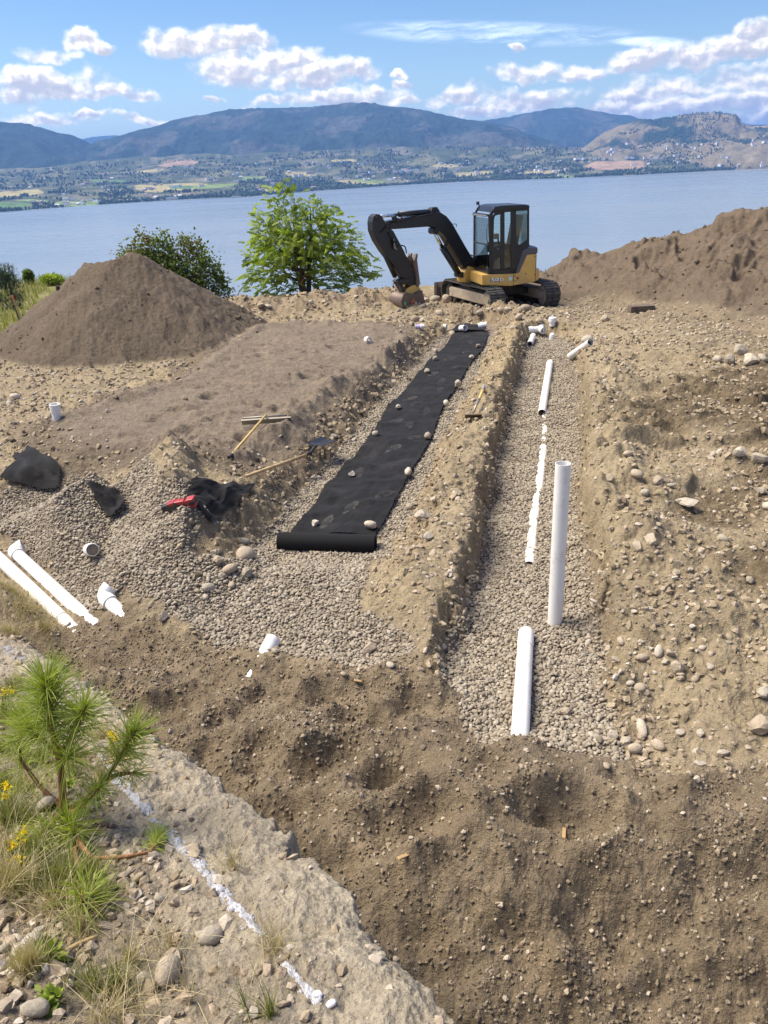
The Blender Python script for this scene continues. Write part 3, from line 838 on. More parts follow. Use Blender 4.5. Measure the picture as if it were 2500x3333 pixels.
# town plain: from the water's edge up to the foot of the mountains
def town_z(A, R, X, Y):
    rs = np.interp(A, SHORE[:, 0], SHORE[:, 1])
    zt = np.interp(A, TOWN[:, 0], TOWN[:, 1])
    rs = rs + 25 * fbm(X, Y, 0.01, 4, 0.6, 5)
    t = (R - rs) / (6300 - rs)
    tc = np.clip(t, 0, 1.3)
    z = ZW_LAKE + (zt - ZW_LAKE) * (0.35 * tc + 0.65 * tc ** 1.6)
    z = z + np.clip(t * 12, 0, 1) * (24 * fbm(X, Y, 0.0016, 4, 0.55, 8) + 3 * fbm(X, Y, 0.011, 3, 0.5, 9)) + 1.5 * np.clip(t * 60, 0, 1)
    # small knoll in front of the bluff
    ak, ek = azel(1620 + 0, 540)
    z = np.where(t < 0, ZW_LAKE - 4 + 100 * np.clip(t, -.1, 0), np.maximum(z, ZW_LAKE + 1))
    return z, t
FIELDS = [(1640, 0, 0)]
def px_far(u, v):
    """where the town plain is seen at a pixel: march the ray"""
    d = ray(u, v); d = d / math.hypot(d.x, d.y)
    a = math.degrees(math.atan2(d.x, d.y))
    rr = np.linspace(900, 7500, 1500)
    X = rr * math.sin(math.radians(a)); Y = rr * math.cos(math.radians(a))
    z, t = town_z(np.full(rr.shape, a), rr, X, Y)
    hit = np.nonzero(z > CAMZ + d.z * rr)[0]
    i = hit[0] if len(hit) else len(rr) - 1
    return X[i], Y[i], z[i]
# fields and clearings on the far shore: pixel, half sizes in pixels, colour
LAWN, STRAW, VINE, EARTHC = (0.20, 0.27, 0.08), (0.38, 0.33, 0.15), (0.12, 0.20, 0.075), (0.36, 0.25, 0.17)
FLD = [(60, 632, 70, 12, STRAW), (30, 670, 60, 14, VINE), (250, 660, 60, 5, LAWN), (560, 606, 110, 9, STRAW), (620, 612, 60, 8, VINE), (700, 606, 70, 8, LAWN), (1170, 596, 70, 9, STRAW), (1200, 590, 50, 5, LAWN), (580, 532, 60, 6, EARTHC), (490, 556, 40, 5, STRAW), (820, 579, 40, 4, LAWN), (1540, 565, 60, 5, STRAW), (1800, 579, 60, 5, LAWN), (1760, 560, 50, 4, STRAW), (2000, 540, 90, 16, EARTHC), (2440, 505, 110, 14, (0.22, 0.33, 0.09)), (2330, 533, 70, 6, STRAW), (1450, 540, 40, 4, STRAW), (980, 566, 50, 5, STRAW), (350, 590, 50, 6, VINE), (110, 655, 50, 6, LAWN), (900, 620, 40, 5, STRAW), (1120, 525, 40, 4, STRAW)]
FLDW = []
for u, v, ru, rv, c in FLD:
    x, y, zz = px_far(u, v); r = math.hypot(x, y)
    x2, y2, _ = px_far(u, v - rv); dr = abs(math.hypot(x2, y2) - r)
    FLDW.append((math.degrees(math.atan2(x, y)), r, math.degrees(ru / FPX), max(60, min(dr, 420)), c))
def town_fun(A, R, X, Y):
    z, t = town_z(A, R, X, Y)
    n = A.size
    C = np.tile(np.array((0.075, 0.092, 0.052)), (n, 1))
    C = shade_lerp(C, 0.75 * sst(fbm(X, Y, 0.0035, 4, 0.6, 31), 0.05, 0.4), (0.19, 0.185, 0.10))
    C = shade_lerp(C, 0.55 * sst(fbm(X, Y, 0.006, 4, 0.6, 35), 0.15, 0.45), (0.27, 0.24, 0.19))
    for a, r, da, dr, c in FLDW:
        q = 1 - ((A - a) / da) ** 4 - ((R - r) / dr) ** 2 + 0.25 * fbm(X, Y, 0.01, 2, 0.5, 3)
        C = shade_lerp(C, sst(q, 0.1, 0.3), c)
    return z, C
far_sheet('far_shore', np.linspace(-34, 38, 620), np.concatenate([np.geomspace(1500, 6400, 330), [6700, 7200, 8000]]), town_fun, m_hill, 'far shore with fields, trees and a spread out town')

# haze: still air from the water to above the mountains
HZT = max(max(v.co.z for v in o_.data.vertices) for o_ in COL.objects if o_.get('kind') == 'structure' and o_.type == 'MESH') + 15.0   # just above the highest summit
print('haze top', HZT, min(min(v.co.z for v in o_.data.vertices) for o_ in COL.objects if o_.get('kind') == 'structure'))
hz_me = bpy.data.meshes.new('haze')
bm = bmesh.new(); bmesh.ops.create_cube(bm, size=1)
for v in bm.verts: v.co = Vector((v.co.x * 44000, v.co.y * 31000 + 9000, v.co.z * (HZT + 147) + (HZT - 147) / 2))
bm.to_mesh(hz_me); bm.free()
m_haze = bpy.data.materials.new('haze_air'); m_haze.use_nodes = True; m_haze.node_tree.nodes.clear()
N = NT(m_haze.node_tree)
o_ = N.new('ShaderNodeOutputMaterial'); pv = N.new('ShaderNodeVolumePrincipled')
pv.inputs['Color'].default_value = (0.22, 0.46, 1.0, 1)
pv.inputs['Density'].default_value = 0.000075
pv.inputs['Anisotropy'].default_value = 0.1
N.l.new(pv.outputs[0], o_.inputs['Volume'])
haze = tag(link_mesh('haze', hz_me, m_haze), kind='stuff')

# ------------------------------------------------------------------ loose stone: gravel and grit as instanced points, rocks one by one
def stone_mat(name, stops, rough=0.9, vs=35.0, bump=0.4):
    m, N, b, out = new_mat(name)
    rnd = N.new('ShaderNodeObjectInfo').outputs['Random']
    tc = N.new('ShaderNodeTexCoord').outputs['Object']
    nz = N.noise(N.vmath('ADD', tc, N.vmath('SCALE', (37.0, 11.0, 5.0), rnd)), vs, 5, 0.65)
    c = N.ramp(rnd, stops)
    c = N.vmath('SCALE', c, N.maprange(nz, 0.25, 0.75, 0.74, 1.22))
    N.put(b.inputs['Base Color'], c)
    b.inputs['Roughness'].default_value = rough
    b.inputs['Specular IOR Level'].default_value = 0.2
    N.put(b.inputs['Normal'], N.bump(nz, bump, 0.01))
    return m
M_PEB = stone_mat('washed_pebble', [(0.0, (0.18, 0.150, 0.108)), (0.25, (0.265, 0.226, 0.168)), (0.5, (0.335, 0.290, 0.218)), (0.75, (0.29, 0.246, 0.182)), (0.92, (0.42, 0.375, 0.297)), (1.0, (0.225, 0.207, 0.172))], vs=3.0, bump=0.1)
M_GRIT = stone_mat('soil_grit', [(0.0, (0.25, 0.20, 0.14)), (0.4, (0.35, 0.28, 0.20)), (0.8, (0.42, 0.36, 0.28)), (1.0, (0.50, 0.45, 0.38))], vs=3.0)
M_CLOD = stone_mat('soil_clod', [(0.0, (0.155, 0.122, 0.083)), (0.45, (0.205, 0.165, 0.113)), (0.78, (0.27, 0.215, 0.145)), (0.90, (0.36, 0.30, 0.22)), (1.0, (0.48, 0.42, 0.34))], vs=3.0)
M_SANDC = stone_mat('sand_lump', [(0.0, (0.11, 0.086, 0.064)), (0.7, (0.15, 0.118, 0.086)), (1.0, (0.20, 0.16, 0.12))], vs=3.0)

def scatter(name, P, S, R, mat, sub=2, amp=0.35, nscale=1.1, variants=5, smooth=True, label=None, kind='stuff'):
    """points carrying size and rotation; each becomes an instance of one of a few stones made in the node tree"""
    me = bpy.data.meshes.new(name)
    n = len(P)
    me.vertices.add(n); me.vertices.foreach_set('co', np.asarray(P, np.float32).ravel())
    a = me.attributes.new('scl', 'FLOAT_VECTOR', 'POINT'); a.data.foreach_set('vector', np.asarray(S, np.float32).ravel())
    a = me.attributes.new('rot', 'FLOAT_VECTOR', 'POINT'); a.data.foreach_set('vector', np.asarray(R, np.float32).ravel())
    o = link_mesh(name, me, mat)
    g = bpy.data.node_groups.new(name + '_nodes', 'GeometryNodeTree')
    g.interface.new_socket('Geometry', in_out='INPUT', socket_type='NodeSocketGeometry')
    g.interface.new_socket('Geometry', in_out='OUTPUT', socket_type='NodeSocketGeometry')
    G = NT(g)
    gi = G.new('NodeGroupInput'); go = G.new('NodeGroupOutput')
    join = G.new('GeometryNodeGeometryToInstance')
    for k in range(variants):
        ico = G.new('GeometryNodeMeshIcoSphere'); ico.inputs['Radius'].default_value = 0.5; ico.inputs['Subdivisions'].default_value = sub
        sp = G.new('GeometryNodeSetPosition')
        pos = G.new('GeometryNodeInputPosition').outputs[0]
        nz = G.new('ShaderNodeTexNoise'); nz.inputs['Scale'].default_value = nscale; nz.inputs['Detail'].default_value = 1.5
        G.l.new(G.vmath('ADD', pos, (k * 7.31, k * 3.77, k * 1.93)), nz.inputs['Vector'])
        off = G.vmath('SCALE', G.vmath('SUBTRACT', nz.outputs['Color'], (0.5, 0.5, 0.5)), amp * 2)
        G.l.new(ico.outputs[0], sp.inputs['Geometry']); G.l.new(off, sp.inputs['Offset'])
        sh = G.new('GeometryNodeSetShadeSmooth'); sh.inputs['Shade Smooth'].default_value = smooth
        G.l.new(sp.outputs[0], sh.inputs[0])
        sm = G.new('GeometryNodeSetMaterial'); sm.inputs['Material'].default_value = mat
        G.l.new(sh.outputs[0], sm.inputs[0])
        G.l.new(sm.outputs[0], join.inputs[0])
    iop = G.new('GeometryNodeInstanceOnPoints')
    G.l.new(gi.outputs[0], iop.inputs['Points'])
    G.l.new(join.outputs[0], iop.inputs['Instance'])
    iop.inputs['Pick Instance'].default_value = True
    rv = G.new('FunctionNodeRandomValue', data_type='INT')
    rv.inputs['Min'].default_value = 0 if 'Min' in rv.inputs else 0
    for i_ in rv.inputs:
        if i_.type == 'INT' and i_.name == 'Min': i_.default_value = 0
        if i_.type == 'INT' and i_.name == 'Max': i_.default_value = variants - 1
    outi = [q for q in rv.outputs if q.type == 'INT'][0]
    G.l.new(outi, iop.inputs['Instance Index'])
    na = G.new('GeometryNodeInputNamedAttribute', data_type='FLOAT_VECTOR'); na.inputs[0].default_value = 'rot'
    er = G.new('FunctionNodeEulerToRotation'); G.l.new(na.outputs[0], er.inputs[0])
    G.l.new(er.outputs[0], iop.inputs['Rotation'])
    nb = G.new('GeometryNodeInputNamedAttribute', data_type='FLOAT_VECTOR'); nb.inputs[0].default_value = 'scl'
    G.l.new(nb.outputs[0], iop.inputs['Scale'])
    G.l.new(iop.outputs[0], go.inputs[0])
    md = o.modifiers.new('stones', 'NODES'); md.node_group = g
    return tag(o, label, kind=kind)

def rand_sizes(n, lo, hi, power=2.2, flat=(0.5, 0.8)):
    d = lo + (hi - lo) * RNG.random(n) ** power
    ax = np.stack([d * RNG.uniform(0.9, 1.35, n), d * RNG.uniform(0.75, 1.0, n), d * RNG.uniform(flat[0], flat[1], n)], 1)
    return d, ax
def rand_rot(n, tilt=0.6):
    return np.stack([RNG.normal(0, tilt, n), RNG.normal(0, tilt, n), RNG.uniform(0, 6.283, n)], 1)

# washed drain gravel, two layers deep
def jitter_grid(x0, x1, y0, y1, sp):
    xs = np.arange(x0, x1, sp); ysx = np.arange(y0, y1, sp * 0.9)
    A, B = np.meshgrid(xs, ysx)
    A = A + RNG.uniform(-.5, .5, A.shape) * sp; B = B + RNG.uniform(-.5, .5, B.shape) * sp
    return A.ravel(), B.ravel()
BURSEG = [(tuple(at(*a))[:2], tuple(at(*b))[:2]) for a, b in (((1722, 1845, .02), (1748, 1610, .02)), ((1752, 1612, .02), (1769, 1460, .02)), ((1764, 1345, .05), (1790, 1182, .05)), ((1690, 2440, .06), (1712, 2066, .06)))]
px_, py_ = jitter_grid(-4.6, 4.0, 3.2, 15.2, 0.0195)
zt, _, zw = terrain(px_, py_, True)
fab_d, fab_p = pdist(px_, py_, T2)
under = (fab_d < 0.36) & (py_ > 6.6)
wgt = np.maximum(zw['grav'], zw['trench'])
edge_n = fbm(px_, py_, 5.0, 3, 0.6, 17)
keep = (wgt + 0.35 * edge_n > 0.45) & ~under & (zw['brown'] < 0.5 + 0.5 * edge_n) & (zw['lb'] < 0.2)
far_k = np.where(py_ > 9.5, RNG.random(len(px_)) < 0.8, True)
for a_, b_ in BURSEG:
    dd_, _ = pdist(px_, py_, [a_, b_])
    far_k &= (dd_ > 0.026 + 0.035 * fbm(px_, py_, 12.0, 2, 0.5, 19))
keep &= far_k
gx_, gy_, gzz = px_[keep], py_[keep], zt[keep]
n = len(gx_); print('gravel', n)
d, ax = rand_sizes(n, 0.014, 0.038, 1.6)
scatter('drain_gravel', np.stack([gx_, gy_, gzz + 0.003 + 0.3 * d * RNG.uniform(-0.4, 1.0, n)], 1), ax, rand_rot(n, 0.42), M_PEB, 2, 0.12, 1.0, 7, True, 'washed round drain gravel in the trenches and heaps')

# grit and small stone on the dry tan ground
def pick(n, x0, x1, y0, y1, wfun, bias=1.4):
    """points denser near the camera"""
    a = RNG.uniform(-0.62, 0.66, n); y = y0 + (y1 - y0) * RNG.random(n) ** bias
    x = a * (y + 0.9)
    z, _, w = terrain(x, y, True)
    k = RNG.random(n) < wfun(x, y, w)
    return x[k], y[k], z[k], w, k
def tan_w(x, y, w):
    t = (1 - w['bed']) * (1 - np.maximum(w['grav'], w['trench'])) * (1 - w['brown']) * (1 - w['pile']) * (1 - w['bank']) * (1 - w['grass']) * (y < w['ye'])
    cl = sst(fbm(x, y, 1.3, 3, 0.55, 66), -0.25, 0.45)
    return t * (0.25 + 0.75 * cl) * (1 - 0.75 * w['clay']) * (1 - 0.35 * w['dark'])
x, y, z, w, k = pick(105000, 0, 0, 0.7, 20.5, tan_w, 1.25)
n = len(x); print('grit', n)
d, ax = rand_sizes(n, 0.006, 0.046, 4.2, (0.45, 0.8))
d *= 1 + 0.045 * y; ax *= (1 + 0.045 * y)[:, None]
scatter('soil_grit', np.stack([x, y, z + 0.10 * d], 1), ax, rand_rot(n, 0.5), M_GRIT, 1, 0.5, 1.5, 6, False, 'small stones and grit strewn over the dry soil')
# crumbs of the dry soil itself
M_CRUMB = stone_mat('soil_crumb', [(0.0, (0.24, 0.19, 0.125)), (0.5, (0.33, 0.268, 0.175)), (1.0, (0.40, 0.33, 0.225))], vs=3.0, bump=0.8)
def crumb_w(x, y, w):
    t = (1 - w['bed']) * (1 - np.maximum(w['grav'], w['trench'])) * (1 - w['brown']) * (1 - w['pile']) * (1 - w['bank']) * (1 - w['grass']) * (y < w['ye']) * (1 - 0.9 * w['clay'])
    return t * (0.15 + 0.85 * sst(fbm(x, y, 1.1, 3, 0.55, 69), -0.15, 0.35)) * (1 - 0.5 * w['lb']) + 0.9 * w['cut'] * (1 - w['brown'])
x, y, z, w, k = pick(90000, 0, 0, 1.0, 20.5, crumb_w, 1.15)
n = len(x); print('crumbs', n)
d, ax = rand_sizes(n, 0.012, 0.085, 3.0, (0.5, 0.85))
d *= 0.55 + 0.045 * y; ax *= (0.55 + 0.045 * y)[:, None]
scatter('soil_crumbs', np.stack([x, y, z + 0.02 * d], 1), ax, rand_rot(n, 0.6), M_CRUMB, 1, 0.55, 1.6, 6, False, 'crumbled lumps of the dry tan soil')
def brown_w(x, y, w):
    return w['brown'] * (0.35 + 0.65 * sst(fbm(x, y, 2.0, 3, 0.55, 67), -0.2, 0.4))
nb = 115000
x = RNG.uniform(-2.6, 3.6, nb); y = 1.2 + 4.0 * RNG.random(nb)
z, _, w = terrain(x, y, True)
k = RNG.random(nb) < brown_w(x, y, w); x, y, z = x[k], y[k], z[k]
n = len(x); print('clods', n)
d, ax = rand_sizes(n, 0.005, 0.030, 4.2, (0.55, 0.9))
scatter('soil_clods', np.stack([x, y, z + 0.12 * d], 1), ax, rand_rot(n, 0.8), M_CLOD, 1, 0.5, 1.5, 6, False, 'clods and pebbles in the loose brown backfill')
def sand_w(x, y, w):
    return np.clip(w['pile'] * 0.5 + w['bank'] * 0.5 + w['scarp'] * 0.6 + 0.04 * w['bed'], 0, 1) * (0.2 + 0.8 * sst(fbm(x, y, 1.0, 3, 0.55, 68), -0.1, 0.4))
x, y, z, w, k = pick(30000, 0, 0, 7.0, 24.0, sand_w, 1.0)
n = len(x); print('lumps', n)
d, ax = rand_sizes(n, 0.012, 0.10, 5.0, (0.55, 0.9))
scatter('sand_lumps', np.stack([x, y, z + 0.10 * d], 1), ax, rand_rot(n, 0.8), M_SANDC, 1, 0.5, 1.5, 6, False, 'lumps of sand rolled down the heaps')

# ---- rocks one can count
def rock_mesh(seed, sub=2, angular=False):
    bm = bmesh.new(); bmesh.ops.create_icosphere(bm, subdivisions=sub, radius=0.5)
    r = np.random.default_rng(seed)
    P = np.array([v.co[:] for v in bm.verts])
    dirs = r.normal(size=(9 if angular else 4, 3)); dirs /= np.linalg.norm(dirs, axis=1, keepdims=True)
    if angular:
        for dvec in dirs:                      # chop flat faces
            h = P @ dvec; lim = r.uniform(0.26, 0.42)
            P = P - np.clip(h - lim, 0, None)[:, None] * dvec
    else:
        for dvec in dirs:
            P *= (1 + 0.16 * np.sin((P @ dvec) * r.uniform(3, 5) + r.uniform(0, 6)))[:, None]
    P += r.normal(0, 0.012, P.shape)
    for v, p in zip(bm.verts, P): v.co = Vector(p)
    me = bpy.data.meshes.new('rock'); bm.to_mesh(me); bm.free()
    me.polygons.foreach_set('use_smooth', [not angular] * len(me.polygons))
    return me
M_ROCKS = [stone_mat('rock_tan', [(0, (0.30, 0.245, 0.175)), (1, (0.42, 0.35, 0.26))], vs=5.0, bump=0.6),
           stone_mat('rock_grey', [(0, (0.31, 0.27, 0.205)), (1, (0.44, 0.39, 0.31))], vs=5.0, bump=0.6),
           stone_mat('rock_pale', [(0, (0.45, 0.39, 0.30)), (1, (0.56, 0.50, 0.41))], vs=5.0, bump=0.6)]
ROCKV = {}
for ang in (0, 1):
    for mi in range(3):
        for s_ in range(4):
            me = rock_mesh(100 * ang + 10 * mi + s_, 3 if False else 2, bool(ang)); me.materials.append(M_ROCKS[mi])
            ROCKV[(ang, mi, s_)] = me
def rock(loc, size, label, group=None, ang=0, tone=0, rot=None, flat=0.65, sink=0.25, cat='rock', name='rock'):
    o = bpy.data.objects.new(name, ROCKV[(ang, tone, random.randrange(4))])
    COL.objects.link(o)
    sx = size * random.uniform(0.95, 1.25); sy = size * random.uniform(0.75, 0.95); sz = size * flat
    o.scale = (sx, sy, sz)
    o.rotation_euler = (random.gauss(0, .2), random.gauss(0, .2), random.uniform(0, 6.28)) if rot is None else rot
    o.location = (loc[0], loc[1], loc[2] + sz * (0.5 - sink))
    return tag(o, label, cat, group)
def wpx(u, v, w):
    """real width of w pixels on the ground at (u, v)"""
    p = drop(u, v)
    dep = -(CAMR.transposed() @ Vector((p.x, p.y, p.z - CAMZ))).z
    return p, w * dep / FPX
NAMED = [  # pixel of the foot, width in pixels, angular, tone, label
 (690, 3065, 66, 0, 1, 'fist sized pale rounded stone beside the white paint line on the bank'),
 (545, 3200, 95, 0, 0, 'largest tan boulder among the weeds at the foot of the bank'),
 (470, 3205, 62, 1, 1, 'grey angular stone leaning on the tan boulder'),
 (60, 3080, 48, 0, 2, 'white stone under the dry grass at the left edge of the bank'),
 (110, 3100, 66, 0, 1, 'broad flat grey stone below the pine seedling'),
 (10, 3105, 50, 0, 1, 'grey stone cut off by the left frame edge'),
 (120, 3320, 100, 0, 1, 'big grey stone half out of the frame at the bottom left'),
 (20, 3300, 70, 1, 0, 'rusty grey stone in the very corner of the bank'),
 (823, 3310, 48, 1, 1, 'upright split grey stone beside a grass tuft at the bottom'),
 (300, 2640, 70, 1, 1, 'blueish white stone behind the stem of the pine seedling'),
 (160, 2640, 90, 0, 1, 'wide grey slab of stone behind the pine seedling'),
 (520, 2940, 34, 0, 1, 'small pale stone on the bank above the round stone'),
 (535, 2748, 26, 0, 2, 'small white stone at the kink of the paint line'),
 (1240, 3125, 42, 1, 1, 'pale square stone lying on the clay edge of the bank'),
 (1650, 3130, 30, 1, 2, 'white chip of stone on the clay rim'),
 (1710, 1022, 48, 0, 0, 'large smooth tan boulder beyond the end of the gravel trench'),
 (1755, 1062, 30, 0, 0, 'tan stone below the large boulder at the trench end'),
 (1690, 1045, 28, 0, 0, 'small stone below the large boulder on the left'),
 (800, 1830, 84, 0, 0, 'longest tan boulder at the edge of the near gravel heap'),
 (745, 1868, 42, 0, 0, 'round tan cobble below the longest boulder on the gravel heap'),
 (805, 1880, 50, 1, 1, 'grey angular cobble right of the round one on the heap'),
 (793, 1775, 40, 0, 1, 'pale round cobble above the longest boulder'),
 (710, 1842, 50, 1, 0, 'broken brown cobble left of the longest boulder'),
 (702, 1810, 34, 1, 1, 'chipped cobble uppermost in the row left of the boulder'),
 (755, 1920, 32, 0, 0, 'egg shaped cobble lowest beside the angular one'),
 (722, 1885, 30, 1, 1, 'small broken cobble in the middle of the row'),
 (680, 1925, 42, 0, 1, 'flat pale cobble sunk in the near gravel heap'),
 (672, 1955, 34, 0, 1, 'lowest flat cobble in the near gravel heap'),
 (533, 2018, 40, 1, 0, 'tan stone beside the mud covered elbow pipe'),
 (1270, 2175, 30, 0, 1, 'round grey cobble at the toe of the middle spoil bank'),
 (1205, 2130, 56, 1, 0, 'crumbling brown lump at the toe of the middle spoil bank'),
 (1120, 2205, 30, 0, 0, 'tan cobble where the gravel meets the brown backfill'),
 (1375, 1700, 62, 1, 2, 'pale angular rock on the middle spoil bank beside the fabric'),
 (1395, 1760, 44, 1, 1, 'flat rock on the middle spoil bank below the pale one'),
 (1335, 1660, 30, 0, 1, 'half buried flat stone on the middle spoil bank'),
 (2405, 1495, 54, 1, 2, 'bright pale boulder on the dark dug soil'),
 (2465, 1515, 62, 1, 1, 'long flat rock next to the bright boulder on the dark soil'),
 (2318, 1490, 32, 0, 1, 'round stone left of the bright boulder'),
 (2140, 1580, 46, 1, 0, 'leaning brown rock on the stony flat'),
 (2070, 1560, 38, 0, 0, 'rounded rock left of the leaning brown rock'),
 (1985, 1570, 40, 1, 0, 'flat grey rock farthest left in the row on the stony flat'),
 (2185, 1590, 32, 0, 1, 'small round rock at the right of the row on the stony flat'),
 (2040, 1490, 32, 0, 0, 'smooth oval stone on the stony flat beside the trench'),
 (2120, 1780, 60, 1, 0, 'blocky brown rock on the ledge right of the standing pipe'),
 (2075, 1800, 48, 1, 0, 'crumbly rock against the blocky one on the ledge'),
 (2135, 1812, 22, 0, 1, 'small ball of stone below the blocky rock on the ledge'),
 (2440, 1905, 34, 1, 1, 'pale pointed rock in the dark hollow at the right'),
 (2470, 1610, 40, 1, 1, 'pale angular rock above the dark hollow'),
 (2500, 1660, 36, 0, 2, 'white rock cut by the right frame edge'),
 (2200, 1880, 42, 1, 0, 'rock standing on the broken ledge'),
 (2140, 2140, 50, 0, 1, 'flat oval stone high on the stony slope'),
 (2095, 2150, 34, 0, 0, 'round stone left of the flat oval one'),
 (2205, 2195, 62, 1, 0, 'long flat brown stone on the stony slope'),
 (2260, 2225, 36, 0, 0, 'round tan stone on the stony slope'),
 (2085, 2255, 48, 0, 0, 'half buried flat stone low on the slope'),
 (2090, 2390, 46, 0, 2, 'whitish round boulder at the foot of the stony slope'),
 (1990, 2410, 44, 1, 1, 'rough pale boulder beside the gravel end'),
 (2035, 2430, 50, 1, 1, 'knobbly grey boulder beside the gravel end'),
 (2065, 2450, 40, 0, 0, 'brown stone in front of the knobbly boulder'),
 (2140, 2440, 40, 0, 0, 'tan egg shaped boulder at the foot of the slope'),
 (2085, 2410, 34, 1, 0, 'wedge of stone between the boulders'),
 (2350, 2470, 46, 1, 1, 'grey flat boulder at the foot of the slope further right'),
 (2280, 2500, 40, 1, 1, 'rough lump at the lower edge of the slope'),
 (2265, 2550, 30, 1, 1, 'rough pale lump just above the brown backfill'),
 (2470, 2390, 90, 1, 0, 'massive brown boulder at the right frame edge'),
 (2480, 2270, 50, 1, 1, 'tall pale boulder at the right frame edge'),
 (1845, 2330, 44, 1, 0, 'brown stone lying on the trench gravel near the slope'),
 (2440, 1195, 60, 1, 2, 'pale boulder in the stone heap at the right'),
 (2375, 1190, 50, 1, 1, 'tan boulder at the left of the stone heap'),
 (2410, 1160, 54, 1, 1, 'boulder on top of the stone heap'),
 (2480, 1180, 44, 0, 1, 'round boulder at the right of the stone heap'),
 (2330, 1185, 32, 0, 1, 'small stone in front of the stone heap'),
 (1970, 1050, 34, 1, 0, 'brown rock above the leaning pipe'),
 (50, 1305, 34, 0, 2, 'round pale boulder below the sand pile'),
 (30, 1320, 26, 0, 1, 'grey boulder next to the round pale one below the sand pile'),
 (1015, 995, 26, 1, 1, 'angular stone on the heaped edge below the green tree'),
 (1415, 985, 30, 0, 1, 'pale boulder on the heaped edge beside the bucket'),
 (1445, 975, 34, 1, 0, 'flat boulder on the heaped edge under the blade'),
 (1455, 992, 50, 1, 0, 'wide flat stone in the heaped edge'),
 (1500, 978, 24, 1, 1, 'stone close to the near crawler track'),
 (1350, 1052, 28, 0, 0, 'round stone near the white bottle at the end of the sand'),
 (1375, 1050, 22, 1, 1, 'pale stone behind the white bottle'),
 (1560, 1030, 26, 0, 1, 'light stone on the edge above the fabric end'),
 (1385, 985, 20, 0, 1, 'small light stone near the bucket'),
]
for (u, v, wp, ang, tone, lab) in NAMED:
    p, s_ = wpx(u, v - wp * 0.15, wp)
    rock(p, s_ * 0.95, lab, None, ang, tone, flat=0.72 if not ang else 0.8, sink=0.22)
GROUPS = {
 'slope': ('loose stone lying on the stony slope right of the trench', 'loose stones on the stony slope', 60, lambda: (random.uniform(1900, 2500), random.uniform(2080, 2530)), (16, 42)),
 'flat': ('stone scattered on the stony flat right of the trench', 'stones on the stony flat', 44, lambda: (random.uniform(1900, 2500), random.uniform(1080, 1950)), (13, 32)),
 'bank': ('stone in the dry soil of the near bank', 'stones in the near bank', 50, lambda: (lambda t: (random.uniform(0, 300 + 900 * t), 2750 + 580 * t))(random.random()), (14, 40)),
 'edge': ('stone in the heaped edge behind the sand bed', 'stones in the heaped edge', 40, lambda: (random.uniform(830, 1700), random.uniform(968, 1045)), (12, 28)),
 'left': ('stone on the rough ground left of the sand bed', 'stones left of the sand bed', 30, lambda: (random.uniform(0, 380), random.uniform(1265, 1400)), (10, 26)),
 'mid': ('stone on the spoil banks beside the fabric', 'stones on the spoil banks', 40, lambda: random.choice([(lambda t: (870 + 560 * t + random.uniform(-60, 60), 1680 - 600 * t))(random.random()), (lambda t: (1330 + 330 * t + random.uniform(-50, 50), 1950 - 900 * t))(random.random())]), (12, 30)),
}
import re
_PREP = re.compile(r" (on|at|in|beside|lying|leaning|under|below|behind|above|near|set|left|right|half|sunk|cut|where|among|next|against|between|high|low|standing|further|lowest|uppermost|farthest|out|with|to|just|close) ")
def short(lab): return _PREP.split(lab, 1)[0].strip()
_used = set()
def stone_label(u, v, size, ang, tone, place):
    """a label that says which stone: its own look and the named stone it lies beside"""
    sz = 'small' if size < 18 else ('middling' if size < 27 else 'large')
    tn = ('tan', 'grey', 'pale')[tone]; shp = 'angular' if ang else 'rounded'
    near = sorted(NAMED, key=lambda q: math.hypot(q[0] - u, (q[1] - v) * 1.3))[:6]
    for q in near:
        dx, dv = u - q[0], v - q[1]
        far = 'just ' if math.hypot(dx, dv) < 60 else ''
        d = ('right of' if dx > 0 else 'left of') if abs(dx) > abs(dv) else ('below' if dv > 0 else 'above')
        lab = '%s %s %s stone %s%s the %s %s' % (sz, tn, shp, far, d, short(q[5]), place)
        if lab not in _used and len(lab.split()) <= 16:
            _used.add(lab); return lab
    return '%s %s %s stone %s' % (sz, tn, shp, place)
PLACE = {'slope': 'on the slope', 'flat': 'on the flat', 'bank': 'on the bank', 'edge': 'on the heaped edge', 'left': 'by the pile', 'mid': 'on the spoil'}
for key, (lab, grp, cnt, fn, (a_, b_)) in GROUPS.items():
    for i in range(cnt):
        u, v = fn()
        wp_ = a_ + (b_ - a_) * random.random() ** 2
        p, s_ = wpx(u, v, wp_)
        if key == 'bank' and float(psd(np.array([p.x]), np.array([p.y]), BANKP)[0]) < 0.1: continue
        an_, tn_ = random.random() < 0.8, random.choice((0, 0, 0, 1, 1))
        rock(p, s_, stone_label(u, v, wp_, an_, tn_, PLACE[key]), grp, an_, tn_, flat=random.uniform(.45, .9), sink=random.uniform(.25, .5))

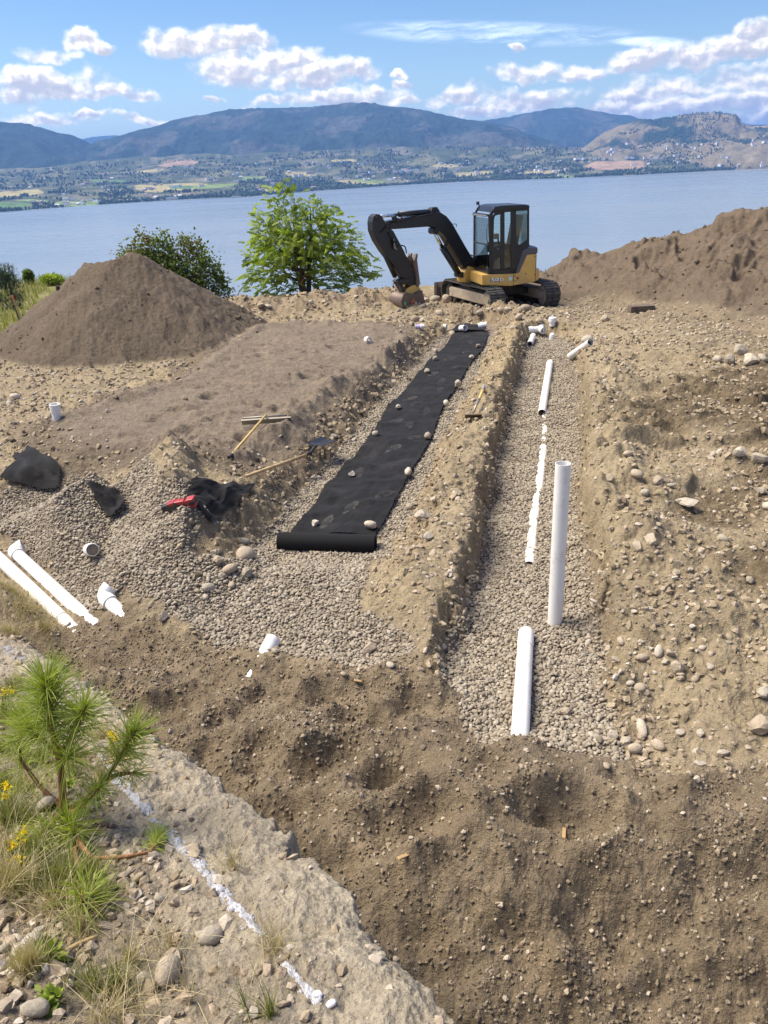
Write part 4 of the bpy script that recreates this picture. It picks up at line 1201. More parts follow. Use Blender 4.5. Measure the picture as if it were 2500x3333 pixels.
# ------------------------------------------------------------------ plastic pipes and fittings
def pvc_mat(name, col, dirt_amt):
    m, N, b, out = new_mat(name)
    tc = N.new('ShaderNodeTexCoord').outputs['Object']
    n1 = N.noise(tc, 6, 6, 0.7); n2 = N.noise(tc, 45, 4, 0.6)
    f = N.math('MULTIPLY', N.ss(N.math('ADD', N.math('MULTIPLY', n1, 0.8), N.math('MULTIPLY', n2, 0.3)), 0.52, 0.78), dirt_amt)
    N.put(b.inputs['Base Color'], N.mix(f, col, (0.33, 0.27, 0.20)))
    N.put(b.inputs['Roughness'], N.maprange(f, 0, 1, 0.38, 0.8))
    return m
M_PVC = pvc_mat('white_pvc', (0.79, 0.78, 0.735), 0.38)
M_PVCC = pvc_mat('clean_white_pvc', (0.79, 0.785, 0.75), 0.22)
M_RING = simple_mat('dark_ring', (0.05, 0.055, 0.065), 0.6)
M_INK = simple_mat('blue_grey_ink', (0.42, 0.46, 0.55), 0.6)
RP = 0.055
PG = 'white drain pipes'
def frame(a, b):
    t = (Vector(b) - Vector(a)).normalized()
    x = t.cross(Vector((0, 0, 1))).normalized(); y = x.cross(t).normalized()
    return t, x, y
def print_line(root, a, b, r, side, n=26, w=0.004):
    """the row of small print along a pipe"""
    t, x, y = frame(a, b); mb = MB()
    L = (Vector(b) - Vector(a)).length
    q = (x * math.cos(side) + y * math.sin(side)); q2 = t.cross(q)
    s = 0.06 * L
    while s < 0.95 * L:
        ln = random.uniform(0.008, 0.03)
        p = Vector(a) + t * s + q * (r + 0.0008)
        mb.add([p - q2 * w, p + q2 * w, p + q2 * w + t * ln, p - q2 * w + t * ln], [[0, 1, 2, 3]])
        s += ln + random.uniform(0.006, 0.05)
    return mb.build('print_line', M_INK, root)
def pipe(name, a, b, label, r=RP, thick=0.005, mat=None, group=PG, ring=None, prn=None, cat='pipe'):
    mid = (Vector(a) + Vector(b)) / 2
    root = empty(name, mid)
    A, B = Vector(a) - mid, Vector(b) - mid
    MB().pipe(A, B, r, r - thick).build('pipe_wall', mat or M_PVC, root)
    if ring is not None:
        t = (B - A).normalized(); L = (B - A).length
        for s in (ring if isinstance(ring, (list, tuple)) else [ring]):
            MB().pipe(A + t * (s * L), A + t * (s * L + 0.006), r + 0.0015, r - 0.001).build('joint_ring', M_RING, root)
    if prn is not None: print_line(root, A, B, r, prn)
    return tag(root, label, cat, group)
def socket_on(root, A, B, s0, s1, r, mat=M_PVCC, name='socket'):
    t = (B - A).normalized()
    return MB().pipe(A + t * s0, A + t * s1, r + 0.006, r - 0.004).build(name, mat, root)

# standing riser
sb = drop(1806, 2030); sb = Vector((sb.x, sb.y, sb.z))
topd = at_y(1833, 1508, sb.y + 0.06)
pr_ = pipe('standing_pipe', sb + Vector((0, 0, -0.12)), topd, 'tall white pipe standing upright in the gravel trench', r=0.054, prn=-0.35)
# nearest lying pipe with its rounded end cap
na_ = at(1690, 2440, 0.065); nb_ = at(1712, 2066, 0.065)
np_ = pipe('drain_pipe', na_, nb_, 'nearest white pipe with rounded end cap running out of the brown backfill', ring=0.86, prn=1.9)
t, x, y = frame(na_, nb_)
rootm = (Vector(na_) + Vector(nb_)) / 2
Mx = Matrix.Translation(Vector(nb_) - rootm) @ t.to_track_quat('Z', 'Y').to_matrix().to_4x4()
MB().lathe([(0.057, -0.17), (0.0575, 0.0), (0.056, 0.02), (0.045, 0.045), (0.024, 0.06), (0.0, 0.063)], 24, Mx).build('end_cap', M_PVCC, np_)
# half buried pipes in the same trench
def z_at(p, dz): return Vector((p.x, p.y, p.z + dz))
e1, e2 = at(1764, 1345, 0.03), at(1790, 1182, 0.045)
fp = pipe('drain_pipe', e1, e2, 'white pipe lying clear of the gravel at the far end of the trench', ring=0.82, prn=1.7)
t, x, y = frame(e1, e2); rootm = (Vector(e1) + Vector(e2)) / 2
Mx = Matrix.Translation(Vector(e2) - rootm) @ t.to_track_quat('Z', 'Y').to_matrix().to_4x4()
MB().lathe([(0.058, -0.2), (0.058, 0.0), (0.054, 0.03), (0.034, 0.09), (0.02, 0.10), (0.0, 0.10)], 24, Mx).build('end_cap', M_PVCC, fp)
BUR = [((1722, 1845, -0.014), (1748, 1610, -0.034), 'half buried white pipe in the middle of the trench gravel with one joint ring', 0.16),
       ((1752, 1612, -0.036), (1769, 1460, -0.026), 'strip of white pipe showing through the gravel beyond the ringed one', None),
       ((1768, 1448, -0.040), (1776, 1345, -0.036), 'thin broken strip of buried white pipe nearest the clear far pipe', None)]
for a, b, lab, rg in BUR:
    pipe('buried_pipe', at(*a), at(*b), lab, ring=rg, group=PG)
def bed_pipe(a, b, show):
    """lay a pipe so that somewhere along it it just shows by this much above the soil"""
    a = Vector(a); b = Vector(b)
    gap = [gz(*(a.lerp(b, t))[:2]) - (a.lerp(b, t).z + RP) for t in np.linspace(0.05, 0.6, 12)]
    lift = max(gap) + show
    if lift > 0: a.z += lift; b.z += lift * 0.3
    return a, b
# left pipes lying along the foot of the near bank
def elbow(root, c, d0, d1, r, mat=M_PVCC, name='elbow'):
    """short 90 degree bend at c from direction d0 to d1"""
    d0 = Vector(d0).normalized(); d1 = Vector(d1).normalized()
    pts = []
    R = r * 0.85
    for k in range(9):
        a = k / 8 * math.pi / 2
        pts.append(Vector(c) + d0 * R * math.sin(a) + d1 * R * (1 - math.cos(a)))
    m = MB()
    m.tube([pts[0] - d0 * 0.03] + pts + [pts[-1] + d1 * 0.02], r + 0.006, 20, cap=False)
    m.pipe(pts[0] - d0 * 0.065, pts[0] - d0 * 0.0, r + 0.010, r + 0.0)
    m.pipe(pts[-1] + d1 * 0.0, pts[-1] + d1 * 0.045, r + 0.010, r - 0.006)
    return m.build(name, mat, root)
A1, B1 = bed_pipe(drop(-60, 1790, 0.02), drop(252, 2046, -0.09), 0.075)
pipe('drain_pipe', A1, B1, 'long white pipe closest to the grassy bank entering from the left edge', ring=0.86, prn=1.2)
A2, B2 = bed_pipe(drop(55, 1815, 0.02), drop(315, 2030, -0.06), 0.07)
p2_ = pipe('drain_pipe', A2, B2, 'white pipe with an elbow at its upper end beside the gravel heap', ring=0.03, prn=1.9)
m2 = (Vector(A2) + Vector(B2)) / 2
t = (Vector(A2) - Vector(B2)).normalized()
elbow(p2_, Vector(A2) - m2, t, Vector((0.8, 0.35, 0.25)), RP)
A3, B3 = drop(352, 1975, 0.07), drop(500, 2068, -0.12)
p3_ = pipe('drain_pipe', A3, B3, 'short white elbow pipe with mud stained ring dipping into the brown soil', ring=[0.04, 0.42])
m3 = (Vector(A3) + Vector(B3)) / 2
t = (Vector(A3) - Vector(B3)).normalized()
elbow(p3_, Vector(A3) - m3, t, Vector((0.55, 0.5, 0.55)), RP)
A4, B4 = bed_pipe(drop(893, 2098, 0.0), drop(812, 2200, -0.06), 0.012)
pipe('buried_pipe', A4, B4, 'white pipe end with open mouth mostly covered by brown soil', thick=0.006)
# loose pieces round the far end
def drop_pipe(u0, v0, u1, v1, h0, h1):
    a = drop(u0, v0); b = drop(u1, v1)
    return Vector((a.x, a.y, a.z + h0)), Vector((b.x, b.y, b.z + h1))
a, b = drop_pipe(1724, 1132, 1735, 1105, 0.06, 0.06)
pipe('pipe_offcut', a, b, 'short open pipe offcut with dark mouth facing us at the trench end', r=0.056)
a = drop(1856, 1174); b = drop(1922, 1128)
pipe('pipe_offcut', Vector((a.x, a.y, a.z + 0.07)), Vector((b.x, b.y, b.z + 0.06)), 'white pipe offcut leaning out of the trench over its right wall', r=0.057)
p = drop(1755, 1088); root = empty('wye_fitting', p + Vector((0, 0, 0.06)))
d0 = Vector((0.35, 0.75, 0.12)).normalized()
m = MB(); m.pipe(-d0 * 0.03, d0 * 0.34, 0.058, 0.05); m.pipe(d0 * 0.25, d0 * 0.36, 0.066, 0.05)
m.build('branch_body', M_PVCC, root)
m = MB(); d1 = Vector((-0.92, -0.1, 0.0)).normalized(); m.pipe(d0 * 0.02, d0 * 0.02 + d1 * 0.22, 0.058, 0.05); m.pipe(d0 * 0.02 + d1 * 0.14, d0 * 0.02 + d1 * 0.23, 0.066, 0.05)
m.build('branch_arm', M_PVCC, root)
MB().pipe(Vector((0.03, -0.02, 0)), Vector((0.06, -0.10, 0.0)), 0.066, 0.05).build('branch_mouth', M_PVCC, root)
tag(root, 'white wye pipe fitting lying at the end of the gravel trench', 'pipe fitting')
p = drop(1797, 1072); root = empty('cleanout_cap', p)
MB().lathe([(0, 0), (0.055, 0), (0.057, 0.08), (0.076, 0.085), (0.076, 0.15), (0.070, 0.165), (0.0, 0.17)], 24).build('cap_body', M_PVCC, root)
m = MB(); m.box((0, 0, 0.18), (0.035, 0.035, 0.03), bevel=0.004); m.build('square_nut', M_PVCC, root)
tag(root, 'round white cleanout cap with a square nut behind the wye fitting', 'pipe cap')
p = drop(1797, 1106); root = empty('pipe_stub', p)
MB().lathe([(0.05, -0.05), (0.055, -0.05), (0.056, 0.06), (0.05, 0.10), (0.03, 0.125), (0.0, 0.13)], 24).build('stub_cap', M_PVCC, root)
tag(root, 'small white domed stub poking out of the gravel before the wye fitting', 'pipe cap')
p = drop(186, 1365); root = empty('riser_pipe', p)
lean = Euler((0.05, 0.06, 0)).to_matrix().to_4x4()
MB().lathe([(0.046, -0.1), (0.054, -0.1), (0.055, 0.14), (0.048, 0.14), (0.046, -0.1)], 24, lean).build('pipe_wall', M_PVCC, root)
MB().lathe([(0.055, 0.10), (0.064, 0.102), (0.064, 0.2), (0.052, 0.2), (0.05, 0.12)], 24, lean).build('collar', M_PVCC, root)
tag(root, 'short white riser pipe with a collar at the left corner of the sand bed', 'pipe')
p = drop(300, 1806); root = empty('end_cup', p + Vector((0, 0, 0.045)), (math.radians(68), 0, math.radians(32)))
MB().lathe([(0.0, -0.075), (0.052, -0.075), (0.056, -0.07), (0.057, 0.075), (0.05, 0.08)], 28).build('cup_wall', M_PVCC, root)
M_MUD = simple_mat('dried_mud', (0.22, 0.175, 0.125), 0.95, bump=0.5, bscale=80)
MB().lathe([(0.0, 0.074), (0.03, 0.076), (0.053, 0.074)], 28).build('soil_plug', M_MUD, root)
tag(root, 'white plastic cup plugged with soil on the left gravel heap', 'pipe cap')
p = drop(1368, 1072); root = empty('plastic_bottle', p + Vector((0, 0, 0.05)), (math.radians(80), 0.1, math.radians(50)))
MB().lathe([(0, -0.10), (0.045, -0.10), (0.048, -0.09), (0.048, 0.06), (0.03, 0.085), (0.02, 0.09), (0.02, 0.11), (0, 0.11)], 20).build('bottle', M_PVCC, root)
m = MB(); m.lathe([(0.049, -0.06), (0.0492, 0.03)], 20); m.build('purple_label', simple_mat('purple_label', (0.30, 0.24, 0.42), 0.5), root)
MB().lathe([(0, -0.102), (0.047, -0.102), (0.049, -0.06)], 20).build('dark_base', M_RING, root)
tag(root, 'white bottle with a purple label lying at the back of the sand', 'bottle')
for (u, v, rz, lab, nm) in ((1198, 1116, 0.5, 'single white pipe coupling alone on the raked sand', 'pipe_coupling'), (1446, 1070, 1.2, 'white scrap of pipe half sunk left of the fabric end', 'pipe_coupling')):
    p = drop(u, v); root = empty(nm, p + Vector((0, 0, 0.03)), (math.radians(85), 0, rz))
    MB().lathe([(0.045, -0.05), (0.056, -0.05), (0.057, 0.05), (0.047, 0.05), (0.045, -0.05)], 22).build('coupling_wall', M_PVCC, root)
    tag(root, lab, 'pipe fitting')

# ------------------------------------------------------------------ geotextile
m_fab, N, b, out = new_mat('black_geotextile')
pos = N.new('ShaderNodeTexCoord').outputs['Object']
att = N.new('ShaderNodeAttribute', attribute_name='dust').outputs['Fac']
n1 = N.noise(pos, 2.0, 5, 0.6); n2 = N.noise(pos, 220, 3, 0.7)
base = N.mix(n1, (0.006, 0.006, 0.0066), (0.0105, 0.0105, 0.0118))
dst = N.math('MULTIPLY', att, N.ss(N.noise(pos, 130, 3, 0.7), 0.42, 0.6))
N.put(b.inputs['Base Color'], N.mix(dst, N.mix(N.math('MULTIPLY', N.ss(n2, 0.55, 0.75), 0.10), base, (0.07, 0.065, 0.06)), (0.20, 0.185, 0.165)))
b.inputs['Roughness'].default_value = 0.85
b.inputs['Sheen Weight'].default_value = 0.05
b.inputs['Specular IOR Level'].default_value = 0.18
b.inputs['Sheen Roughness'].default_value = 0.5
N.put(b.inputs['Normal'], N.bump(N.noise(pos, 300, 2, 0.7), 0.25, 0.002))

FL = [at(905, 1757, .06), at(1130, 1500, .06)]
near_l, near_r = at(935, 1742, .07), at(1212, 1752, .07)
far_l, far_r = at(1482, 1078, .07), at(1592, 1086, .07)
fax = ((far_l + far_r) / 2 - (near_l + near_r) / 2)
FLEN = fax.length
BOOT = [(0.55, 0.02), (0.95, 0.30), (1.55, -0.18), (2.35, 0.02), (2.75, 0.22), (3.3, 0.05), (3.45, -0.2), (3.9, 0.22), (4.2, -0.05), (4.5, -0.2), (5.0, 0.2), (5.5, 0.1), (5.9, -0.15), (6.4, 0.2), (6.9, -0.05), (7.5, 0.15), (8.3, 0.1), (8.9, -0.1), (0.25, -0.15)]
nu, nv = 64, 560
uu = np.linspace(-1, 1, nu); vv = np.linspace(0, 1, nv)
U, Vv = np.meshgrid(uu, vv)
cl = np.array(near_l)[None, :] ; 
def lerp2(V):
    L = np.array(near_l) + (np.array(far_l) - np.array(near_l)) * V[..., None]
    R = np.array(near_r) + (np.array(far_r) - np.array(near_r)) * V[..., None]
    return L, R
Lp, Rp = lerp2(Vv)
wob = 0.035 * np.sin(Vv * 9.0)[..., None] * np.array([1.0, -0.25, 0]) + 0.02 * np.sin(Vv * 23 + 1)[..., None] * np.array([1.0, 0, 0])
Pf = Lp + (Rp - Lp) * ((U + 1) / 2)[..., None] + wob
sx, sy = U * 0.45, Vv * FLEN
gzf = gza(Pf[..., 0], Pf[..., 1]).reshape(U.shape)
ker = np.ones(9) / 9
gzf = np.apply_along_axis(lambda c: np.convolve(np.pad(c, 4, 'edge'), ker, 'valid'), 0, gzf)
wr = 0.020 * fbm(sx * 0.6 + sy * 0.35, sy * 1.0, 1.6, 3, 0.5, 5) + 0.016 * np.clip(fbm(sx * 0.8 - sy * 0.9, sy * 0.4 + sx, 2.2, 3, 0.55, 6, True) - 0.35, 0, 1)
fold = sum(0.016 * np.exp(-((sy - y0 - k_ * sx) / 0.07) ** 2) for y0, k_ in ((0.6, .5), (1.25, .35), (1.75, -0.2), (2.6, .5), (3.35, .2), (4.2, .35), (5.3, -.3), (6.2, .4), (7.4, .2), (8.2, .5)))
Pf[..., 2] = np.maximum(gzf, 0.02) + 0.042 + wr * 1.3 + fold + 0.05 * np.clip(np.abs(U) - 0.86, 0, 1) * np.maximum(fbm(sy, sy * 0, 1.1, 2, 0.5, 8), -0.3)
dust = np.zeros_like(U)
for k_, (s0, c0) in enumerate(BOOT):
    a_ = 0.25 + 0.5 * math.sin(k_ * 2.3); ca, sa = math.cos(a_), math.sin(a_)
    dx = (sx - c0); dy = (sy - s0)
    lx = dx * ca - dy * sa; ly = dx * sa + dy * ca
    q = (lx / (0.052 - 0.012 * (ly < -0.03))) ** 2 + (ly / 0.145) ** 2
    tread = 0.5 + 0.5 * np.sign(np.sin(ly * 210) * np.cos(lx * 120))
    gap = 1 - np.exp(-((ly + 0.05) / 0.018) ** 2)
    dust = np.maximum(dust, (q < 1) * (0.12 + 0.40 * (q > 0.70) + 0.25 * tread) * gap * (0.55 + 0.4 * (k_ % 3 == 0)))
dust = np.clip(dust + 0.22 * np.clip(fbm(sx, sy, 2.2, 4, 0.6, 12) - 0.1, 0, 1), 0, 1)
idx = np.arange(nu * nv).reshape(nv, nu)
Ff = np.stack([idx[:-1, :-1], idx[:-1, 1:], idx[1:, 1:], idx[1:, :-1]], -1).reshape(-1, 4)
me = np_mesh('fabric_sheet', Pf.reshape(-1, 3), Ff)
a_ = me.attributes.new('dust', 'FLOAT', 'POINT'); a_.data.foreach_set('value', dust.ravel().astype(np.float32))
froot = empty('filter_fabric', (0, 0, 0))
link_mesh('fabric_sheet', me, m_fab, froot)
# the unspent roll at its near end, its ends showing the wound layers
rc0, rc1 = at(908, 1762, .125), at(1222, 1771, .125)
m = MB()
ax_ = (rc1 - rc0).normalized()
Rr_ = 0.085
m.pipe(rc0, rc1, Rr_, 0.03, seg=40)
for k_ in range(5):
    r_ = 0.036 + 0.0095 * k_
    m.pipe(rc0 - ax_ * random.uniform(0.001, 0.006), rc1 + ax_ * random.uniform(0.002, 0.010), r_ + 0.003, r_, seg=36)
rm = m.build('fabric_roll', m_fab, froot)
# tail of the sheet rising on to the roll
tail = []
for j in range(14):
    a_ = math.pi * 0.5 * j / 13 * 1.15
    tail.append((math.sin(a_), math.cos(a_)))
V_ = []; F_ = []
e0, e1_ = Vector(Pf[0, 0]), Vector(Pf[0, -1])
up_ = Vector((0, 0, 1)); fw = ax_.cross(up_).normalized() * -1
if fw.y < 0: fw = -fw
for j in range(10):
    s = j / 9
    for ii in range(2):
        p0 = (e0, e1_)[ii]
        c = (rc0, rc1)[ii]
        tgt = c + fw * (Rr_ * 0.75) - up_ * (Rr_ * 0.72)
        V_.append(p0.lerp(tgt, s))
for j in range(9): F_.append([2 * j, 2 * j + 1, 2 * j + 3, 2 * j + 2])
MB().add(V_, F_, True).build('fabric_tail', m_fab, froot)
tag(froot, 'long black filter fabric unrolled down the left trench with its roll at the near end', 'fabric')

# crumpled far end
def scrap(name, corners, label, seed, z0=0.03, amp=0.05, res=36, lift=None):
    """a loose piece of fabric draped over what is below it"""
    c = [Vector(p) for p in corners]
    s = np.linspace(0, 1, res); S, T = np.meshgrid(s, s)
    P = (np.array(c[0]) * ((1 - S) * (1 - T))[..., None] + np.array(c[1]) * (S * (1 - T))[..., None] + np.array(c[2]) * (S * T)[..., None] + np.array(c[3]) * ((1 - S) * T)[..., None])
    ed = 0.035 * fbm(S * 3 + seed, T * 3, 1.0, 3, 0.5, seed)
    P[..., 0] += ed; P[..., 1] += 0.035 * fbm(S * 3 - seed, T * 3 + 5, 1.0, 3, 0.5, seed + 1)
    g = gza(P[..., 0], P[..., 1]).reshape(S.shape)
    kk_ = np.ones(7) / 7
    for ax__ in (0, 1): g = np.maximum(g * 0.35 + 0.65 * np.apply_along_axis(lambda c: np.convolve(np.pad(c, 3, 'edge'), kk_, 'valid'), ax__, g), g - 0.03)
    fold = fbm(S * 1.6 + 0.9 * T + seed, T * 0.7 - S * 0.3, 1.0, 2, 0.4, seed + 2, True)
    hh = amp * (0.8 * fold + 0.3 * fbm(S + seed, T, 1.6, 2, 0.4, seed + 3))
    P[..., 2] = g + z0 + np.clip(hh, -z0 * 0.7, 1)
    if lift is not None: P[..., 2] += lift(S, T)
    idx = np.arange(res * res).reshape(res, res)
    Fq = np.stack([idx[:-1, :-1], idx[:-1, 1:], idx[1:, 1:], idx[1:, :-1]], -1).reshape(-1, 4)
    me = np_mesh(name, P.reshape(-1, 3), Fq)
    a_ = me.attributes.new('dust', 'FLOAT', 'POINT'); a_.data.foreach_set('value', (0.25 * np.clip(fbm(S * 2, T * 2, 1.5, 3, 0.5, seed + 4), 0, 1)).ravel().astype(np.float32))
    return tag(link_mesh(name, me, m_fab), label, 'fabric')
scrap('fabric_scrap', [drop(0, 1572), drop(188, 1606), drop(205, 1540), drop(92, 1462)], 'black fabric sheet hanging over the left corner of the sand bed', 3, 0.05, 0.03, lift=lambda S, T: 0.015 * np.sin(S * 3.1) * np.sin(T * 2.4))
scrap('fabric_scrap', [drop(352, 1700), drop(412, 1680), drop(398, 1612), drop(284, 1586)], 'small crumpled black fabric piece with pebbles on it between the gravel heaps', 8, 0.035, 0.05, lift=lambda S, T: 0.08 * S * (1 - T))
scrap('fabric_scrap', [drop(595, 1650), drop(690, 1728), drop(850, 1600), drop(625, 1580)], 'wrinkled black fabric piece beside the power saw', 14, 0.04, 0.06, lift=lambda S, T: 0.06 * np.exp(-((S - 1) ** 2 + (T - 0.9) ** 2) / 0.02))
scrap('fabric_scrap', [drop(1455, 1090), drop(1590, 1086), drop(1560, 1064), drop(1490, 1068)], 'bunched up far end of black fabric under white couplings', 21, 0.05, 0.07, res=24)
scrap('fabric_scrap', [drop(42, 1495), drop(62, 1500), drop(70, 1478), drop(48, 1476)], 'tiny folded scrap of dark fabric left of the hanging sheet', 27, 0.02, 0.02, res=12)
for (u, v, rz, lab) in ((1508, 1086, 0.4, 'white coupling lying on the far end of the fabric'), (1571, 1078, 1.5, 'round white ring fitting standing at the far right corner of the fabric')):
    p = drop(u, v); root = empty('pipe_coupling', p + Vector((0, 0, 0.11)), (math.radians(78), 0, rz))
    MB().lathe([(0.045, -0.09), (0.062, -0.09), (0.062, 0.0), (0.057, 0.005), (0.057, 0.08), (0.047, 0.08), (0.045, -0.09)], 22).build('coupling_wall', M_PVCC, root)
    tag(root, lab, 'pipe fitting')
# stones that hold the fabric down
HOLD = [(1027, 1712, 28, 1, 2, 'blocky pale stone holding the fabric near the left end of the roll'), (1206, 1728, 34, 0, 2, 'round pale stone holding the fabric near the right end of the roll'),
        (1147, 1552, 25, 1, 2, 'squarish pale stone at the left fabric edge, second pair from the roll'), (1331, 1549, 28, 0, 2, 'upright pale stone at the right fabric edge, second pair from the roll'),
        (1223, 1425, 18, 0, 1, 'small stone with dark underside at the left fabric edge, third pair from the roll'), (1395, 1432, 22, 0, 1, 'grey round stone at the right fabric edge, third pair from the roll'),
        (1297, 1340, 20, 1, 2, 'broken white stone at the left fabric edge, fourth pair from the roll'), (1451, 1328, 23, 0, 2, 'smooth white stone at the right fabric edge, fourth pair from the roll'),
        (1493, 1266, 30, 1, 0, 'flat brown stone at the right fabric edge above the smooth white stone'), (1389, 1218, 19, 1, 1, 'wedge stone at the left fabric edge halfway along'),
        (1418, 1176, 17, 0, 1, 'small round stone at the left fabric edge towards the far end'), (1536, 1176, 16, 1, 0, 'small flat stone at the right fabric edge towards the far end'),
        (1555, 1135, 18, 1, 0, 'tan stone at the right fabric edge closest to the far end'), (1415, 1142, 18, 1, 0, 'brown stone beside the left fabric edge closest to the far end')]
def fab_z(x, y):
    d2 = (Pf[..., 0] - x) ** 2 + (Pf[..., 1] - y) ** 2
    i = np.unravel_index(np.argmin(d2), d2.shape)
    return float(Pf[..., 2][i]), float(d2[i])
for u, v, wp, ang, tone, lab in HOLD:
    p = at(u, v, 0.085)
    fz, dd_ = fab_z(p.x, p.y)
    zz = fz if dd_ < 0.003 else gz(p.x, p.y)
    dep = -(CAMR.transposed() @ Vector((p.x, p.y, p.z - CAMZ))).z
    rock((p.x, p.y, zz), wp * dep / FPX * 1.12, lab, None, ang, max(1, tone), flat=0.78, sink=0.04, cat='stone', name='holding_stone')

# ------------------------------------------------------------------ tools
M_WOOD = simple_mat('pale_handle_wood', (0.46, 0.32, 0.15), 0.55, var=0.2, scale=12)
M_YWOOD = simple_mat('yellow_handle_wood', (0.58, 0.40, 0.13), 0.5, var=0.15, scale=12)
M_ALU = simple_mat('dull_aluminium', (0.32, 0.30, 0.25), 0.5, 0.6, dirt=(0.25, 0.19, 0.13), dirt_amt=0.7)
M_STEELB = simple_mat('black_steel', (0.022, 0.022, 0.025), 0.45, 0.3, dirt=(0.20, 0.16, 0.12), dirt_amt=0.35)
M_RUST = simple_mat('rusty_steel', (0.10, 0.075, 0.055), 0.7, 0.3, dirt=(0.22, 0.16, 0.10), dirt_amt=0.6)
M_GRIP = simple_mat('dark_grip', (0.03, 0.032, 0.035), 0.7)
# landscape rake: long flat head, long handle
ha, hb = drop(793, 1398), drop(952, 1372)
hc = (ha * 0.52 + hb * 0.48) ; he = drop(746, 1504)
rk = empty('landscape_rake', hc + Vector((0, 0, 0.03)))
dirh = (hb - ha); dirh.z = 0; L_ = dirh.length; ang_ = math.atan2(dirh.y, dirh.x)
m = MB(); m.box((0, 0, 0.03), (L_, 0.022, 0.075), rot=(0.5, 0, ang_), bevel=0.004); m.build('rake_head', M_ALU, rk)
m = MB()
nrm_ = Vector((-math.sin(ang_), math.cos(ang_), 0))
m.tube([dirh.normalized() * (-L_ * 0.49) + nrm_ * 0.02 + Vector((0, 0, 0.075)), dirh.normalized() * (L_ * 0.42) + nrm_ * 0.02 + Vector((0, 0, 0.075))], 0.011, 8)
m.build('head_rib', M_ALU, rk)
hv = he + Vector((0, 0, 0.05)) - (hc + Vector((0, 0, 0.03)))
m = MB(); m.tube([Vector((0, 0, 0.10)), hv * 0.93], 0.0145, 12); m.build('handle', M_YWOOD, rk)
m = MB(); m.tube([hv * 0.92, hv], 0.018, 12); m.build('hand_grip', M_GRIP, rk)
tag(rk, 'wide aluminium rake lying on the sand bed with its handle towards us', 'rake')
# shovel: square black blade, wooden handle
s0, s1, s2 = drop(802, 1588), drop(1000, 1500), drop(1112, 1468)
sh_ = empty('shovel', s1 + Vector((0, 0, 0.05)))
o_s = s1 + Vector((0, 0, 0.05))
h0 = s0 + Vector((0, 0, 0.10)) - o_s; bl = s2 + Vector((0, 0, 0.10)) - o_s
dn_ = (Vector((0, 0, 0.02)) - h0).normalized()
m = MB(); m.tube([h0, Vector((0, 0, 0.02))], [0.017, 0.019], 12); m.build('handle', M_WOOD, sh_)
m = MB(); m.tube([dn_ * -0.02 + Vector((0, 0, 0.02)), dn_ * 0.10 + Vector((0, 0, 0.03)), dn_ * 0.18 + Vector((0, 0, 0.07)), dn_ * 0.26 + Vector((0, 0, 0.09))], [0.022, 0.02, 0.018, 0.016], 12); m.build('socket', M_STEELB, sh_)
dn2 = (bl - (dn_ * 0.26 + Vector((0, 0, 0.09)))); dn2.z *= 0.3; dn2.normalize()
side = dn2.cross(Vector((0, 0, 1))).normalized()
V_ = []; F_ = []
b0 = dn_ * 0.22 + Vector((0, 0, 0.09))
for j in range(9):
    s = j / 8
    for i in range(9):
        q = i / 8 * 2 - 1
        wdt = 0.115 + 0.012 * s
        V_.append(b0 + dn2 * (0.34 * s) + side * (q * wdt) + Vector((0, 0, 0.028 * q * q + 0.02 * (1 - s) ** 2 * (1 - abs(q)) - 0.01)))
for j in range(8):
    for i in range(8):
        F_.append([j * 9 + i, j * 9 + i + 1, j * 9 + i + 10, j * 9 + i + 9])
n_ = len(V_)
V_ += [v - Vector((0, 0, 0.004)) for v in V_]
F_ += [[a + n_ for a in f][::-1] for f in F_]
MB().add(V_, F_, True).build('blade', M_STEELB, sh_)
tag(sh_, 'shovel with black square blade and pale wooden handle resting on the spoil bank', 'shovel')
# small hoe on the middle spoil bank
p0, p1 = drop(1545, 1366), drop(1575, 1292)
ho = empty('hoe', p0 + Vector((0, 0, 0.02)))
hv = p1 + Vector((0, 0, 0.14)) - (p0 + Vector((0, 0, 0.02)))
m = MB(); m.tube([hv * 0.42 + Vector((0, 0, 0.05)), hv * 0.9], 0.018, 10); m.build('handle', M_YWOOD, ho)
m = MB(); m.tube([hv * 0.88, hv], 0.021, 10); m.build('grey_grip', simple_mat('grey_grip', (0.25, 0.25, 0.28), 0.6), ho)
m = MB(); m.tube([Vector((-0.02, 0.0, 0.06)), hv * 0.2 + Vector((0, 0, 0.09)), hv * 0.45 + Vector((0, 0, 0.05))], [0.012, 0.016, 0.021], 10); m.build('neck', M_ALU, ho)
m = MB(); m.box((-0.02, -0.02, 0.03), (0.21, 0.012, 0.11), rot=(0.95, 0, -0.05), bevel=0.004); m.build('blade', M_RUST, ho)
tag(ho, 'short hoe with rusty blade and yellow handle on the middle spoil bank', 'hoe')
# cordless reciprocating saw
M_RED = simple_mat('tool_red', (0.33, 0.022, 0.028), 0.4, dirt=(0.25, 0.2, 0.15), dirt_amt=0.25)
M_BLK = simple_mat('tool_black', (0.022, 0.022, 0.024), 0.5, dirt=(0.2, 0.16, 0.12), dirt_amt=0.3)
M_BLADE = simple_mat('saw_steel', (0.62, 0.62, 0.60), 0.35, 0.8)
c0, c1 = drop(500, 1702), drop(645, 1682)
sv = c1 - c0; az_s = math.atan2(sv.y, sv.x); Ls = min(sv.length, 0.6)
pm = drop(585, 1697)
sw = empty('reciprocating_saw', (c0 + c1) / 2 + Vector((0, 0, 0.115)), (0.15, -math.asin(max(-.7, min(.7, sv.z / Ls))), az_s))
k_ = Ls / 0.43
m = MB(); m.prism([(-0.20, 0.004), (-0.09, 0.012), (-0.09, -0.010), (-0.20, -0.003)], -0.001, 0.001); m.build('blade', M_BLADE, sw)
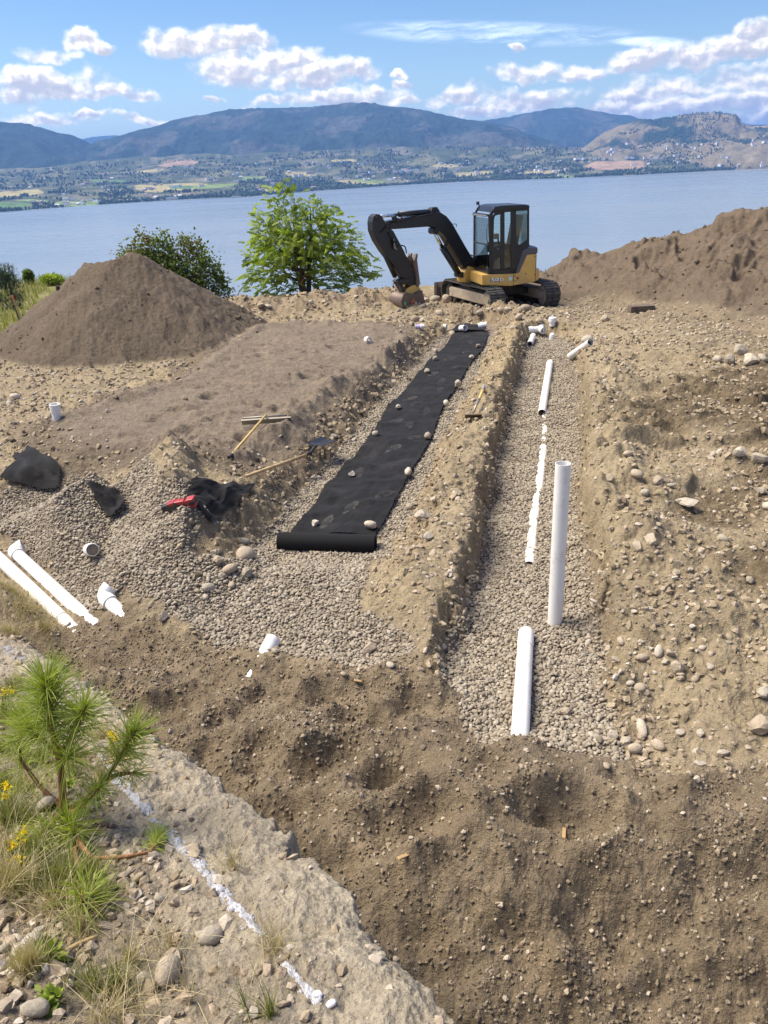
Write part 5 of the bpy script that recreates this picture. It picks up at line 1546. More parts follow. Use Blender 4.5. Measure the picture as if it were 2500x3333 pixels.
m = MB(); m.prism([(-0.10, 0.02), (-0.05, 0.028), (-0.05, -0.032), (-0.10, -0.02)], -0.02, 0.02, 0.006); m.box((-0.105, 0, -0.012), (0.012, 0.035, 0.05), bevel=0.003); m.build('shoe', M_BLK, sw)
m = MB(); m.prism([(-0.06, 0.030), (0.04, 0.040), (0.06, 0.034), (0.06, -0.035), (-0.02, -0.040), (-0.06, -0.034)], -0.030, 0.030, 0.010); m.build('gear_housing', M_BLK, sw)
m = MB(); m.prism([(0.03, 0.041), (0.12, 0.038), (0.15, 0.02), (0.15, -0.004), (0.10, 0.006), (0.055, 0.010)], -0.028, 0.028, 0.008); m.prism([(-0.04, 0.036), (0.03, 0.043), (0.03, 0.020), (-0.035, 0.016)], -0.031, 0.031, 0.004); m.build('red_housing', M_RED, sw)
m = MB(); m.prism([(0.055, -0.03), (0.13, -0.03), (0.15, 0.0), (0.135, 0.004), (0.12, -0.014), (0.06, -0.014)], -0.020, 0.020, 0.006); m.build('grip', M_BLK, sw)
m = MB(); m.prism([(0.14, 0.042), (0.215, 0.040), (0.215, -0.034), (0.14, -0.034)], -0.034, 0.034, 0.008); m.build('battery', M_RED, sw)
m = MB(); m.prism([(0.16, 0.020), (0.2185, 0.020), (0.2185, -0.012), (0.16, -0.012)], -0.0355, 0.0355, 0.004); m.build('battery_label', M_BLK, sw)
for c_ in list(sw.children): c_.scale = (k_, k_ * 1.1, k_ * 1.1)
tag(sw, 'red and black cordless saw with silver blade lying on the gravel heap', 'power saw')

# dark baulk of timber half buried at the toe of the bank
p = drop(2085, 1016)
root = empty('timber_baulk', p + Vector((0, 0, 0.045)), (0.12, 0.02, 0.16))
M_OLD = simple_mat('weathered_timber', (0.135, 0.105, 0.078), 0.9, var=0.3, scale=20, bump=0.5, bscale=30)
MB().box((0, 0, 0), (0.52, 0.16, 0.20), bevel=0.012).build('baulk', M_OLD, root)
MB().box((0.268, 0, 0.0), (0.012, 0.15, 0.19), bevel=0.004).build('sawn_end', simple_mat('sawn_end', (0.26, 0.2, 0.14), 0.9), root)
tag(root, 'dark square baulk of timber half buried at the toe of the earth bank', 'timber')
# whitish lump of plaster in the soil
p = drop(2232, 1642)
rock((p.x, p.y, p.z), 0.26, 'flat white chalky scrap lying on the stony flat', None, 1, 2, rot=(0.05, 0.1, 0.35), flat=0.22, sink=0.2, cat='stone', name='chalk_scrap')
# chips of wood in the backfill
for (u, v, l_, rz, lab) in ((1835, 2722, .10, 1.3, 'short wood stick standing in the deepest boot hole'), (1320, 2805, .10, 0.7, 'thin pale stick on the backfill ridge'), (1165, 2230, .05, 0.1, 'flat pale chip of wood at the top of the backfill')):
    p = drop(u, v)
    MBx = MB(); MBx.box((0, 0, 0), (l_, 0.018, 0.01), bevel=0.002)
    tag(MBx.build('wood_chip', M_OLD if 'dark' in lab else M_WOOD, None, p + Vector((0, 0, 0.02)), (0.1, 0.3, rz)), lab, 'wood chip')
# sprayed white marking line along the bank: a crust of painted crumbs
m_paint, N, b, out = new_mat('white_marking_paint')
pos = N.new('ShaderNodeNewGeometry').outputs['Position']
N.put(b.inputs['Base Color'], N.mix(N.ss(N.noise(pos, 60, 4, 0.7), 0.35, 0.6), (0.50, 0.50, 0.50), (0.68, 0.68, 0.69)))
b.inputs['Roughness'].default_value = 0.9
def paint_line(pxs, width, dens, label):
    P3 = [drop(u, v) for u, v in pxs]
    V_ = []; F_ = []
    r = np.random.default_rng(4)
    for a, b_ in zip(P3[:-1], P3[1:]):
        L = (b_ - a).length; t = (b_ - a).normalized(); sd = t.cross(Vector((0, 0, 1))).normalized()
        for _ in range(int(L * dens)):
            s = r.random() * L; off = r.normal(0, width * 0.42)
            if abs(off) > width: continue
            hole = float(fbm(np.array([(a.x + s) * 16]), np.array([off * 38]), 1.0, 2, 0.6, 9)[0])
            if hole < -0.08: continue
            q = a + t * s + sd * off
            z = gz(q.x, q.y)
            rad = r.uniform(0.0012, 0.0040); k0 = len(V_); n = 6
            a0 = r.uniform(0, 6.28); tl = r.normal(0, 0.09, 2)
            zt_ = z + 0.0025 + r.random() * 0.002
            V_.append((q.x, q.y, zt_ + 0.003))
            for i in range(n):
                an = a0 + i * 6.283 / n; rr_ = rad * r.uniform(0.6, 1.3)
                dx, dy = rr_ * math.cos(an), rr_ * math.sin(an)
                V_.append((q.x + dx, q.y + dy, zt_ + tl[0] * dx + tl[1] * dy - 0.002))
            for i in range(n): F_.append([k0, k0 + 1 + i, k0 + 1 + (i + 1) % n])
    o = link_mesh('paint_line', np_mesh('paint_line', V_, F_, False), m_paint)
    return tag(o, label, 'paint line')
paint_line([(330, 2455), (385, 2545), (455, 2610), (535, 2700), (580, 2752), (640, 2800), (720, 2905), (810, 3010), (850, 3050)], 0.022, 15000, 'white sprayed line running down the bank beside the pine seedling')
paint_line([(905, 3105), (930, 3150), (970, 3195), (1010, 3230), (1045, 3262)], 0.016, 8000, 'broken lower end of the white sprayed line with painted pebbles')
paint_line([(10, 2105), (40, 2125), (70, 2150)], 0.035, 6000, 'white paint patch in the dry grass above the pine seedling')
for (u, v, w_, lab) in ((1040, 3245, 26, 'long white painted pebble at the lower end of the line'), (1075, 3275, 28, 'white painted pebble pair at the very end of the line'), (965, 3180, 15, 'small painted pebble in the broken line')):
    p, s_ = wpx(u, v, w_)
    o = rock(p, s_, lab, None, 0, 2, flat=0.7, sink=0.2, cat='pebble', name='painted_pebble')
    o.data = o.data.copy(); o.data.materials.clear(); o.data.materials.append(m_paint)

# ------------------------------------------------------------------ the excavator
M_YEL = simple_mat('machine_yellow', (0.70, 0.44, 0.115), 0.42, var=0.07, scale=3, dirt=(0.30, 0.22, 0.13), dirt_amt=0.45)
M_DARK = simple_mat('black_paint', (0.014, 0.015, 0.018), 0.38, var=0.2, scale=4, dirt=(0.10, 0.09, 0.08), dirt_amt=0.05)
M_CAB = simple_mat('cab_black', (0.013, 0.014, 0.017), 0.35, dirt=(0.08, 0.07, 0.06), dirt_amt=0.10)
M_COWL = simple_mat('grey_cowl', (0.09, 0.09, 0.10), 0.55, dirt=(0.2, 0.17, 0.13), dirt_amt=0.3)
M_RUB = simple_mat('track_rubber', (0.055, 0.054, 0.052), 0.85, var=0.3, scale=10, dirt=(0.20, 0.17, 0.13), dirt_amt=0.75, bump=0.3)
M_FRAMEB = simple_mat('dusty_track_frame', (0.36, 0.30, 0.22), 0.8, dirt=(0.10, 0.085, 0.07), dirt_amt=0.5)
M_UNDER = simple_mat('black_undercarriage', (0.020, 0.019, 0.018), 0.7, dirt=(0.12, 0.10, 0.08), dirt_amt=0.4)
M_CHROME = simple_mat('piston_chrome', (0.75, 0.75, 0.76), 0.18, 1.0, var=0.04)
M_HOSE = simple_mat('hydraulic_hose', (0.012, 0.012, 0.013), 0.5)
M_BUCK = simple_mat('worn_bucket_steel', (0.17, 0.13, 0.105), 0.55, 0.5, dirt=(0.26, 0.17, 0.11), dirt_amt=0.8)
M_ORNG = simple_mat('orange_spray_paint', (0.72, 0.17, 0.06), 0.6, dirt=(0.25, 0.17, 0.11), dirt_amt=0.5)
M_GRNS = simple_mat('green_spray_paint', (0.12, 0.55, 0.16), 0.6)
M_WHT = simple_mat('decal_white', (0.85, 0.85, 0.84), 0.5)
M_SEAT = simple_mat('grey_seat', (0.10, 0.10, 0.105), 0.8)
M_RED2 = simple_mat('tail_lamp_red', (0.35, 0.02, 0.02), 0.3)
m_gl, N, b, out = new_mat('cab_glass')
N.n.remove(b)
tr = N.new('ShaderNodeBsdfTransparent'); tr.inputs[0].default_value = (0.80, 0.90, 0.90, 1)
gl = N.new('ShaderNodeBsdfGlossy'); gl.inputs['Roughness'].default_value = 0.03
fr = N.new('ShaderNodeLayerWeight'); fr.inputs[0].default_value = 0.35
mx = N.new('ShaderNodeMixShader')
N.put(mx.inputs[0], N.math('ADD', N.math('MULTIPLY', fr.outputs['Fresnel'], 0.8), 0.04, clamp=True))
N.l.new(tr.outputs[0], mx.inputs[1]); N.l.new(gl.outputs[0], mx.inputs[2]); N.l.new(mx.outputs[0], out.inputs[0])

EXH = math.radians(192.5)
_p = at_y(1622, 990, 19.2)
EXO = Vector((_p.x, 19.2, -0.02))
ex = empty('excavator', EXO, (0, 0, EXH))
tag(ex, 'small tracked excavator with yellow body, black cab and folded black boom at the lake side', 'excavator')
def plane_pts(zs, heading, org, yoff):
    """pixels of an enlarged view -> (x, z) in a vertical plane of the machine"""
    f = Vector((math.cos(heading), math.sin(heading), 0)); n = Vector((-math.sin(heading), math.cos(heading), 0))
    o = []
    for uz, vz in zs:
        d = ray(1150 + .45208 * uz, 620 + .45208 * vz)
        c = Vector((0, 0, CAMZ))
        t = ((org + n * yoff - c).dot(n)) / d.dot(n)
        p = c + d * t - org
        o.append((p.dot(f), p.z))
    return o
YN = 0.93
cp = lambda zs, y=YN: plane_pts(zs, EXH, EXO, y)
c1_ = lambda u, v, y=YN: cp([(u, v)], y)[0]
# undercarriage
uc = empty('undercarriage', (0, 0, 0), (0, 0, math.radians(112) - EXH)); uc.parent = ex
TR, TS, TWd, GAUGE = 0.27, 1.90, 0.40, 0.74
def track_path(s):
    per = 2 * TS + 2 * math.pi * TR
    s = s % per
    if s < TS: return (-TS / 2 + s, 2 * TR, 0)
    s -= TS
    if s < math.pi * TR:
        a = s / TR; return (TS / 2 + TR * math.sin(a), TR + TR * math.cos(a), a)
    s -= math.pi * TR
    if s < TS: return (TS / 2 - s, 0, math.pi)
    s -= TS
    a = s / TR
    return (-TS / 2 - TR * math.sin(a), TR - TR * math.cos(a), math.pi + a)
PER = 2 * TS + 2 * math.pi * TR
padm = MB(); padm.box((0, 0, 0), (0.122, TWd, 0.030), bevel=0.004); padm.box((0.02, 0, 0.022), (0.030, TWd * 0.96, 0.030), bevel=0.006); padm.box((0.02, 0, -0.03), (0.06, 0.12, 0.03), bevel=0.004)
pad0 = None
for sgn in (1, -1):
    tk = empty('crawler_track', (0, sgn * GAUGE, 0)); tk.parent = ex
    tk.matrix_parent_inverse = Matrix.Identity(4)
    Rz_ = Matrix.Rotation(math.radians(112) - EXH, 4, 'Z')
    tk.matrix_local = Rz_ @ Matrix.Translation((0, sgn * GAUGE, 0))
    npad = 42
    for i in range(npad):
        x_, z_, a_ = track_path(i * PER / npad)
        if pad0 is None:
            pad0 = padm.build('track_pad', M_RUB, tk); o = pad0
        else:
            o = pad0.copy(); COL.objects.link(o); o.parent = tk
        o.location = (x_, 0, z_ + 0.0)
        o.rotation_euler = (0, a_, 0)
    m = MB()
    pth = [track_path(i * PER / 60) for i in range(61)]
    V_ = []; F_ = []
    for x_, z_, a_ in pth:
        for yy in (-TWd * 0.46, TWd * 0.46):
            V_.append((x_ - 0.02 * math.sin(a_), yy, z_ - 0.02 * math.cos(a_)))
    for i in range(60): F_.append([2 * i, 2 * i + 1, 2 * i + 3, 2 * i + 2])
    m.add(V_, F_, True); m.build('track_belt', M_RUB, tk)
    m = MB(); m.prism([(-TS / 2 + .1, .17), (TS / 2 - .1, .17), (TS / 2 + .02, .27), (TS / 2 - .12, .40), (-TS / 2 + .12, .40), (-TS / 2 - .02, .27)], -0.15, 0.15, 0.02); m.build('track_frame', M_FRAMEB, tk)
    for xw, nm in ((TS / 2, 'idler_wheel'), (-TS / 2, 'drive_sprocket')):
        Mw = Matrix.Translation((xw, 0, TR)) @ Matrix.Rotation(math.pi / 2, 4, 'X')
        MB().lathe([(0, -0.15), (0.09, -0.155), (0.10, -0.12), (0.20, -0.11), (0.235, -0.10), (0.235, 0.10), (0.20, 0.11), (0.10, 0.12), (0.09, 0.155), (0, 0.15)], 28, Mw).build(nm, M_FRAMEB if nm[0] == 'd' else M_UNDER, tk)
    for k in range(4):
        Mw = Matrix.Translation((-0.6 + 0.4 * k, 0, 0.09)) @ Matrix.Rotation(math.pi / 2, 4, 'X')
        MB().lathe([(0, -0.16), (0.07, -0.16), (0.075, 0.16), (0, 0.16)], 16, Mw).build('track_roller', M_UNDER, tk)
m = MB(); m.box((0, 0, 0.33), (0.85, 1.15, 0.16), bevel=0.03); m.box((0.45, 0.0, 0.28), (0.5, 0.9, 0.10), bevel=0.02); m.build('carbody', M_UNDER, uc)
m = MB(); m.lathe([(0, 0.38), (0.42, 0.38), (0.46, 0.40), (0.46, 0.47), (0, 0.47)], 30); m.build('swing_bearing', M_UNDER, uc)
bl_o = MB()
pr = [(1.52, 0.02), (1.50, 0.16), (1.53, 0.30), (1.60, 0.42), (1.63, 0.42), (1.57, 0.28), (1.55, 0.16), (1.58, 0.02)]
bl_o.prism(pr, -0.93, 0.93, 0.006); bl_o.build('dozer_blade', M_BUCK, uc)
m = MB()
for yy in (-0.45, 0.45): m.tube([(0.5, yy * 0.9, 0.27), (1.52, yy, 0.18)], 0.05, 8)
for yy in (-0.93, 0.93): m.box((1.54, yy, 0.21), (0.16, 0.02, 0.40), bevel=0.004)
m.build('blade_arm', M_UNDER, uc)

# revolving frame and yellow body
P_ = cp([(925, 605), (925, 683), (1130, 688), (1308, 657), (1318, 650), (1318, 457), (1256, 459), (1238, 474), (1172, 598)])
m = MB(); m.prism(P_, -0.80, YN + 0.02, 0.025); body = m.build('yellow_body', M_YEL, ex)
Pc = cp([(1170, 596), (1193, 592), (1250, 462), (1325, 452), (1325, 412), (1262, 410), (1217, 432)])
m = MB(); m.prism(Pc, -0.78, YN + 0.03, 0.02); m.build('grey_cowl', M_COWL, ex)
xr = c1_(1310, 600)[0]; z0_, z1_ = c1_(1310, 652)[1], c1_(1310, 575)[1]
plan = [(xr + 0.03, YN + 0.01), (xr - 0.10, YN - 0.03), (xr - 0.21, YN - 0.25), (xr - 0.27, 0.3), (xr - 0.28, 0.0), (xr - 0.26, -0.35), (xr - 0.18, -0.68), (xr - 0.05, -0.80), (xr + 0.03, -0.80)]
m = MB(); m.prism(plan, z0_, z1_, 0.03, axis='z'); m.build('counterweight', M_YEL, ex)
plan2 = [(x_ * 0.5 + (xr + 0.03) * 0.5, y_) for x_, y_ in plan]
m = MB(); m.prism(plan2, z1_ + 0.005, c1_(1310, 457)[1], 0.025, axis='z'); m.build('engine_hood', M_YEL, ex)
plan3 = [(x_ * 0.55 + (xr + 0.03) * 0.45, y_ * 1.005) for x_, y_ in plan]
m = MB(); m.prism(plan3, c1_(1310, 455)[1], c1_(1310, 412)[1], 0.02, axis='z'); m.build('hood_top', M_COWL, ex)
# seams, bolts and lamp of the body
m = MB()
for (a, b_) in (((1152, 600), (1148, 688)), ((1310, 458), (1312, 655))):
    (xa, za), (xb, zb_) = c1_(*a), c1_(*b_)
    m.box(((xa + xb) / 2, YN + 0.0215, (za + zb_) / 2), (0.010, 0.004, abs(za - zb_)), rot=(0, math.atan2(xb - xa, zb_ - za) * 0, 0))
m.build('panel_seam', M_DARK, ex)
for (u, v) in ((1162, 618), (1163, 650), (1303, 475), (1303, 605), (1240, 600)):
    x_, z_ = c1_(u, v)
    MB().lathe([(0, 0.006), (0.012, 0.006), (0.016, 0)], 12, Matrix.Translation((x_, YN + 0.022, z_)) @ Matrix.Rotation(-math.pi / 2, 4, 'X')).build('bolt', M_COWL, ex)
x_, z_ = c1_(1181, 631)
MB().lathe([(0, 0.008), (0.024, 0.008), (0.030, 0)], 18, Matrix.Translation((x_, YN + 0.022, z_)) @ Matrix.Rotation(-math.pi / 2, 4, 'X')).build('filler_cap', M_RED2, ex)
x_, z_ = c1_(1129, 633)
MB().lathe([(0, 0.003), (0.055, 0.003), (0.055, 0)], 24, Matrix.Translation((x_, YN + 0.022, z_)) @ Matrix.Rotation(-math.pi / 2, 4, 'X')).build('round_sticker', simple_mat('sticker', (0.42, 0.62, 0.52), 0.5, var=0.3, scale=40), ex)
MB().lathe([(0, 0.0045), (0.038, 0.0045)], 24, Matrix.Translation((x_, YN + 0.022, z_)) @ Matrix.Rotation(-math.pi / 2, 4, 'X')).build('sticker_disc', simple_mat('sticker_pale', (0.66, 0.74, 0.62), 0.5), ex)
def letters(txt, u0, u1, v0, v1, off, mat, name, grow=0.0):
    (xa, za), (xb, zb_) = c1_(u0, v1), c1_(u1, v0)
    cu = bpy.data.curves.new(name, 'FONT'); cu.body = txt; cu.size = 1; cu.extrude = 0.004; cu.offset = 0.035 + grow
    o = bpy.data.objects.new(name, cu); COL.objects.link(o)
    bpy.context.view_layer.update()
    w, h = o.dimensions.x, o.dimensions.y
    sx_, sy_ = abs(xa - xb) / max(w, 1e-3), abs(zb_ - za) / max(h, 1e-3)
    dg_ = bpy.context.evaluated_depsgraph_get()
    me_ = bpy.data.meshes.new_from_object(o.evaluated_get(dg_))
    bpy.data.objects.remove(o); me_.materials.clear()
    o = link_mesh(name, me_, mat)
    o.parent = ex
    o.rotation_euler = (math.pi / 2, 0, math.pi)
    o.scale = (sx_, sy_, 0.5)
    o.location = (xa - 0.0, YN + off, za)
    return o
letters('50', 988, 1044, 626, 654, 0.027, M_WHT, 'model_number')
letters('D', 1050, 1078, 629, 653, 0.027, M_WHT, 'model_letter')
letters('50', 986, 1046, 624, 656, 0.0235, M_CAB, 'number_outline', 0.05)
letters('D', 1048, 1080, 627, 655, 0.0235, M_CAB, 'letter_outline', 0.05)

# cab: a frame of posts, panels and glass
cabr = empty('cab', (0, 0, 0)); cabr.parent = ex
YF = -0.07
def side_frame(y0, y1, near):
    m = MB()
    def bar(pts): m.prism(cp(pts), y0, y1, 0.006)
    bar([(986, 604), (975, 185), (1003, 135), (1018, 140), (1000, 190), (1010, 604)])                  # front post
    bar([(1136, 598), (1136, 140), (1173, 140), (1173, 598)])                                         # middle post
    bar([(1258, 402), (1256, 125), (1267, 125), (1267, 402)])                                          # rear post
    bar([(1003, 135), (1018, 118), (1255, 108), (1267, 122), (1267, 142), (1003, 165)])               # roof rail
    bar([(975, 606), (985, 568), (1173, 560), (1173, 598)])                                            # sill
    bar([(1173, 598), (1173, 365), (1195, 395), (1258, 355), (1267, 402), (1217, 432)])                # quarter panel
    return m.build('side_frame', M_CAB, cabr)
side_frame(YN - 0.05, YN + 0.005, True)
m = MB()
for pts in ([(986, 604), (975, 185), (1003, 135), (1012, 140), (992, 190), (1000, 604)], [(1258, 402), (1258, 125), (1267, 125), (1267, 402)], [(1003, 135), (1018, 118), (1255, 108), (1267, 122), (1267, 140), (1003, 155)], [(975, 606), (985, 500), (1267, 470), (1267, 598)]):
    m.prism(cp(pts), YF, YF + 0.04, 0.006)
m.build('far_side_frame', M_CAB, cabr)
m = MB()
m.prism(cp([(1003, 150), (1018, 118), (1060, 108), (1245, 100), (1268, 108), (1270, 128), (1000, 160)]), YF - 0.02, YN + 0.02, 0.03)
m.build('roof', M_CAB, cabr)
xf, zf1 = c1_(982, 190); _, zf0 = c1_(985, 600)
xr2 = c1_(1262, 300)[0]
m = MB(); m.box((xf + 0.02, (YN + YF) / 2, zf1 + 0.03), (0.05, YN - YF, 0.05), bevel=0.01); m.box((xf + 0.0, (YN + YF) / 2, zf0 + 0.02), (0.05, YN - YF, 0.09), bevel=0.01)
m.box((xf + 0.01, (YN + YF) / 2, zf0 + 0.62), (0.03, YN - YF, 0.03), bevel=0.006)
m.box((xf + 0.0, YF + 0.03, (zf0 + zf1) / 2), (0.05, 0.06, zf1 - zf0)); m.build('front_frame', M_CAB, cabr)
m = MB(); m.prism([(xf + 0.0, zf1 + 0.02), (xf + 0.10, zf1 - 0.0), (xf + 0.10, zf1 + 0.015), (xf + 0.0, zf1 + 0.05)], YF + 0.1, YN - 0.05, 0.004); m.build('visor', M_COWL, cabr)
dr = empty('door', (0, 0, 0)); dr.parent = ex
m = MB()
def dbar(pts, e=0.012): m.prism(cp(pts), YN - 0.03, YN + 0.018, 0.006)
dbar([(990, 585), (1000, 190), (1014, 170), (1022, 172), (1012, 210), (1003, 585)])
dbar([(1060, 575), (1060, 158), (1088, 150), (1088, 575)])
dbar([(1003, 190), (1022, 160), (1088, 148), (1088, 165), (1024, 180)])
dbar([(1006, 410), (1062, 398), (1062, 470), (1004, 520)])
dbar([(990, 585), (1000, 566), (1088, 562), (1088, 580)])
m.build('door_frame', M_CAB, dr)
m = MB(); m.prism(cp([(1028, 412), (1048, 408), (1048, 428), (1028, 430)]), YN + 0.018, YN + 0.035, 0.004); m.build('door_handle', M_COWL, dr)
def pane(name, pts, y, par):
    m = MB(); m.prism(cp(pts), y - 0.004, y + 0.004); return m.build(name, m_gl, par)
pane('upper_pane', [(1011, 408), (1012, 200), (1026, 176), (1060, 164), (1060, 398)], YN - 0.005, dr)
pane('lower_pane', [(1003, 566), (1005, 518), (1060, 470), (1060, 562)], YN - 0.005, dr)
pane('narrow_pane', [(1088, 560), (1088, 160), (1136, 150), (1136, 556)], YN - 0.02, cabr)
pane('quarter_pane', [(1173, 366), (1173, 140), (1258, 136), (1258, 356), (1195, 394)], YN - 0.02, cabr)
m = MB(); m.box((xf + 0.01, (YN + YF) / 2, (zf0 + zf1) / 2 + 0.03), (0.008, YN - YF - 0.10, zf1 - zf0 - 0.12)); m.build('windscreen', m_gl, cabr)
m = MB(); m.box((xr2, (YN + YF) / 2, c1_(1262, 250)[1]), (0.008, YN - YF - 0.08, 0.85)); m.build('rear_window', m_gl, cabr)
m = MB()
xs_ = (xf + xr2) / 2
m.box((xs_, 0.43, zf0 + 0.0), (xf - xr2 - 0.02, YN - YF - 0.1, 0.05)); m.build('cab_floor', M_UNDER, cabr)
zs = zf0 + 0.48
m = MB(); m.box((xr2 + 0.36, 0.45, zs), (0.46, 0.46, 0.14), bevel=0.05); m.box((xr2 + 0.14, 0.45, zs + 0.38), (0.14, 0.44, 0.70), rot=(0, -0.18, 0), bevel=0.06); m.box((xr2 + 0.36, 0.45, zs - 0.28), (0.34, 0.34, 0.42)); m.build('seat', M_SEAT, cabr)
m = MB(); m.box((xr2 + 0.5, 0.72, zs + 0.02), (0.4, 0.13, 0.22), bevel=0.03); m.box((xr2 + 0.5, 0.16, zs + 0.02), (0.4, 0.13, 0.22), bevel=0.03); m.box((xr2 + 0.48, 0.14, zs + 0.25), (0.12, 0.16, 0.12), bevel=0.02); m.build('console', M_COWL, cabr)
m = MB(); m.tube([(xf - 0.30, 0.36, zf0), (xf - 0.24, 0.36, zf0 + 0.75)], 0.016, 8); m.tube([(xf - 0.30, 0.52, zf0), (xf - 0.24, 0.52, zf0 + 0.75)], 0.016, 8); m.tube([(xr2 + 0.62, 0.72, zs + 0.1), (xr2 + 0.66, 0.72, zs + 0.32)], 0.02, 8); m.build('control_lever', M_HOSE, cabr)
m = MB(); (xa, za) = c1_(945, 150); m.tube([(xf + 0.06, YN - 0.5, zf1 + 0.18), (xf + 0.09, YN - 0.5, zf1 + 0.30)], 0.012, 6); m.box((xf + 0.10, YN - 0.5, zf1 + 0.27), (0.05, 0.09, 0.07), bevel=0.01); m.build('work_lamp', M_HOSE, cabr)
m = MB(); m.tube([c for c in [(xf + 0.03, YN + 0.02, c1_(985, 235)[1]), (xf + 0.08, YN + 0.05, c1_(985, 260)[1]), (xf + 0.08, YN + 0.05, c1_(985, 350)[1]), (xf + 0.02, YN + 0.02, c1_(985, 380)[1])]], 0.008, 6); m.build('grab_rail', M_HOSE, cabr)

# swing post, boom, arm, bucket: in the vertical plane of the boom, which is swung towards us
BH = math.radians(214)
fx = Vector((math.cos(EXH), math.sin(EXH), 0))
POST = EXO + fx * 0.98
bp = lambda zs: plane_pts(zs, BH, POST, 0.0)
b1 = lambda u, v: bp([(u, v)])[0]
b3 = lambda u, v, y=0: (b1(u, v)[0], y, b1(u, v)[1])
bo = empty('boom', (0.98, 0, 0), (0, 0, BH - EXH)); bo.parent = ex
m = MB(); m.prism(bp([(770, 590), (775, 655), (800, 680), (850, 670), (862, 600), (845, 550), (800, 540)]), -0.15, 0.15, 0.03); m.build('swing_post', M_YEL, bo)
m = MB()
m.prism(bp([(770, 545), (640, 330), (575, 268), (540, 258), (400, 268), (270, 278), (228, 272), (212, 245), (222, 222), (330, 204), (560, 160), (612, 160), (650, 185), (690, 235), (785, 400), (858, 520), (845, 560), (800, 572)]), -0.115, 0.115, 0.012)
m.build('boom_beam', M_DARK, bo)
m = MB(); m.prism(bp([(540, 165), (555, 122), (592, 118), (608, 150), (600, 170)]), -0.07, 0.07, 0.01); m.prism(bp([(560, 270), (555, 300), (580, 310), (600, 270)]), -0.10, 0.10, 0.01); m.build('cylinder_lug', M_DARK, bo)
def cyl(name, a, m_, b_, rb, rr, par, y=0.0):
    e = empty(name, (0.98, 0, 0), (0, 0, BH - EXH)); e.parent = ex
    mm = MB(); mm.tube([b3(*a, y), b3(*m_, y)], rb, 14); mm.build('barrel', M_DARK, e)
    mm = MB(); mm.tube([b3(*m_, y), b3(*b_, y)], rr, 12); mm.build('piston_rod', M_CHROME, e)
    mm = MB()
    for q in (a, b_):
        x_, z_ = b1(*q)
        mm.lathe([(0, -rb * 1.5), (rb * 0.9, -rb * 1.5), (rb * 0.9, rb * 1.5), (0, rb * 1.5)], 14, Matrix.Translation((x_, y, z_)) @ Matrix.Rotation(math.pi / 2, 4, 'X'))
    mm.build('pin', M_DARK, e)
    return e
cyl('arm_cylinder', (590, 150), (328, 172), (168, 190), 0.060, 0.030, bo)
cyl('boom_cylinder', (762, 605), (640, 408), (578, 292), 0.075, 0.04, bo)
ar = empty('arm', (0.98, 0, 0), (0, 0, BH - EXH)); ar.parent = ex
m = MB()
m.prism(bp([(150, 168), (185, 178), (215, 235), (272, 292), (345, 430), (440, 640), (446, 690), (380, 690), (300, 570), (200, 440), (150, 360), (122, 290), (119, 225), (128, 185)]), -0.10, 0.10, 0.012); m.build('arm_beam', M_DARK, ar)
x_, z_ = b1(237, 250)
m = MB(); m.lathe([(0, -0.15), (0.06, -0.15), (0.06, 0.15), (0, 0.15)], 16, Matrix.Translation((x_, 0, z_)) @ Matrix.Rotation(math.pi / 2, 4, 'X')); x_, z_ = b1(150, 200); m.lathe([(0, -0.13), (0.04, -0.13), (0.04, 0.13), (0, 0.13)], 14, Matrix.Translation((x_, 0, z_)) @ Matrix.Rotation(math.pi / 2, 4, 'X')); m.build('pivot_pin', M_UNDER, ar)
cyl('bucket_cylinder', (212, 432), (300, 620), (320, 655), 0.052, 0.028, bo)
m = MB(); m.prism(bp([(300, 655), (318, 640), (395, 628), (400, 650), (330, 672)]), -0.13, 0.13, 0.01); m.prism(bp([(305, 660), (325, 655), (365, 715), (345, 730)]), -0.10, 0.10, 0.01); m.build('bucket_link', M_DARK, bo)
m = MB(); m.prism(bp([(445, 690), (452, 650), (440, 560), (432, 500), (437, 452), (428, 452), (410, 500), (412, 545), (425, 600), (430, 690)]), -0.15, -0.05, 0.006); m.prism(bp([(445, 690), (452, 650), (440, 560), (432, 500), (437, 452), (428, 452), (410, 500), (412, 545), (425, 600), (430, 690)]), 0.05, 0.15, 0.006)
m.prism(bp([(436, 560), (375, 480), (385, 470), (410, 478), (430, 500)]), -0.06, 0.06, 0.006)
m.build('thumb', M_BUCK, bo)
for k_, (u_, y_) in enumerate(((378, -0.11), (404, 0.0), (432, 0.11))):
    m = MB(); m.prism(bp([(u_ - 9, 486), (u_ - 1, 452), (u_ + 7, 484)]), y_ - 0.02, y_ + 0.02, 0.003); m.build('thumb_tooth', M_BUCK, bo)
bk = empty('bucket', (0.98, 0, 0), (0, 0, BH - EXH)); bk.parent = ex
m = MB(); m.prism(bp([(342, 748), (362, 706), (400, 682), (436, 676), (460, 700), (456, 735), (405, 785), (360, 780)]), -0.12, -0.08, 0.005); m.prism(bp([(342, 748), (362, 706), (400, 682), (436, 676), (460, 700), (456, 735), (405, 785), (360, 780)]), 0.08, 0.12, 0.005); m.build('hanger', M_YEL, bk)
BW = 0.22
prof_b = bp([(452, 712), (400, 740), (345, 728), (318, 742), (303, 782), (306, 828), (334, 858), (378, 870), (430, 862), (486, 846)])
V_ = []; F_ = []
for (x_, z_) in prof_b:
    V_ += [(x_, -BW, z_), (x_, BW, z_)]
for i in range(len(prof_b) - 1): F_.append([2 * i, 2 * i + 1, 2 * i + 3, 2 * i + 2])
m = MB(); m.add(V_, F_, True)
cxb, czb = b1(400, 790)
V2 = [(cxb + (x - cxb) * 0.95, y, czb + (z - czb) * 0.95) for x, y, z in V_]
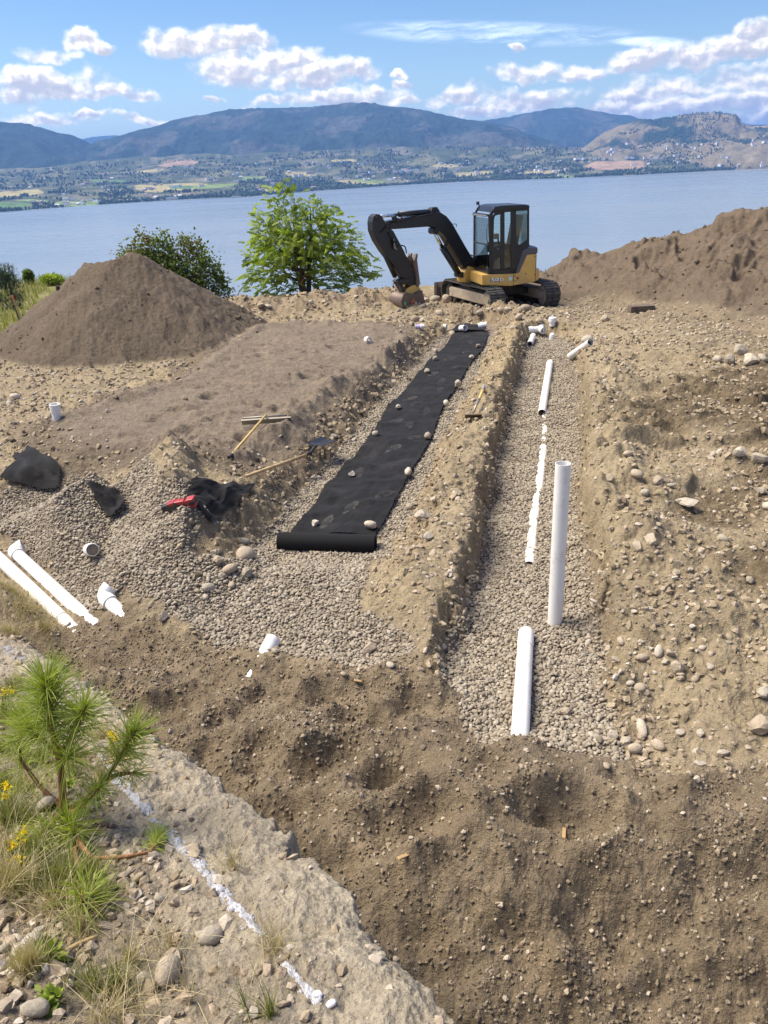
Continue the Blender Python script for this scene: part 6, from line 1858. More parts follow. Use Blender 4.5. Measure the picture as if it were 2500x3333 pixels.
m.add(V2, [f[::-1] for f in F_], True)
m.build('bucket_shell', M_BUCK, bk)
m = MB()
for yy in (-BW, BW): m.prism(prof_b, yy - 0.012, yy + 0.012)
m.build('bucket_cheek', M_BUCK, bk)
m = MB(); m.prism(bp([(375, 790), (395, 770), (400, 810), (385, 850), (370, 840)]), BW + 0.0125, BW + 0.015); m.prism(bp([(330, 820), (372, 815), (375, 835), (340, 845)]), BW + 0.0125, BW + 0.015); m.build('orange_mark', M_ORNG, bk)
m = MB(); m.prism(bp([(322, 800), (336, 790), (338, 812), (326, 822)]), BW + 0.0125, BW + 0.0145); m.build('green_mark', M_GRNS, bk)
for k_ in range(4):
    yy = -BW + 0.05 + k_ * (2 * BW - 0.1) / 3
    (xa, za), (xb, zb_) = b1(484, 847), b1(506, 840)
    m = MB(); m.prism([(xa, za + 0.03), (xa, za - 0.02), (xb - 0.05, zb_)], yy - 0.03, yy + 0.03, 0.004); m.build('bucket_tooth', M_BUCK, bk)
# hoses
def hose(pts, r=0.014, y=0.0, par=bo):
    P3 = [Vector(b3(u, v, yy)) for u, v, yy in pts]
    out_ = []
    for i in range(len(P3) - 1):
        p0, p1, p2, p3 = P3[max(i - 1, 0)], P3[i], P3[i + 1], P3[min(i + 2, len(P3) - 1)]
        for k in range(6):
            t = k / 6
            out_.append(0.5 * ((2 * p1) + (p2 - p0) * t + (2 * p0 - 5 * p1 + 4 * p2 - p3) * t * t + (3 * p1 - p0 - 3 * p2 + p3) * t ** 3))
    out_.append(P3[-1])
    m = MB(); m.tube(out_, r, 7); return m.build('hose', M_HOSE, par)
hose([(600, 160, .13), (450, 185, .14), (345, 178, .14), (300, 210, .15), (250, 235, .15), (178, 300, .13)])
hose([(605, 155, .10), (480, 178, .17), (380, 205, .16), (340, 218, .16), (275, 215, .15), (215, 225, .13)])
hose([(232, 300, .13), (262, 350, .14), (300, 390, .13), (345, 400, .13), (360, 450, .12)])
hose([(690, 240, .14), (712, 242, .15), (712, 262, .14)], 0.008)
hose([(625, 400, .12), (655, 360, .16), (690, 420, .15), (730, 470, .15), (740, 520, .14)])
hose([(820, 460, .13), (855, 490, .16), (855, 540, .16), (890, 560, .2), (905, 600, .25)])
hose([(830, 470, .05), (870, 520, .1), (880, 600, .2), (850, 660, .25), (830, 620, .2), (815, 650, .2), (850, 690, .25), (900, 670, .3)], 0.018)
hose([(845, 480, -.05), (885, 540, 0), (895, 580, .1), (915, 500, .2)], 0.018)
hose([(760, 560, .13), (770, 530, .14), (800, 520, .14)], 0.014)
m = MB()
for (u, v, s_) in ((268, 195, .10), (290, 215, .09), (320, 210, .07), (265, 365, .06), (280, 385, .06), (640, 390, .05), (650, 365, .05)):
    x_, z_ = b1(u, v); m.box((x_, 0.14, z_), (s_, 0.07, s_ * 0.9), rot=(0, 0.4, 0), bevel=0.01)
m.build('valve_block', M_DARK, bo)
m = MB(); m.tube([b3(262, 345, .15), b3(272, 420, .15)], 0.02, 8); m.tube([b3(262, 395, .16), b3(285, 425, .16)], 0.014, 8); m.build('steel_fitting', M_ALU, bo)

# ------------------------------------------------------------------ trees, shrubs, weeds
def leaf_mat(name, c0, c1, c2, trans=0.35):
    m, N, b, out = new_mat(name)
    att = N.new('ShaderNodeAttribute', attribute_name='tone').outputs['Fac']
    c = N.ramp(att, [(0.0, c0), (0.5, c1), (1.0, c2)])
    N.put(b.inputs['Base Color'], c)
    b.inputs['Roughness'].default_value = 0.55
    b.inputs['Specular IOR Level'].default_value = 0.3
    tl = N.new('ShaderNodeBsdfTranslucent'); N.put(tl.inputs[0], N.vmath('MULTIPLY', c, (1.5, 1.7, 0.6)))
    mx = N.new('ShaderNodeMixShader'); mx.inputs[0].default_value = trans
    N.l.new(b.outputs[0], mx.inputs[1]); N.l.new(tl.outputs[0], mx.inputs[2]); N.l.new(mx.outputs[0], out.inputs[0])
    return m
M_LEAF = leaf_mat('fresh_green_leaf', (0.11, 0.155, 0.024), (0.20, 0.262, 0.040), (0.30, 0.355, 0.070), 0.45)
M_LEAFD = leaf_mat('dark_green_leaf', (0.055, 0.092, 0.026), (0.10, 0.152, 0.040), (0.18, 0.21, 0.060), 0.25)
M_LEAFR = leaf_mat('reddish_young_leaf', (0.12, 0.07, 0.035), (0.15, 0.10, 0.05), (0.13, 0.13, 0.04), 0.3)
M_BARK = simple_mat('grey_bark', (0.095, 0.075, 0.060), 0.9, var=0.3, scale=12, bump=0.5)
M_NEED = leaf_mat('pine_needle', (0.12, 0.16, 0.025), (0.24, 0.29, 0.05), (0.38, 0.41, 0.11), 0.3)
M_TWIG = simple_mat('pine_twig', (0.22, 0.105, 0.045), 0.8, var=0.35, scale=40, bump=0.6, bscale=150)
M_STRAW = leaf_mat('dry_grass', (0.26, 0.20, 0.10), (0.40, 0.32, 0.17), (0.52, 0.45, 0.28), 0.2)
M_GRASS = leaf_mat('green_grass', (0.09, 0.12, 0.028), (0.18, 0.19, 0.06), (0.33, 0.29, 0.13), 0.3)
M_FLOW = leaf_mat('yellow_petal', (0.62, 0.40, 0.01), (0.75, 0.55, 0.02), (0.80, 0.62, 0.04), 0.3)
class Leaves:
    """many small folded leaves in one mesh"""
    def __init__(s): s.V = []; s.F = []; s.T = []
    def leaf(s, p, d, n, L, w, tone, fold=0.25):
        """diamond leaf from p along d, facing n"""
        sd = np.cross(d, n); sd /= (np.linalg.norm(sd) + 1e-9)
        n2 = np.cross(sd, d)
        k = len(s.V)
        mid = p + d * L * 0.45
        s.V += [p, mid + sd * w / 2 + n2 * w * fold, p + d * L - n2 * L * 0.12, mid - sd * w / 2 + n2 * w * fold]
        s.F += [[k, k + 1, k + 2, k + 3]]
        s.T += [tone] * 4
    def build(s, name, mat, parent=None):
        V = np.array(s.V)
        me = np_mesh(name, V, np.array(s.F), True)
        a = me.attributes.new('tone', 'FLOAT', 'POINT'); a.data.foreach_set('value', np.clip(np.array(s.T), 0, 1).astype(np.float32))
        return link_mesh(name, me, mat, parent)
def unit(v): return v / (np.linalg.norm(v) + 1e-9)
R2 = np.random.default_rng(99)

def limb_path(a, b, sag, n=6):
    a = np.array(a); b = np.array(b)
    t = np.linspace(0, 1, n)[:, None]
    P = a + (b - a) * t
    P[:, 2] += sag * np.sin(t[:, 0] * math.pi)
    P[1:-1] += R2.normal(0, 0.03, (n - 2, 3))
    return P
def tree(name, base, crown_pts, trunk_r, label, leafmat, nsprays, kind, tips=None, tips_mat=None, group=None, leafl=0.11):
    """crown_pts: list of (centre, radii) lobes relative to base"""
    root = empty(name, base)
    m = MB()
    top = max(crown_pts, key=lambda q: q[0][2])[0]
    stems = [(0, 0, -0.3)]
    nst = 3 if kind == 'pinnate' else 5
    ends = []
    for k in range(nst):
        a = 6.283 * k / nst + 0.5
        e = np.array([0.35 * math.cos(a), 0.35 * math.sin(a), top[2] * (0.80 - 0.10 * k)])
        P = limb_path((0.06 * math.cos(a), 0.06 * math.sin(a), -0.3), e, 0.0, 7)
        m.tube([Vector(p) for p in P], [trunk_r * (1 - 0.85 * i / 6) for i in range(7)], 8)
        ends.append(P)
    m.build('trunk', M_BARK, root)
    lv = Leaves(); lt = Leaves(); br = MB()
    cand = []
    vol = np.array([q[1][0] * q[1][1] * q[1][2] for q in crown_pts]); vol = vol / vol.sum()
    for i in range(nsprays):
        q = crown_pts[R2.choice(len(crown_pts), p=vol)]
        d = unit(R2.normal(size=3)); r = R2.random() ** 0.42
        c = np.array(q[0]) + d * np.array(q[1]) * r
        if c[2] < 0.10: continue
        out = unit(c - np.array([0, 0, max(0.25 * c[2], 0.1)]))
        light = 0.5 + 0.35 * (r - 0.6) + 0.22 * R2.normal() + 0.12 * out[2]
        if kind == 'pinnate':
            dirr = unit(out * np.array([1, 1, 0.35]) + R2.normal(0, 0.35, 3) + np.array([0, 0, -0.15]))
            L = R2.uniform(0.16, 0.28)
            nl = 8
            nrm = unit(np.array([0, 0, 1]) + R2.normal(0, 0.8, 3))
            sd = unit(np.cross(dirr, nrm))
            for j in range(nl):
                t = (j + 0.7) / nl
                p = c + dirr * L * t + np.array([0, 0, -0.12 * L * t * t * 2])
                for sg in (1, -1):
                    ld = unit(sd * sg * 0.8 + dirr * 0.55 + np.array([0, 0, -0.55]) + R2.normal(0, 0.15, 3))
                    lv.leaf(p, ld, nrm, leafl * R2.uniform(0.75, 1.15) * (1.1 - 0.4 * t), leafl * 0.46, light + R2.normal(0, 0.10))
        else:
            hi = tips is not None and c[2] > tips * (0.8 + 0.3 * R2.random())
            tgt = lt if hi and R2.random() < 0.45 else lv
            for j in range(9):
                ld = unit(out + R2.normal(0, 0.9, 3) + np.array([0, 0, -0.2]))
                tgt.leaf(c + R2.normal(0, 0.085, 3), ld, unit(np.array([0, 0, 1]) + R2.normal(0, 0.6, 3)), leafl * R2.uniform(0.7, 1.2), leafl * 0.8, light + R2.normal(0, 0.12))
        if i % 9 == 0: cand.append(c)
    for c in cand[:90]:
        P = ends[R2.integers(nst)]
        hgt = max(0.08, c[2] * 0.55)
        j = np.argmin(np.abs(P[:, 2] - hgt))
        b_ = limb_path(P[j], c, -0.05, 5)
        br.tube([Vector(p) for p in b_], [0.020, 0.015, 0.011, 0.008, 0.004], 5)
    br.build('branches', M_BARK, root)
    lv.build('crown', leafmat, root)
    if lt.V: lt.build('young_leaves', tips_mat, root)
    return tag(root, label, 'tree' if kind == 'pinnate' else 'shrub', group)
# pale green tree left of the machine: lobes placed from the outline in the photograph
TY = 21.9
tb = at_y(995, 985, TY); tb.z = gz(tb.x, tb.y) - 0.1
def lobe(u, v, ru, rv, dy=0.0, base=tb, Y=TY):
    p = at_y(u, v, Y + dy); s = (Y * 0.97) / FPX
    return ((p.x - base.x, p.y - base.y, p.z - base.z), (ru * s, min(ru, rv) * s * 1.0 + 0.15, rv * s))
G1 = [lobe(930, 640, 62, 46), lobe(900, 700, 85, 60), lobe(1020, 690, 75, 52), lobe(975, 760, 150, 80), lobe(1080, 760, 90, 70), lobe(890, 830, 105, 85), lobe(1020, 850, 150, 85), lobe(1140, 850, 85, 55), lobe(1185, 890, 55, 32), lobe(850, 900, 75, 55), lobe(940, 930, 110, 45), lobe(1080, 920, 90, 45), lobe(805, 885, 28, 18), lobe(880, 955, 60, 30), lobe(925, 600, 28, 22), lobe(1060, 830, 120, 60, -0.6), lobe(930, 780, 110, 80, -0.6)]
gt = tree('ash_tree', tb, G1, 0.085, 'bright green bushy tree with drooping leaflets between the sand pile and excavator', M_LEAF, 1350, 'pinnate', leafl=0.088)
m = MB()
rb_ = np.array([0.05, -0.25, 0.62])
for k in range(3):
    d_ = unit(np.array([R2.normal(), -0.3, 0.5 * R2.normal() + (0.3 if k else -0.2)]))
    m.tube([Vector(rb_), Vector(rb_ + d_ * 0.12), Vector(rb_ + d_ * 0.24 + np.array([0, 0, -0.04]))], 0.014, 5)
m.build('orange_ribbon', simple_mat('orange_tape', (0.75, 0.16, 0.06), 0.5), gt)
SY = 20.6
sb_ = at_y(620, 985, SY); sb_.z = gz(sb_.x, sb_.y) - 0.1
LB = lambda u, v, ru, rv, dy=0: lobe(u, v, ru, rv, dy, sb_, SY)
G2 = [LB(455, 775, 12, 26), LB(490, 790, 26, 22), LB(478, 830, 34, 40), LB(525, 770, 14, 20), LB(535, 800, 30, 26), LB(590, 785, 12, 30), LB(560, 850, 55, 45), LB(612, 792, 16, 30), LB(650, 805, 12, 26), LB(640, 850, 40, 46), LB(560, 910, 70, 55), LB(620, 930, 70, 55), LB(690, 865, 18, 40), LB(700, 900, 26, 36), LB(715, 945, 32, 40), LB(745, 955, 12, 22), LB(660, 970, 70, 40), LB(440, 860, 60, 60), LB(500, 880, 60, 50)]
tree('maple_shrub', sb_, G2, 0.05, 'dark green leafy shrub with reddish tips behind the sand pile', M_LEAFD, 1000, 'broad', 1.35, M_LEAFR, None, 0.085)

# small conifers whose tops show over the edge, growing on the slope below
M_CON = leaf_mat('conifer_green', (0.015, 0.032, 0.018), (0.03, 0.055, 0.03), (0.06, 0.085, 0.045), 0.1)
def conifer(base, h, label, group):
    root = empty('conifer', base)
    MB().tube([(0, 0, -0.3), (0, 0, h)], [0.06 + h * 0.012, 0.01], 7).build('trunk', M_BARK, root)
    lv = Leaves()
    nw = int(14 + h * 4)
    for i in range(nw):
        t = (i + 0.5) / nw
        z = h * (0.12 + 0.88 * t); r = h * 0.24 * (1 - t) + 0.06
        for k in range(9):
            a = R2.uniform(0, 6.283); rr = r * R2.uniform(0.6, 1.1)
            d = unit(np.array([math.cos(a), math.sin(a), R2.uniform(-0.25, 0.35)]))
            for q in range(3):
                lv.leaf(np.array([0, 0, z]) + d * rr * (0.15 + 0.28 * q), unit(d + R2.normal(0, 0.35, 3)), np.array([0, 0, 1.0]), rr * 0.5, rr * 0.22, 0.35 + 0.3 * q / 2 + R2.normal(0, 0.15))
    lv.build('crown', M_CON, root)
    return tag(root, label, 'conifer', group)
for (u, v, Y_, lab) in ((1256, 930, 34, 'small conifer tip left of the excavator bucket, slimmer of the two tall ones'), (1281, 918, 33, 'broader conifer top over the edge left of the bucket'), (1367, 918, 36, 'conifer tip over the edge between bucket and blade'), (1236, 945, 38, 'tiny conifer tip over the edge right of the green tree'), (1190, 940, 36, 'lowest tiny conifer tip next to the green tree')):
    p = at_y(u, v, Y_)
    zb = -0.5 * (Y_ - 21.6) + 0.05
    conifer(Vector((p.x, Y_, zb)), p.z - zb, lab, 'conifers below the edge')

# pine seedling on the bank
PB = drop(213, 2650)
pine = empty('pine_seedling', PB)
tag(pine, 'young pine seedling with long bright needles on the near bank', 'pine seedling')
def pine_at(u, v, dy=0.0):
    p = at_y(u, v, PB.y + dy)
    if p.z < gz(p.x, p.y) + 0.05 and v > 2660:
        p = drop(u, v); p = p + (Vector((0, 0, CAMZ)) - p).normalized() * 0.09
    return np.array(p - PB)
stem = [np.array([0, 0, -0.05]), np.array([0, 0, 0.03]), pine_at(200, 2520), pine_at(190, 2455), pine_at(170, 2380, 0.0), pine_at(160, 2300, 0.01), pine_at(150, 2215, 0.02)]
MB().tube([Vector(p) for p in stem], [0.017, 0.016, 0.013, 0.012, 0.011, 0.010, 0.007], 9).build('stem', M_TWIG, pine)
BR = [  # branch points (u, v, depth offset), needle length, needle count, part of its length bare
 ([(190, 2455, 0), (235, 2400, -.03), (280, 2300, -.05)], .105, 330, .25),
 ([(190, 2455, 0), (130, 2400, .05), (90, 2355, .06)], .085, 260, .35),
 ([(215, 2640, 0), (130, 2560, .10), (65, 2470, .14), (65, 2320, .16)], .105, 380, .45),
 ([(215, 2640, 0), (290, 2590, -.02), (370, 2500, -.03), (440, 2380, -.03)], .105, 340, .55),
 ([(215, 2640, 0), (250, 2640, -.05), (300, 2590, -.1), (330, 2560, -.12)], .08, 190, .4),
 ([(330, 2540, -.02), (385, 2520, -.03), (440, 2515, -.04)], .07, 70, .3),
 ([(213, 2660, 0), (230, 2690, -.09), (243, 2722, -.13)], .10, 330, .3),
 ([(215, 2665, 0), (260, 2750, -.08), (300, 2795, -.10), (400, 2790, -.10), (490, 2775, -.06), (515, 2720, -.04)], .055, 230, .80),
 ([(225, 2665, 0), (250, 2800, -.10), (270, 2950, -.20), (300, 2905, -.24)], .10, 330, .5),
 ([(200, 2600, 0.05), (110, 2620, .12), (20, 2600, .16)], .10, 260, .3),
 ([(200, 2640, 0.02), (150, 2700, -.05), (120, 2760, -.08)], .10, 240, .3),
 ([(195, 2480, 0), (215, 2470, -.05), (225, 2460, -.08)], .13, 160, .1),
]
def needles(path, L, n, bare, thick=0.0014):
    V_ = []; F_ = []; T_ = []
    P = np.array(path); seg = np.linalg.norm(np.diff(P, axis=0), axis=1); cum = np.concatenate([[0], np.cumsum(seg)]) / seg.sum()
    for i in range(n):
        t = bare + (1 - bare) * R2.random() ** 0.6
        j = min(np.searchsorted(cum, t, 'right') - 1, len(seg) - 1)
        q = (t - cum[j]) / max(cum[j + 1] - cum[j], 1e-6)
        p = P[j] + (P[j + 1] - P[j]) * q
        ax_ = unit(P[j + 1] - P[j])
        spread = 1.25 - 0.75 * max(0, (t - 0.75) / 0.25)
        d = unit(ax_ * R2.uniform(0.35, 0.95) + unit(R2.normal(size=3)) * spread)
        ln = L * R2.uniform(0.75, 1.15) * 1.35
        sd = unit(np.cross(d, R2.normal(size=3)))
        k = len(V_)
        droop = np.array([0, 0, -0.10 * ln])
        mid = p + d * ln * 0.55
        V_ += [p - sd * thick, p + sd * thick, mid + sd * thick, mid - sd * thick, p + d * ln + droop]
        F_ += [[k, k + 1, k + 2], [k, k + 2, k + 3], [k + 3, k + 2, k + 4]]
        T_ += [R2.uniform(0.1, 0.5) + 0.4 * (t > 0.8)] * 2 + [R2.uniform(0.4, 0.8)] * 3
    me = np_mesh('needles', V_, F_, True)
    a = me.attributes.new('tone', 'FLOAT', 'POINT'); a.data.foreach_set('value', np.clip(np.array(T_), 0, 1).astype(np.float32))
    return me
for pts, L, n, bare in BR:
    P = [pine_at(*q) for q in pts]
    b_ = MB().tube([Vector(p) for p in P], [0.010 - 0.005 * i / (len(P) - 1) for i in range(len(P))], 7).build('branch', M_TWIG, pine)
    link_mesh('needles', needles(P, L, int(n * 0.95), bare), M_NEED, b_)
link_mesh('needles', needles(stem[3:], .12, 700, 0.12), M_NEED, pine)

# grasses
def blades(pts, hmin, hmax, mat, name, label, lean=0.5, thick=0.0016, tone=(0, 1), nseg=3):
    V_ = []; F_ = []; T_ = []
    for (x, y, z) in pts:
        h = R2.uniform(hmin, hmax); a = R2.uniform(0, 6.283); ln = abs(R2.normal(0, lean))
        d = np.array([math.cos(a), math.sin(a), 0]); sd = np.array([-d[1], d[0], 0])
        if R2.random() < 0.5: sd = unit(sd + R2.normal(0, 0.5, 3))
        k = len(V_); tn = R2.uniform(*tone)
        for j in range(nseg + 1):
            t = j / nseg
            p = np.array([x, y, z - 0.01]) + d * h * ln * t ** 1.8 + np.array([0, 0, h * (t - 0.25 * ln * t * t)])
            w = thick * (1 - 0.8 * t)
            V_ += [p - sd * w, p + sd * w]; T_ += [tn, tn]
        for j in range(nseg): F_.append([k + 2 * j, k + 2 * j + 1, k + 2 * j + 3, k + 2 * j + 2])
    me = np_mesh(name, V_, F_, True)
    at_ = me.attributes.new('tone', 'FLOAT', 'POINT'); at_.data.foreach_set('value', np.clip(np.array(T_), 0, 1).astype(np.float32))
    return tag(link_mesh(name, me, mat), label, kind='stuff')
def tuft_pts(specs):
    o = []
    for u, v, w, n in specs:
        c, r = wpx(u, v, w)
        for _ in range(n):
            a = R2.uniform(0, 6.283); q = abs(R2.normal(0, 0.5)) * r
            x, y = c.x + q * math.cos(a), c.y + q * math.sin(a)
            o.append((x, y, gz(x, y)))
    return o
dry = tuft_pts([(90, 1990, 120, 900), (40, 1930, 80, 600), (150, 2050, 70, 350), (30, 2060, 60, 300), (60, 2230, 60, 160), (330, 2400, 90, 220), (380, 2470, 60, 160), (250, 2480, 80, 160), (330, 2530, 60, 120), (100, 2560, 120, 200), (40, 2900, 90, 380), (180, 2960, 120, 220), (260, 3040, 60, 120), (900, 3100, 90, 110), (430, 3130, 40, 60), (560, 3080, 60, 60), (350, 3320, 150, 110), (760, 2830, 60, 60), (40, 2780, 90, 280), (430, 3270, 160, 70), (620, 3250, 100, 30)])
blades(dry, 0.04, 0.15, M_STRAW, 'dry_grass', 'dry straw coloured grass on the near bank', 0.9, 0.0013)
yel = tuft_pts([(110, 3170, 60, 520), (60, 2900, 110, 420), (20, 2880, 60, 200)])
blades(yel, 0.05, 0.13, M_STRAW, 'dry_grass', 'bleached yellow grass clumps low on the near bank', 0.35, 0.0016, (0.5, 1.0))
grn = tuft_pts([(40, 2680, 120, 700), (100, 2830, 140, 900), (200, 2880, 120, 700), (20, 2560, 60, 300), (300, 2860, 70, 250), (390, 3230, 50, 170), (300, 3220, 90, 110), (880, 3310, 30, 70), (800, 3290, 16, 20), (160, 3110, 40, 120), (40, 2250, 90, 320), (20, 2350, 60, 200), (130, 2480, 90, 260), (240, 2520, 80, 160), (330, 2960, 50, 120), (0, 2450, 60, 200)])
blades(grn, 0.04, 0.13, M_GRASS, 'green_grass', 'green grass and weeds around the pine seedling', 0.6, 0.0015)
# grassy slope at the far left
fx_, fy_ = RNG.uniform(-13.5, -6.0, 16000), RNG.uniform(15.0, 27.5, 16000)
_, _, w_ = terrain(fx_, fy_, True)
kk = (w_['grass'] > 0.5) & (fy_ < w_['ye'] + 1.0) & (np.abs(fx_ / fy_) < 0.55) & (fbm(fx_, fy_, 0.9, 3, 0.5, 88) > -0.12)
fz_ = terrain(fx_[kk], fy_[kk])
blades(list(zip(fx_[kk], fy_[kk], fz_)), 0.08, 0.30, M_GRASS, 'meadow_grass', 'rough green and yellow grass beyond the sand pile', 0.5, 0.010, (0.2, 1.0), 2)
# weeds with yellow flowers
def weed(u, v, hpx, label, n=4, flowers=3):
    b_ = drop(u, v); dep = -(CAMR.transposed() @ Vector((b_.x, b_.y, b_.z - CAMZ))).z
    H_ = hpx * dep / FPX * 1.15
    root = empty('yellow_weed', b_)
    st = MB(); lv = Leaves(); fl = Leaves()
    for k in range(n):
        tip = np.array([R2.normal(0, 0.22) * H_, R2.normal(0, 0.22) * H_, H_ * R2.uniform(0.7, 1.0)])
        P = limb_path((0, 0, -0.01), tip, 0.0, 5)
        st.tube([Vector(p) for p in P], 0.0016, 5)
        for j in range(16):
            t = R2.random(); p = P[0] + (tip - P[0]) * t
            lv.leaf(p, unit(R2.normal(size=3) + np.array([0, 0, 0.5])), np.array([0, 0, 1.0]), 0.028, 0.008, R2.uniform(0.3, 1))
        if k < flowers:
            for j in range(22):
                lv_d = unit(R2.normal(size=3) + np.array([0, -0.2, 0.7]))
                fl.leaf(tip + R2.normal(0, 0.008, 3), lv_d, unit(R2.normal(size=3)), 0.016, 0.007, R2.uniform(0, 1))
    st.build('stems', M_NEED, root); lv.build('leaves', M_NEED, root)
    if fl.V: fl.build('flowers', M_FLOW, root)
    return tag(root, label, 'weed')
weed(10, 2330, 90, 'yellow flowered weed at the left edge above the pine seedling')
weed(365, 2450, 60, 'yellow flowered weed between the pine branches and the clay')
weed(70, 2800, 70, 'yellow flowered weed left of the pine needles', 5, 4)
weed(90, 2860, 60, 'small yellow flowered weed under the larger one', 3, 1)
weed(30, 2640, 90, 'yellow flowered weed by the left edge beside the pine stem', 5, 4)
# leafy low weeds
def leafy(u, v, w, label, n=26, L=0.03):
    c, r = wpx(u, v, w); root_o = c
    lv = Leaves()
    for k in range(n):
        p = np.array([R2.normal(0, .3) * r, R2.normal(0, .3) * r, R2.uniform(0.005, 0.5) * r])
        lv.leaf(p, unit(R2.normal(size=3) + np.array([0, 0, 0.8])), np.array([0, 0, 1.0]), L, L * 0.55, R2.uniform(0.5, 1))
    o = lv.build('leafy_weed', M_LEAF); o.location = root_o
    return tag(o, label, 'weed')
leafy(165, 3275, 60, 'light green leafy weed at the bottom left of the bank', 60, 0.03)
leafy(165, 3130, 40, 'broad leaved sprout behind the yellow grass clump', 16, 0.06)
leafy(235, 2560, 60, 'light green leaves low beside the pine stem', 16, 0.045)
leafy(85, 2500, 40, 'pale leaves among the dry stems left of the pine', 12, 0.04)
# dead twig on the bank
a_, b_ = drop(300, 3070), drop(330, 3040)
MBt = MB(); P = [drop(u, v, 0.015) for u, v in ((215, 3110), (260, 3090), (300, 3068), (325, 3062))]
MBt.tube([Vector(p) for p in P], [0.006, 0.007, 0.006, 0.004], 7)
tag(MBt.build('dead_twig', M_STRAW if False else M_WOOD), 'bleached dead twig lying below the pine seedling', 'twig')
MBt = MB(); P = [drop(u, v, 0.03) for u, v in ((355, 2500), (400, 2490), (455, 2483))]
MBt.tube([Vector(p) for p in P], [0.008, 0.008, 0.005], 7)
tag(MBt.build('dead_twig', M_WOOD), 'short bare stick beside the pine branch on the clay', 'twig')

# little pine and survey stake beyond the sand pile, bushes on the skyline
p = at_y(78, 1060, 17.6); p.z = gz(p.x, p.y)
st_ = empty('survey_stake', p, (0.05, -0.12, 0))
MB().box((0, 0, 0.30), (0.035, 0.03, 0.75), bevel=0.004).build('post', M_WOOD, st_)
MB().box((0, 0, 0.72), (0.037, 0.032, 0.10), bevel=0.004).build('painted_top', M_ORNG, st_)
tag(st_, 'wooden survey stake with orange top at the left edge of the sand pile', 'stake')
p = at_y(55, 1050, 18.6); p.z = gz(p.x, p.y)
root = empty('young_pine', p)
MB().tube([(0.1, 0, -0.1), (0.03, 0, 0.6), (0.0, 0, 1.25)], [0.03, 0.022, 0.01], 7).build('trunk', M_BARK, root)
lv = Leaves()
for k in range(520):
    t = R2.random(); z_ = 0.35 + 0.95 * t
    a = R2.uniform(0, 6.283); r_ = (0.32 - 0.2 * abs(t - 0.4)) * R2.random() ** 0.5
    c = np.array([r_ * math.cos(a), r_ * math.sin(a), z_])
    for j in range(5): lv.leaf(c, unit(R2.normal(size=3) + np.array([math.cos(a), math.sin(a), 0.3])), np.array([0, 0, 1.0]), 0.13, 0.014, R2.uniform(0.2, 0.8))
lv.build('crown', M_CON, root)
tag(root, 'young dark pine beside the orange topped stake', 'pine')
def bush(u, v, Y_, rw, rh, label, mat=M_LEAFD):
    p = at_y(u, v, Y_); zb = gz(p.x, Y_)
    root = empty('meadow_bush', (p.x, Y_, zb))
    lv = Leaves()
    for k in range(420):
        d = unit(R2.normal(size=3)); r_ = R2.random() ** 0.4
        c = np.array([d[0] * rw * r_, d[1] * rw * r_, rh * (0.5 + 0.5 * d[2] * r_)])
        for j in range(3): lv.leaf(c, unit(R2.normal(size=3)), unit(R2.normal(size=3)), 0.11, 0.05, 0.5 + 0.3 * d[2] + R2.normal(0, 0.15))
    lv.build('foliage', mat, root)
    MB().tube([(0, 0, -0.1), (0, 0, rh * 0.6)], 0.02, 6).build('stem', M_BARK, root)
    return tag(root, label, 'bush')
bush(-5, 930, 25.5, 0.55, 0.45, 'green bush on the skyline cut by the left frame edge')
bush(180, 962, 25.5, 0.34, 0.32, 'small pale bush on the skyline touching the sand pile', M_LEAF)
bush(105, 958, 26.0, 0.14, 0.45, 'thin upright bush on the skyline left of the sand pile')
p = at_y(110, 1000, 24.0)

# ------------------------------------------------------------------ the town across the lake
def march(u, v, r0=900, r1=9500, n=900):
    d = ray(u, v); d = d / math.hypot(d.x, d.y)
    a = math.degrees(math.atan2(d.x, d.y)); rr = np.linspace(r0, r1, n)
    X = rr * math.sin(math.radians(a)); Y = rr * math.cos(math.radians(a)); A = np.full(n, a)
    z, t = town_z(A, rr, X, Y)
    z = np.maximum(z, hill_fun('bluff_hill')(A, rr, X, Y)[0])
    h = np.nonzero(z > CAMZ + d.z * rr)[0]
    if not len(h): return None
    i = h[0]
    return Vector((X[i], Y[i], z[i]))
def shore_v(u):
    return float(np.interp(u, [0, 300, 600, 800, 1000, 1250, 1500, 1800, 2100, 2500], [691, 668, 649, 641, 624, 606, 592, 582, 568, 547]))
def top_v(u):
    return float(np.interp(u, [0, 150, 300, 600, 900, 1250, 1600, 1900, 2000, 2500], [640, 600, 575, 545, 530, 520, 520, 520, 470, 455]))
HW = [simple_mat('far_wall_white', (0.82, 0.81, 0.79), 0.8), simple_mat('far_wall_cream', (0.55, 0.48, 0.38), 0.8), simple_mat('far_wall_grey', (0.38, 0.38, 0.38), 0.8)]
HR = [simple_mat('far_roof_grey', (0.22, 0.22, 0.24), 0.8), simple_mat('far_roof_brown', (0.25, 0.16, 0.12), 0.8), simple_mat('far_roof_pale', (0.55, 0.56, 0.58), 0.7)]
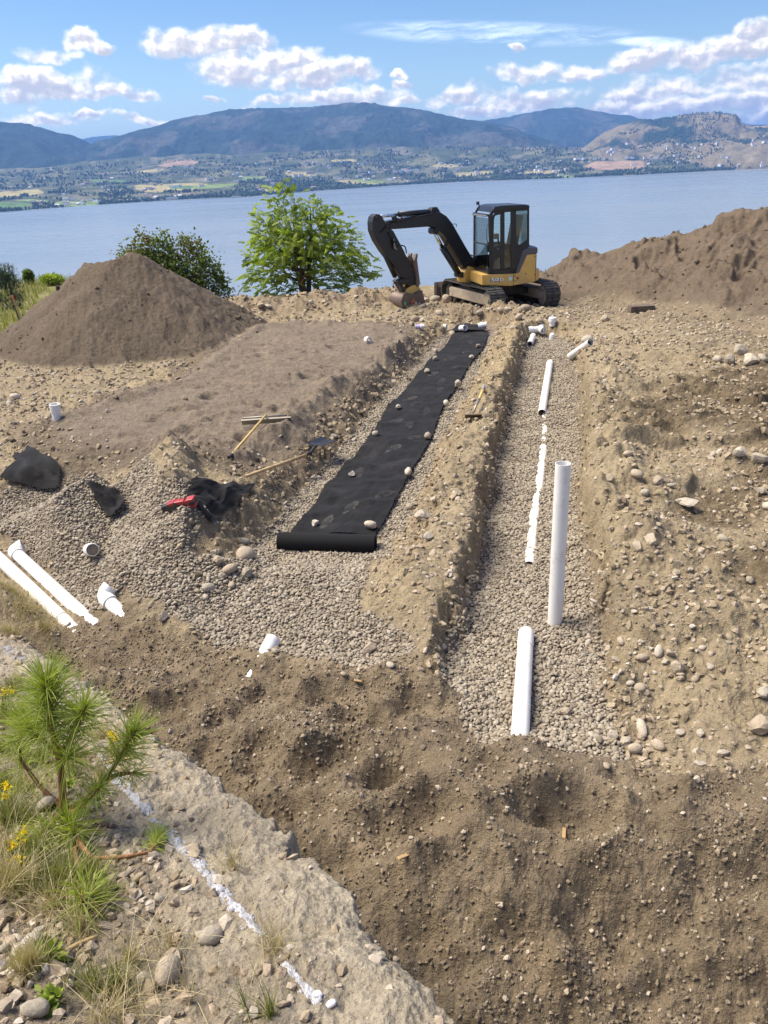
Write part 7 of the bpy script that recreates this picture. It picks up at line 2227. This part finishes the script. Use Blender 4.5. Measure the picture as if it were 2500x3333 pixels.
def house_mesh(w, d, h, rh, mw, mr, flat=False):
    me = bpy.data.meshes.new('house')
    x, y = w / 2, d / 2
    V_ = [(-x, -y, -4), (x, -y, -4), (x, y, -4), (-x, y, -4), (-x, -y, h), (x, -y, h), (x, y, h), (-x, y, h)]
    F_ = [[0, 1, 5, 4], [1, 2, 6, 5], [2, 3, 7, 6], [3, 0, 4, 7]]
    mi = [0] * 4
    if flat:
        V_ += [(-x * .97, -y * .97, h + 0.6), (x * .97, -y * .97, h + 0.6), (x * .97, y * .97, h + 0.6), (-x * .97, y * .97, h + 0.6)]
        F_ += [[4, 5, 9, 8], [5, 6, 10, 9], [6, 7, 11, 10], [7, 4, 8, 11], [8, 9, 10, 11]]; mi += [1] * 5
    else:
        e = 0.6
        V_ += [(-x - e, -y - e, h - 0.2), (x + e, -y - e, h - 0.2), (x + e, y + e, h - 0.2), (-x - e, y + e, h - 0.2), (-x - e, 0, h + rh), (x + e, 0, h + rh)]
        F_ += [[8, 9, 13, 12], [10, 11, 12, 13], [9, 10, 13], [11, 8, 12]]; mi += [1, 1, 0, 0]
    me.from_pydata(V_, [], F_)
    me.materials.append(mw); me.materials.append(mr)
    me.polygons.foreach_set('material_index', mi); me.update()
    return me
HV = [house_mesh(14, 10, 5.5, 3.2, HW[i % 3], HR[(i * 2) % 3]) for i in range(3)] + [house_mesh(18, 11, 6.5, 3.5, HW[0], HR[1]), house_mesh(24, 14, 6, 0, HW[0], HR[2], True)]
nh = 0
R3 = np.random.default_rng(3)
while nh < 290:
    u = R3.uniform(60, 2500); vs, vt = shore_v(u), top_v(u)
    v = vs - 3 - (vs - vt - 3) * R3.random() ** (0.8 if u > 600 else 1.5)
    cl = float(fbm(np.array([u / 90.]), np.array([v / 22.]), 1.0, 2, 0.5, 44)[0])
    if cl < 0.02: continue
    p = march(u, v)
    if p is None: continue
    hk = int(R3.integers(5))
    o = bpy.data.objects.new('house', HV[hk]); COL.objects.link(o)
    o.location = p; o.rotation_euler = (0, 0, R3.choice([0.2, 0.5, -0.4, 1.3, 0.0]) + R3.normal(0, .15))
    s = R3.uniform(1.0, 1.7); o.scale = (s, s, s)
    look = ('white house', 'cream house', 'grey house', 'large white house', 'flat roofed white house')[hk]
    fr_ = (v - vt) / max(vs - vt, 1)
    lvl = 'by the lake' if fr_ > 0.8 else ('on the lower town slope' if fr_ > 0.45 else ('up on the brown hill' if u > 1950 else 'on the upper town slope'))
    col_ = ('over the left skyline bushes', 'over the sand pile', 'over the dark shrub', 'over the green tree', 'over the boom elbow', 'over the cab', 'over the earth bank start', 'over the earth bank crest')[min(7, int(np.searchsorted([200, 430, 760, 1230, 1500, 1750, 2100], u)))]
    tag(o, 'tiny %s %s, %s' % (look, lvl, col_), 'house', 'houses of the far town: %ss %s, %s' % (look, lvl, col_)); nh += 1
BLK = [(1295, 562, 80, 16, 12, 0, 'long white row of low blocks in the far town above the lake'), (1010, 566, 60, 18, 14, 1, 'cream apartment block in the far town left of the white row'), (700, 655, 0, 0, 0, 1, ''), (1890, 520, 90, 40, 9, 0, 'wide white warehouse at the foot of the second mountain'), (1600, 548, 70, 40, 9, 2, 'grey flat roofed hall in the far town'), (1350, 556, 60, 30, 10, 0, 'white flat roofed hall right of the long white row'), (560, 652, 60, 16, 12, 1, 'cream waterfront apartments on the left far shore'), (770, 648, 50, 16, 12, 1, 'second cream waterfront block nearer the tree top'), (2100, 566, 70, 16, 9, 1, 'reddish long waterfront building below the brown hill'), (1750, 556, 50, 20, 11, 0, 'white block near the water right of centre'), (250, 664, 60, 20, 7, 0, 'pale greenhouse roof on the left far shore'), (880, 590, 50, 18, 13, 0, 'white apartment block between trees left of centre')]
for (u, v, w, d, h, c, lab) in BLK:
    if not lab: continue
    p = march(u, v)
    o = bpy.data.objects.new('apartment_block', house_mesh(w, d, h, 0, HW[c], HR[2], True)); COL.objects.link(o)
    o.location = p; o.rotation_euler = (0, 0, R3.normal(0.1, 0.15)); tag(o, lab, 'building')
# trees of the far shore, a far off wood that reads as one mass
m_ft, N, b, out = new_mat('far_tree_green')
rnd = N.new('ShaderNodeObjectInfo').outputs['Random']
N.put(b.inputs['Base Color'], N.ramp(rnd, [(0, (0.022, 0.036, 0.024)), (0.6, (0.040, 0.060, 0.034)), (0.85, (0.075, 0.105, 0.04)), (1, (0.12, 0.16, 0.055))]))
b.inputs['Roughness'].default_value = 1.0; b.inputs['Specular IOR Level'].default_value = 0.05
nt = 26000
aa = R3.uniform(-30.5, 31.5, nt)
rs_ = np.interp(aa, SHORE[:, 0], SHORE[:, 1])
rr = rs_ + 12 + (6600 - rs_) * R3.random(nt) ** 1.5
X = rr * np.sin(np.radians(aa)); Y = rr * np.cos(np.radians(aa))
zt, tt = town_z(aa, rr, X, Y)
dn = fbm(X, Y, 0.004, 4, 0.6, 71) + 0.35 * fbm(X, Y, 0.0012, 2, 0.5, 72)
kp = (dn > -0.10 + 0.25 * R3.random(nt)) | (rr - rs_ < 60)
for a, r, da, dr, c in FLDW: kp &= ~((np.abs(aa - a) < da) & (np.abs(rr - r) < dr))
kp &= tt > 0.002
X, Y, zt = X[kp], Y[kp], zt[kp]; n = len(X)
hgt = R3.uniform(7, 17, n) * np.where(R3.random(n) < 0.12, 1.4, 1.0)
wd_ = hgt * R3.uniform(0.45, 0.95, n)
scatter('far_wood', np.stack([X, Y, zt + hgt * 0.42], 1), np.stack([wd_, wd_, hgt], 1), np.stack([np.zeros(n), np.zeros(n), R3.uniform(0, 6.28, n)], 1), m_ft, 1, 0.3, 1.3, 5, True, 'dark woods and garden trees all along the far shore')
# trees on the brown hill and along the mountain feet
aa = R3.uniform(16.5, 31.5, 5200); rr = R3.uniform(5800, 7700, 5200)
X = rr * np.sin(np.radians(aa)); Y = rr * np.cos(np.radians(aa))
zb_ = hill_fun('bluff_hill')(aa, rr, X, Y)[0]; zt_ = town_z(aa, rr, X, Y)[0]
kp = (zb_ > zt_ + 3) & (fbm(X, Y, 0.003, 4, 0.6, 75) > 0.0)
X, Y, zz_ = X[kp], Y[kp], zb_[kp]; n = len(X)
hgt = R3.uniform(7, 15, n); wd_ = hgt * 0.7
scatter('hill_wood', np.stack([X, Y, zz_ + hgt * 0.42], 1), np.stack([wd_, wd_, hgt], 1), np.zeros((n, 3)), m_ft, 1, 0.3, 1.3, 5, True, 'scattered dark pines on the brown hill')
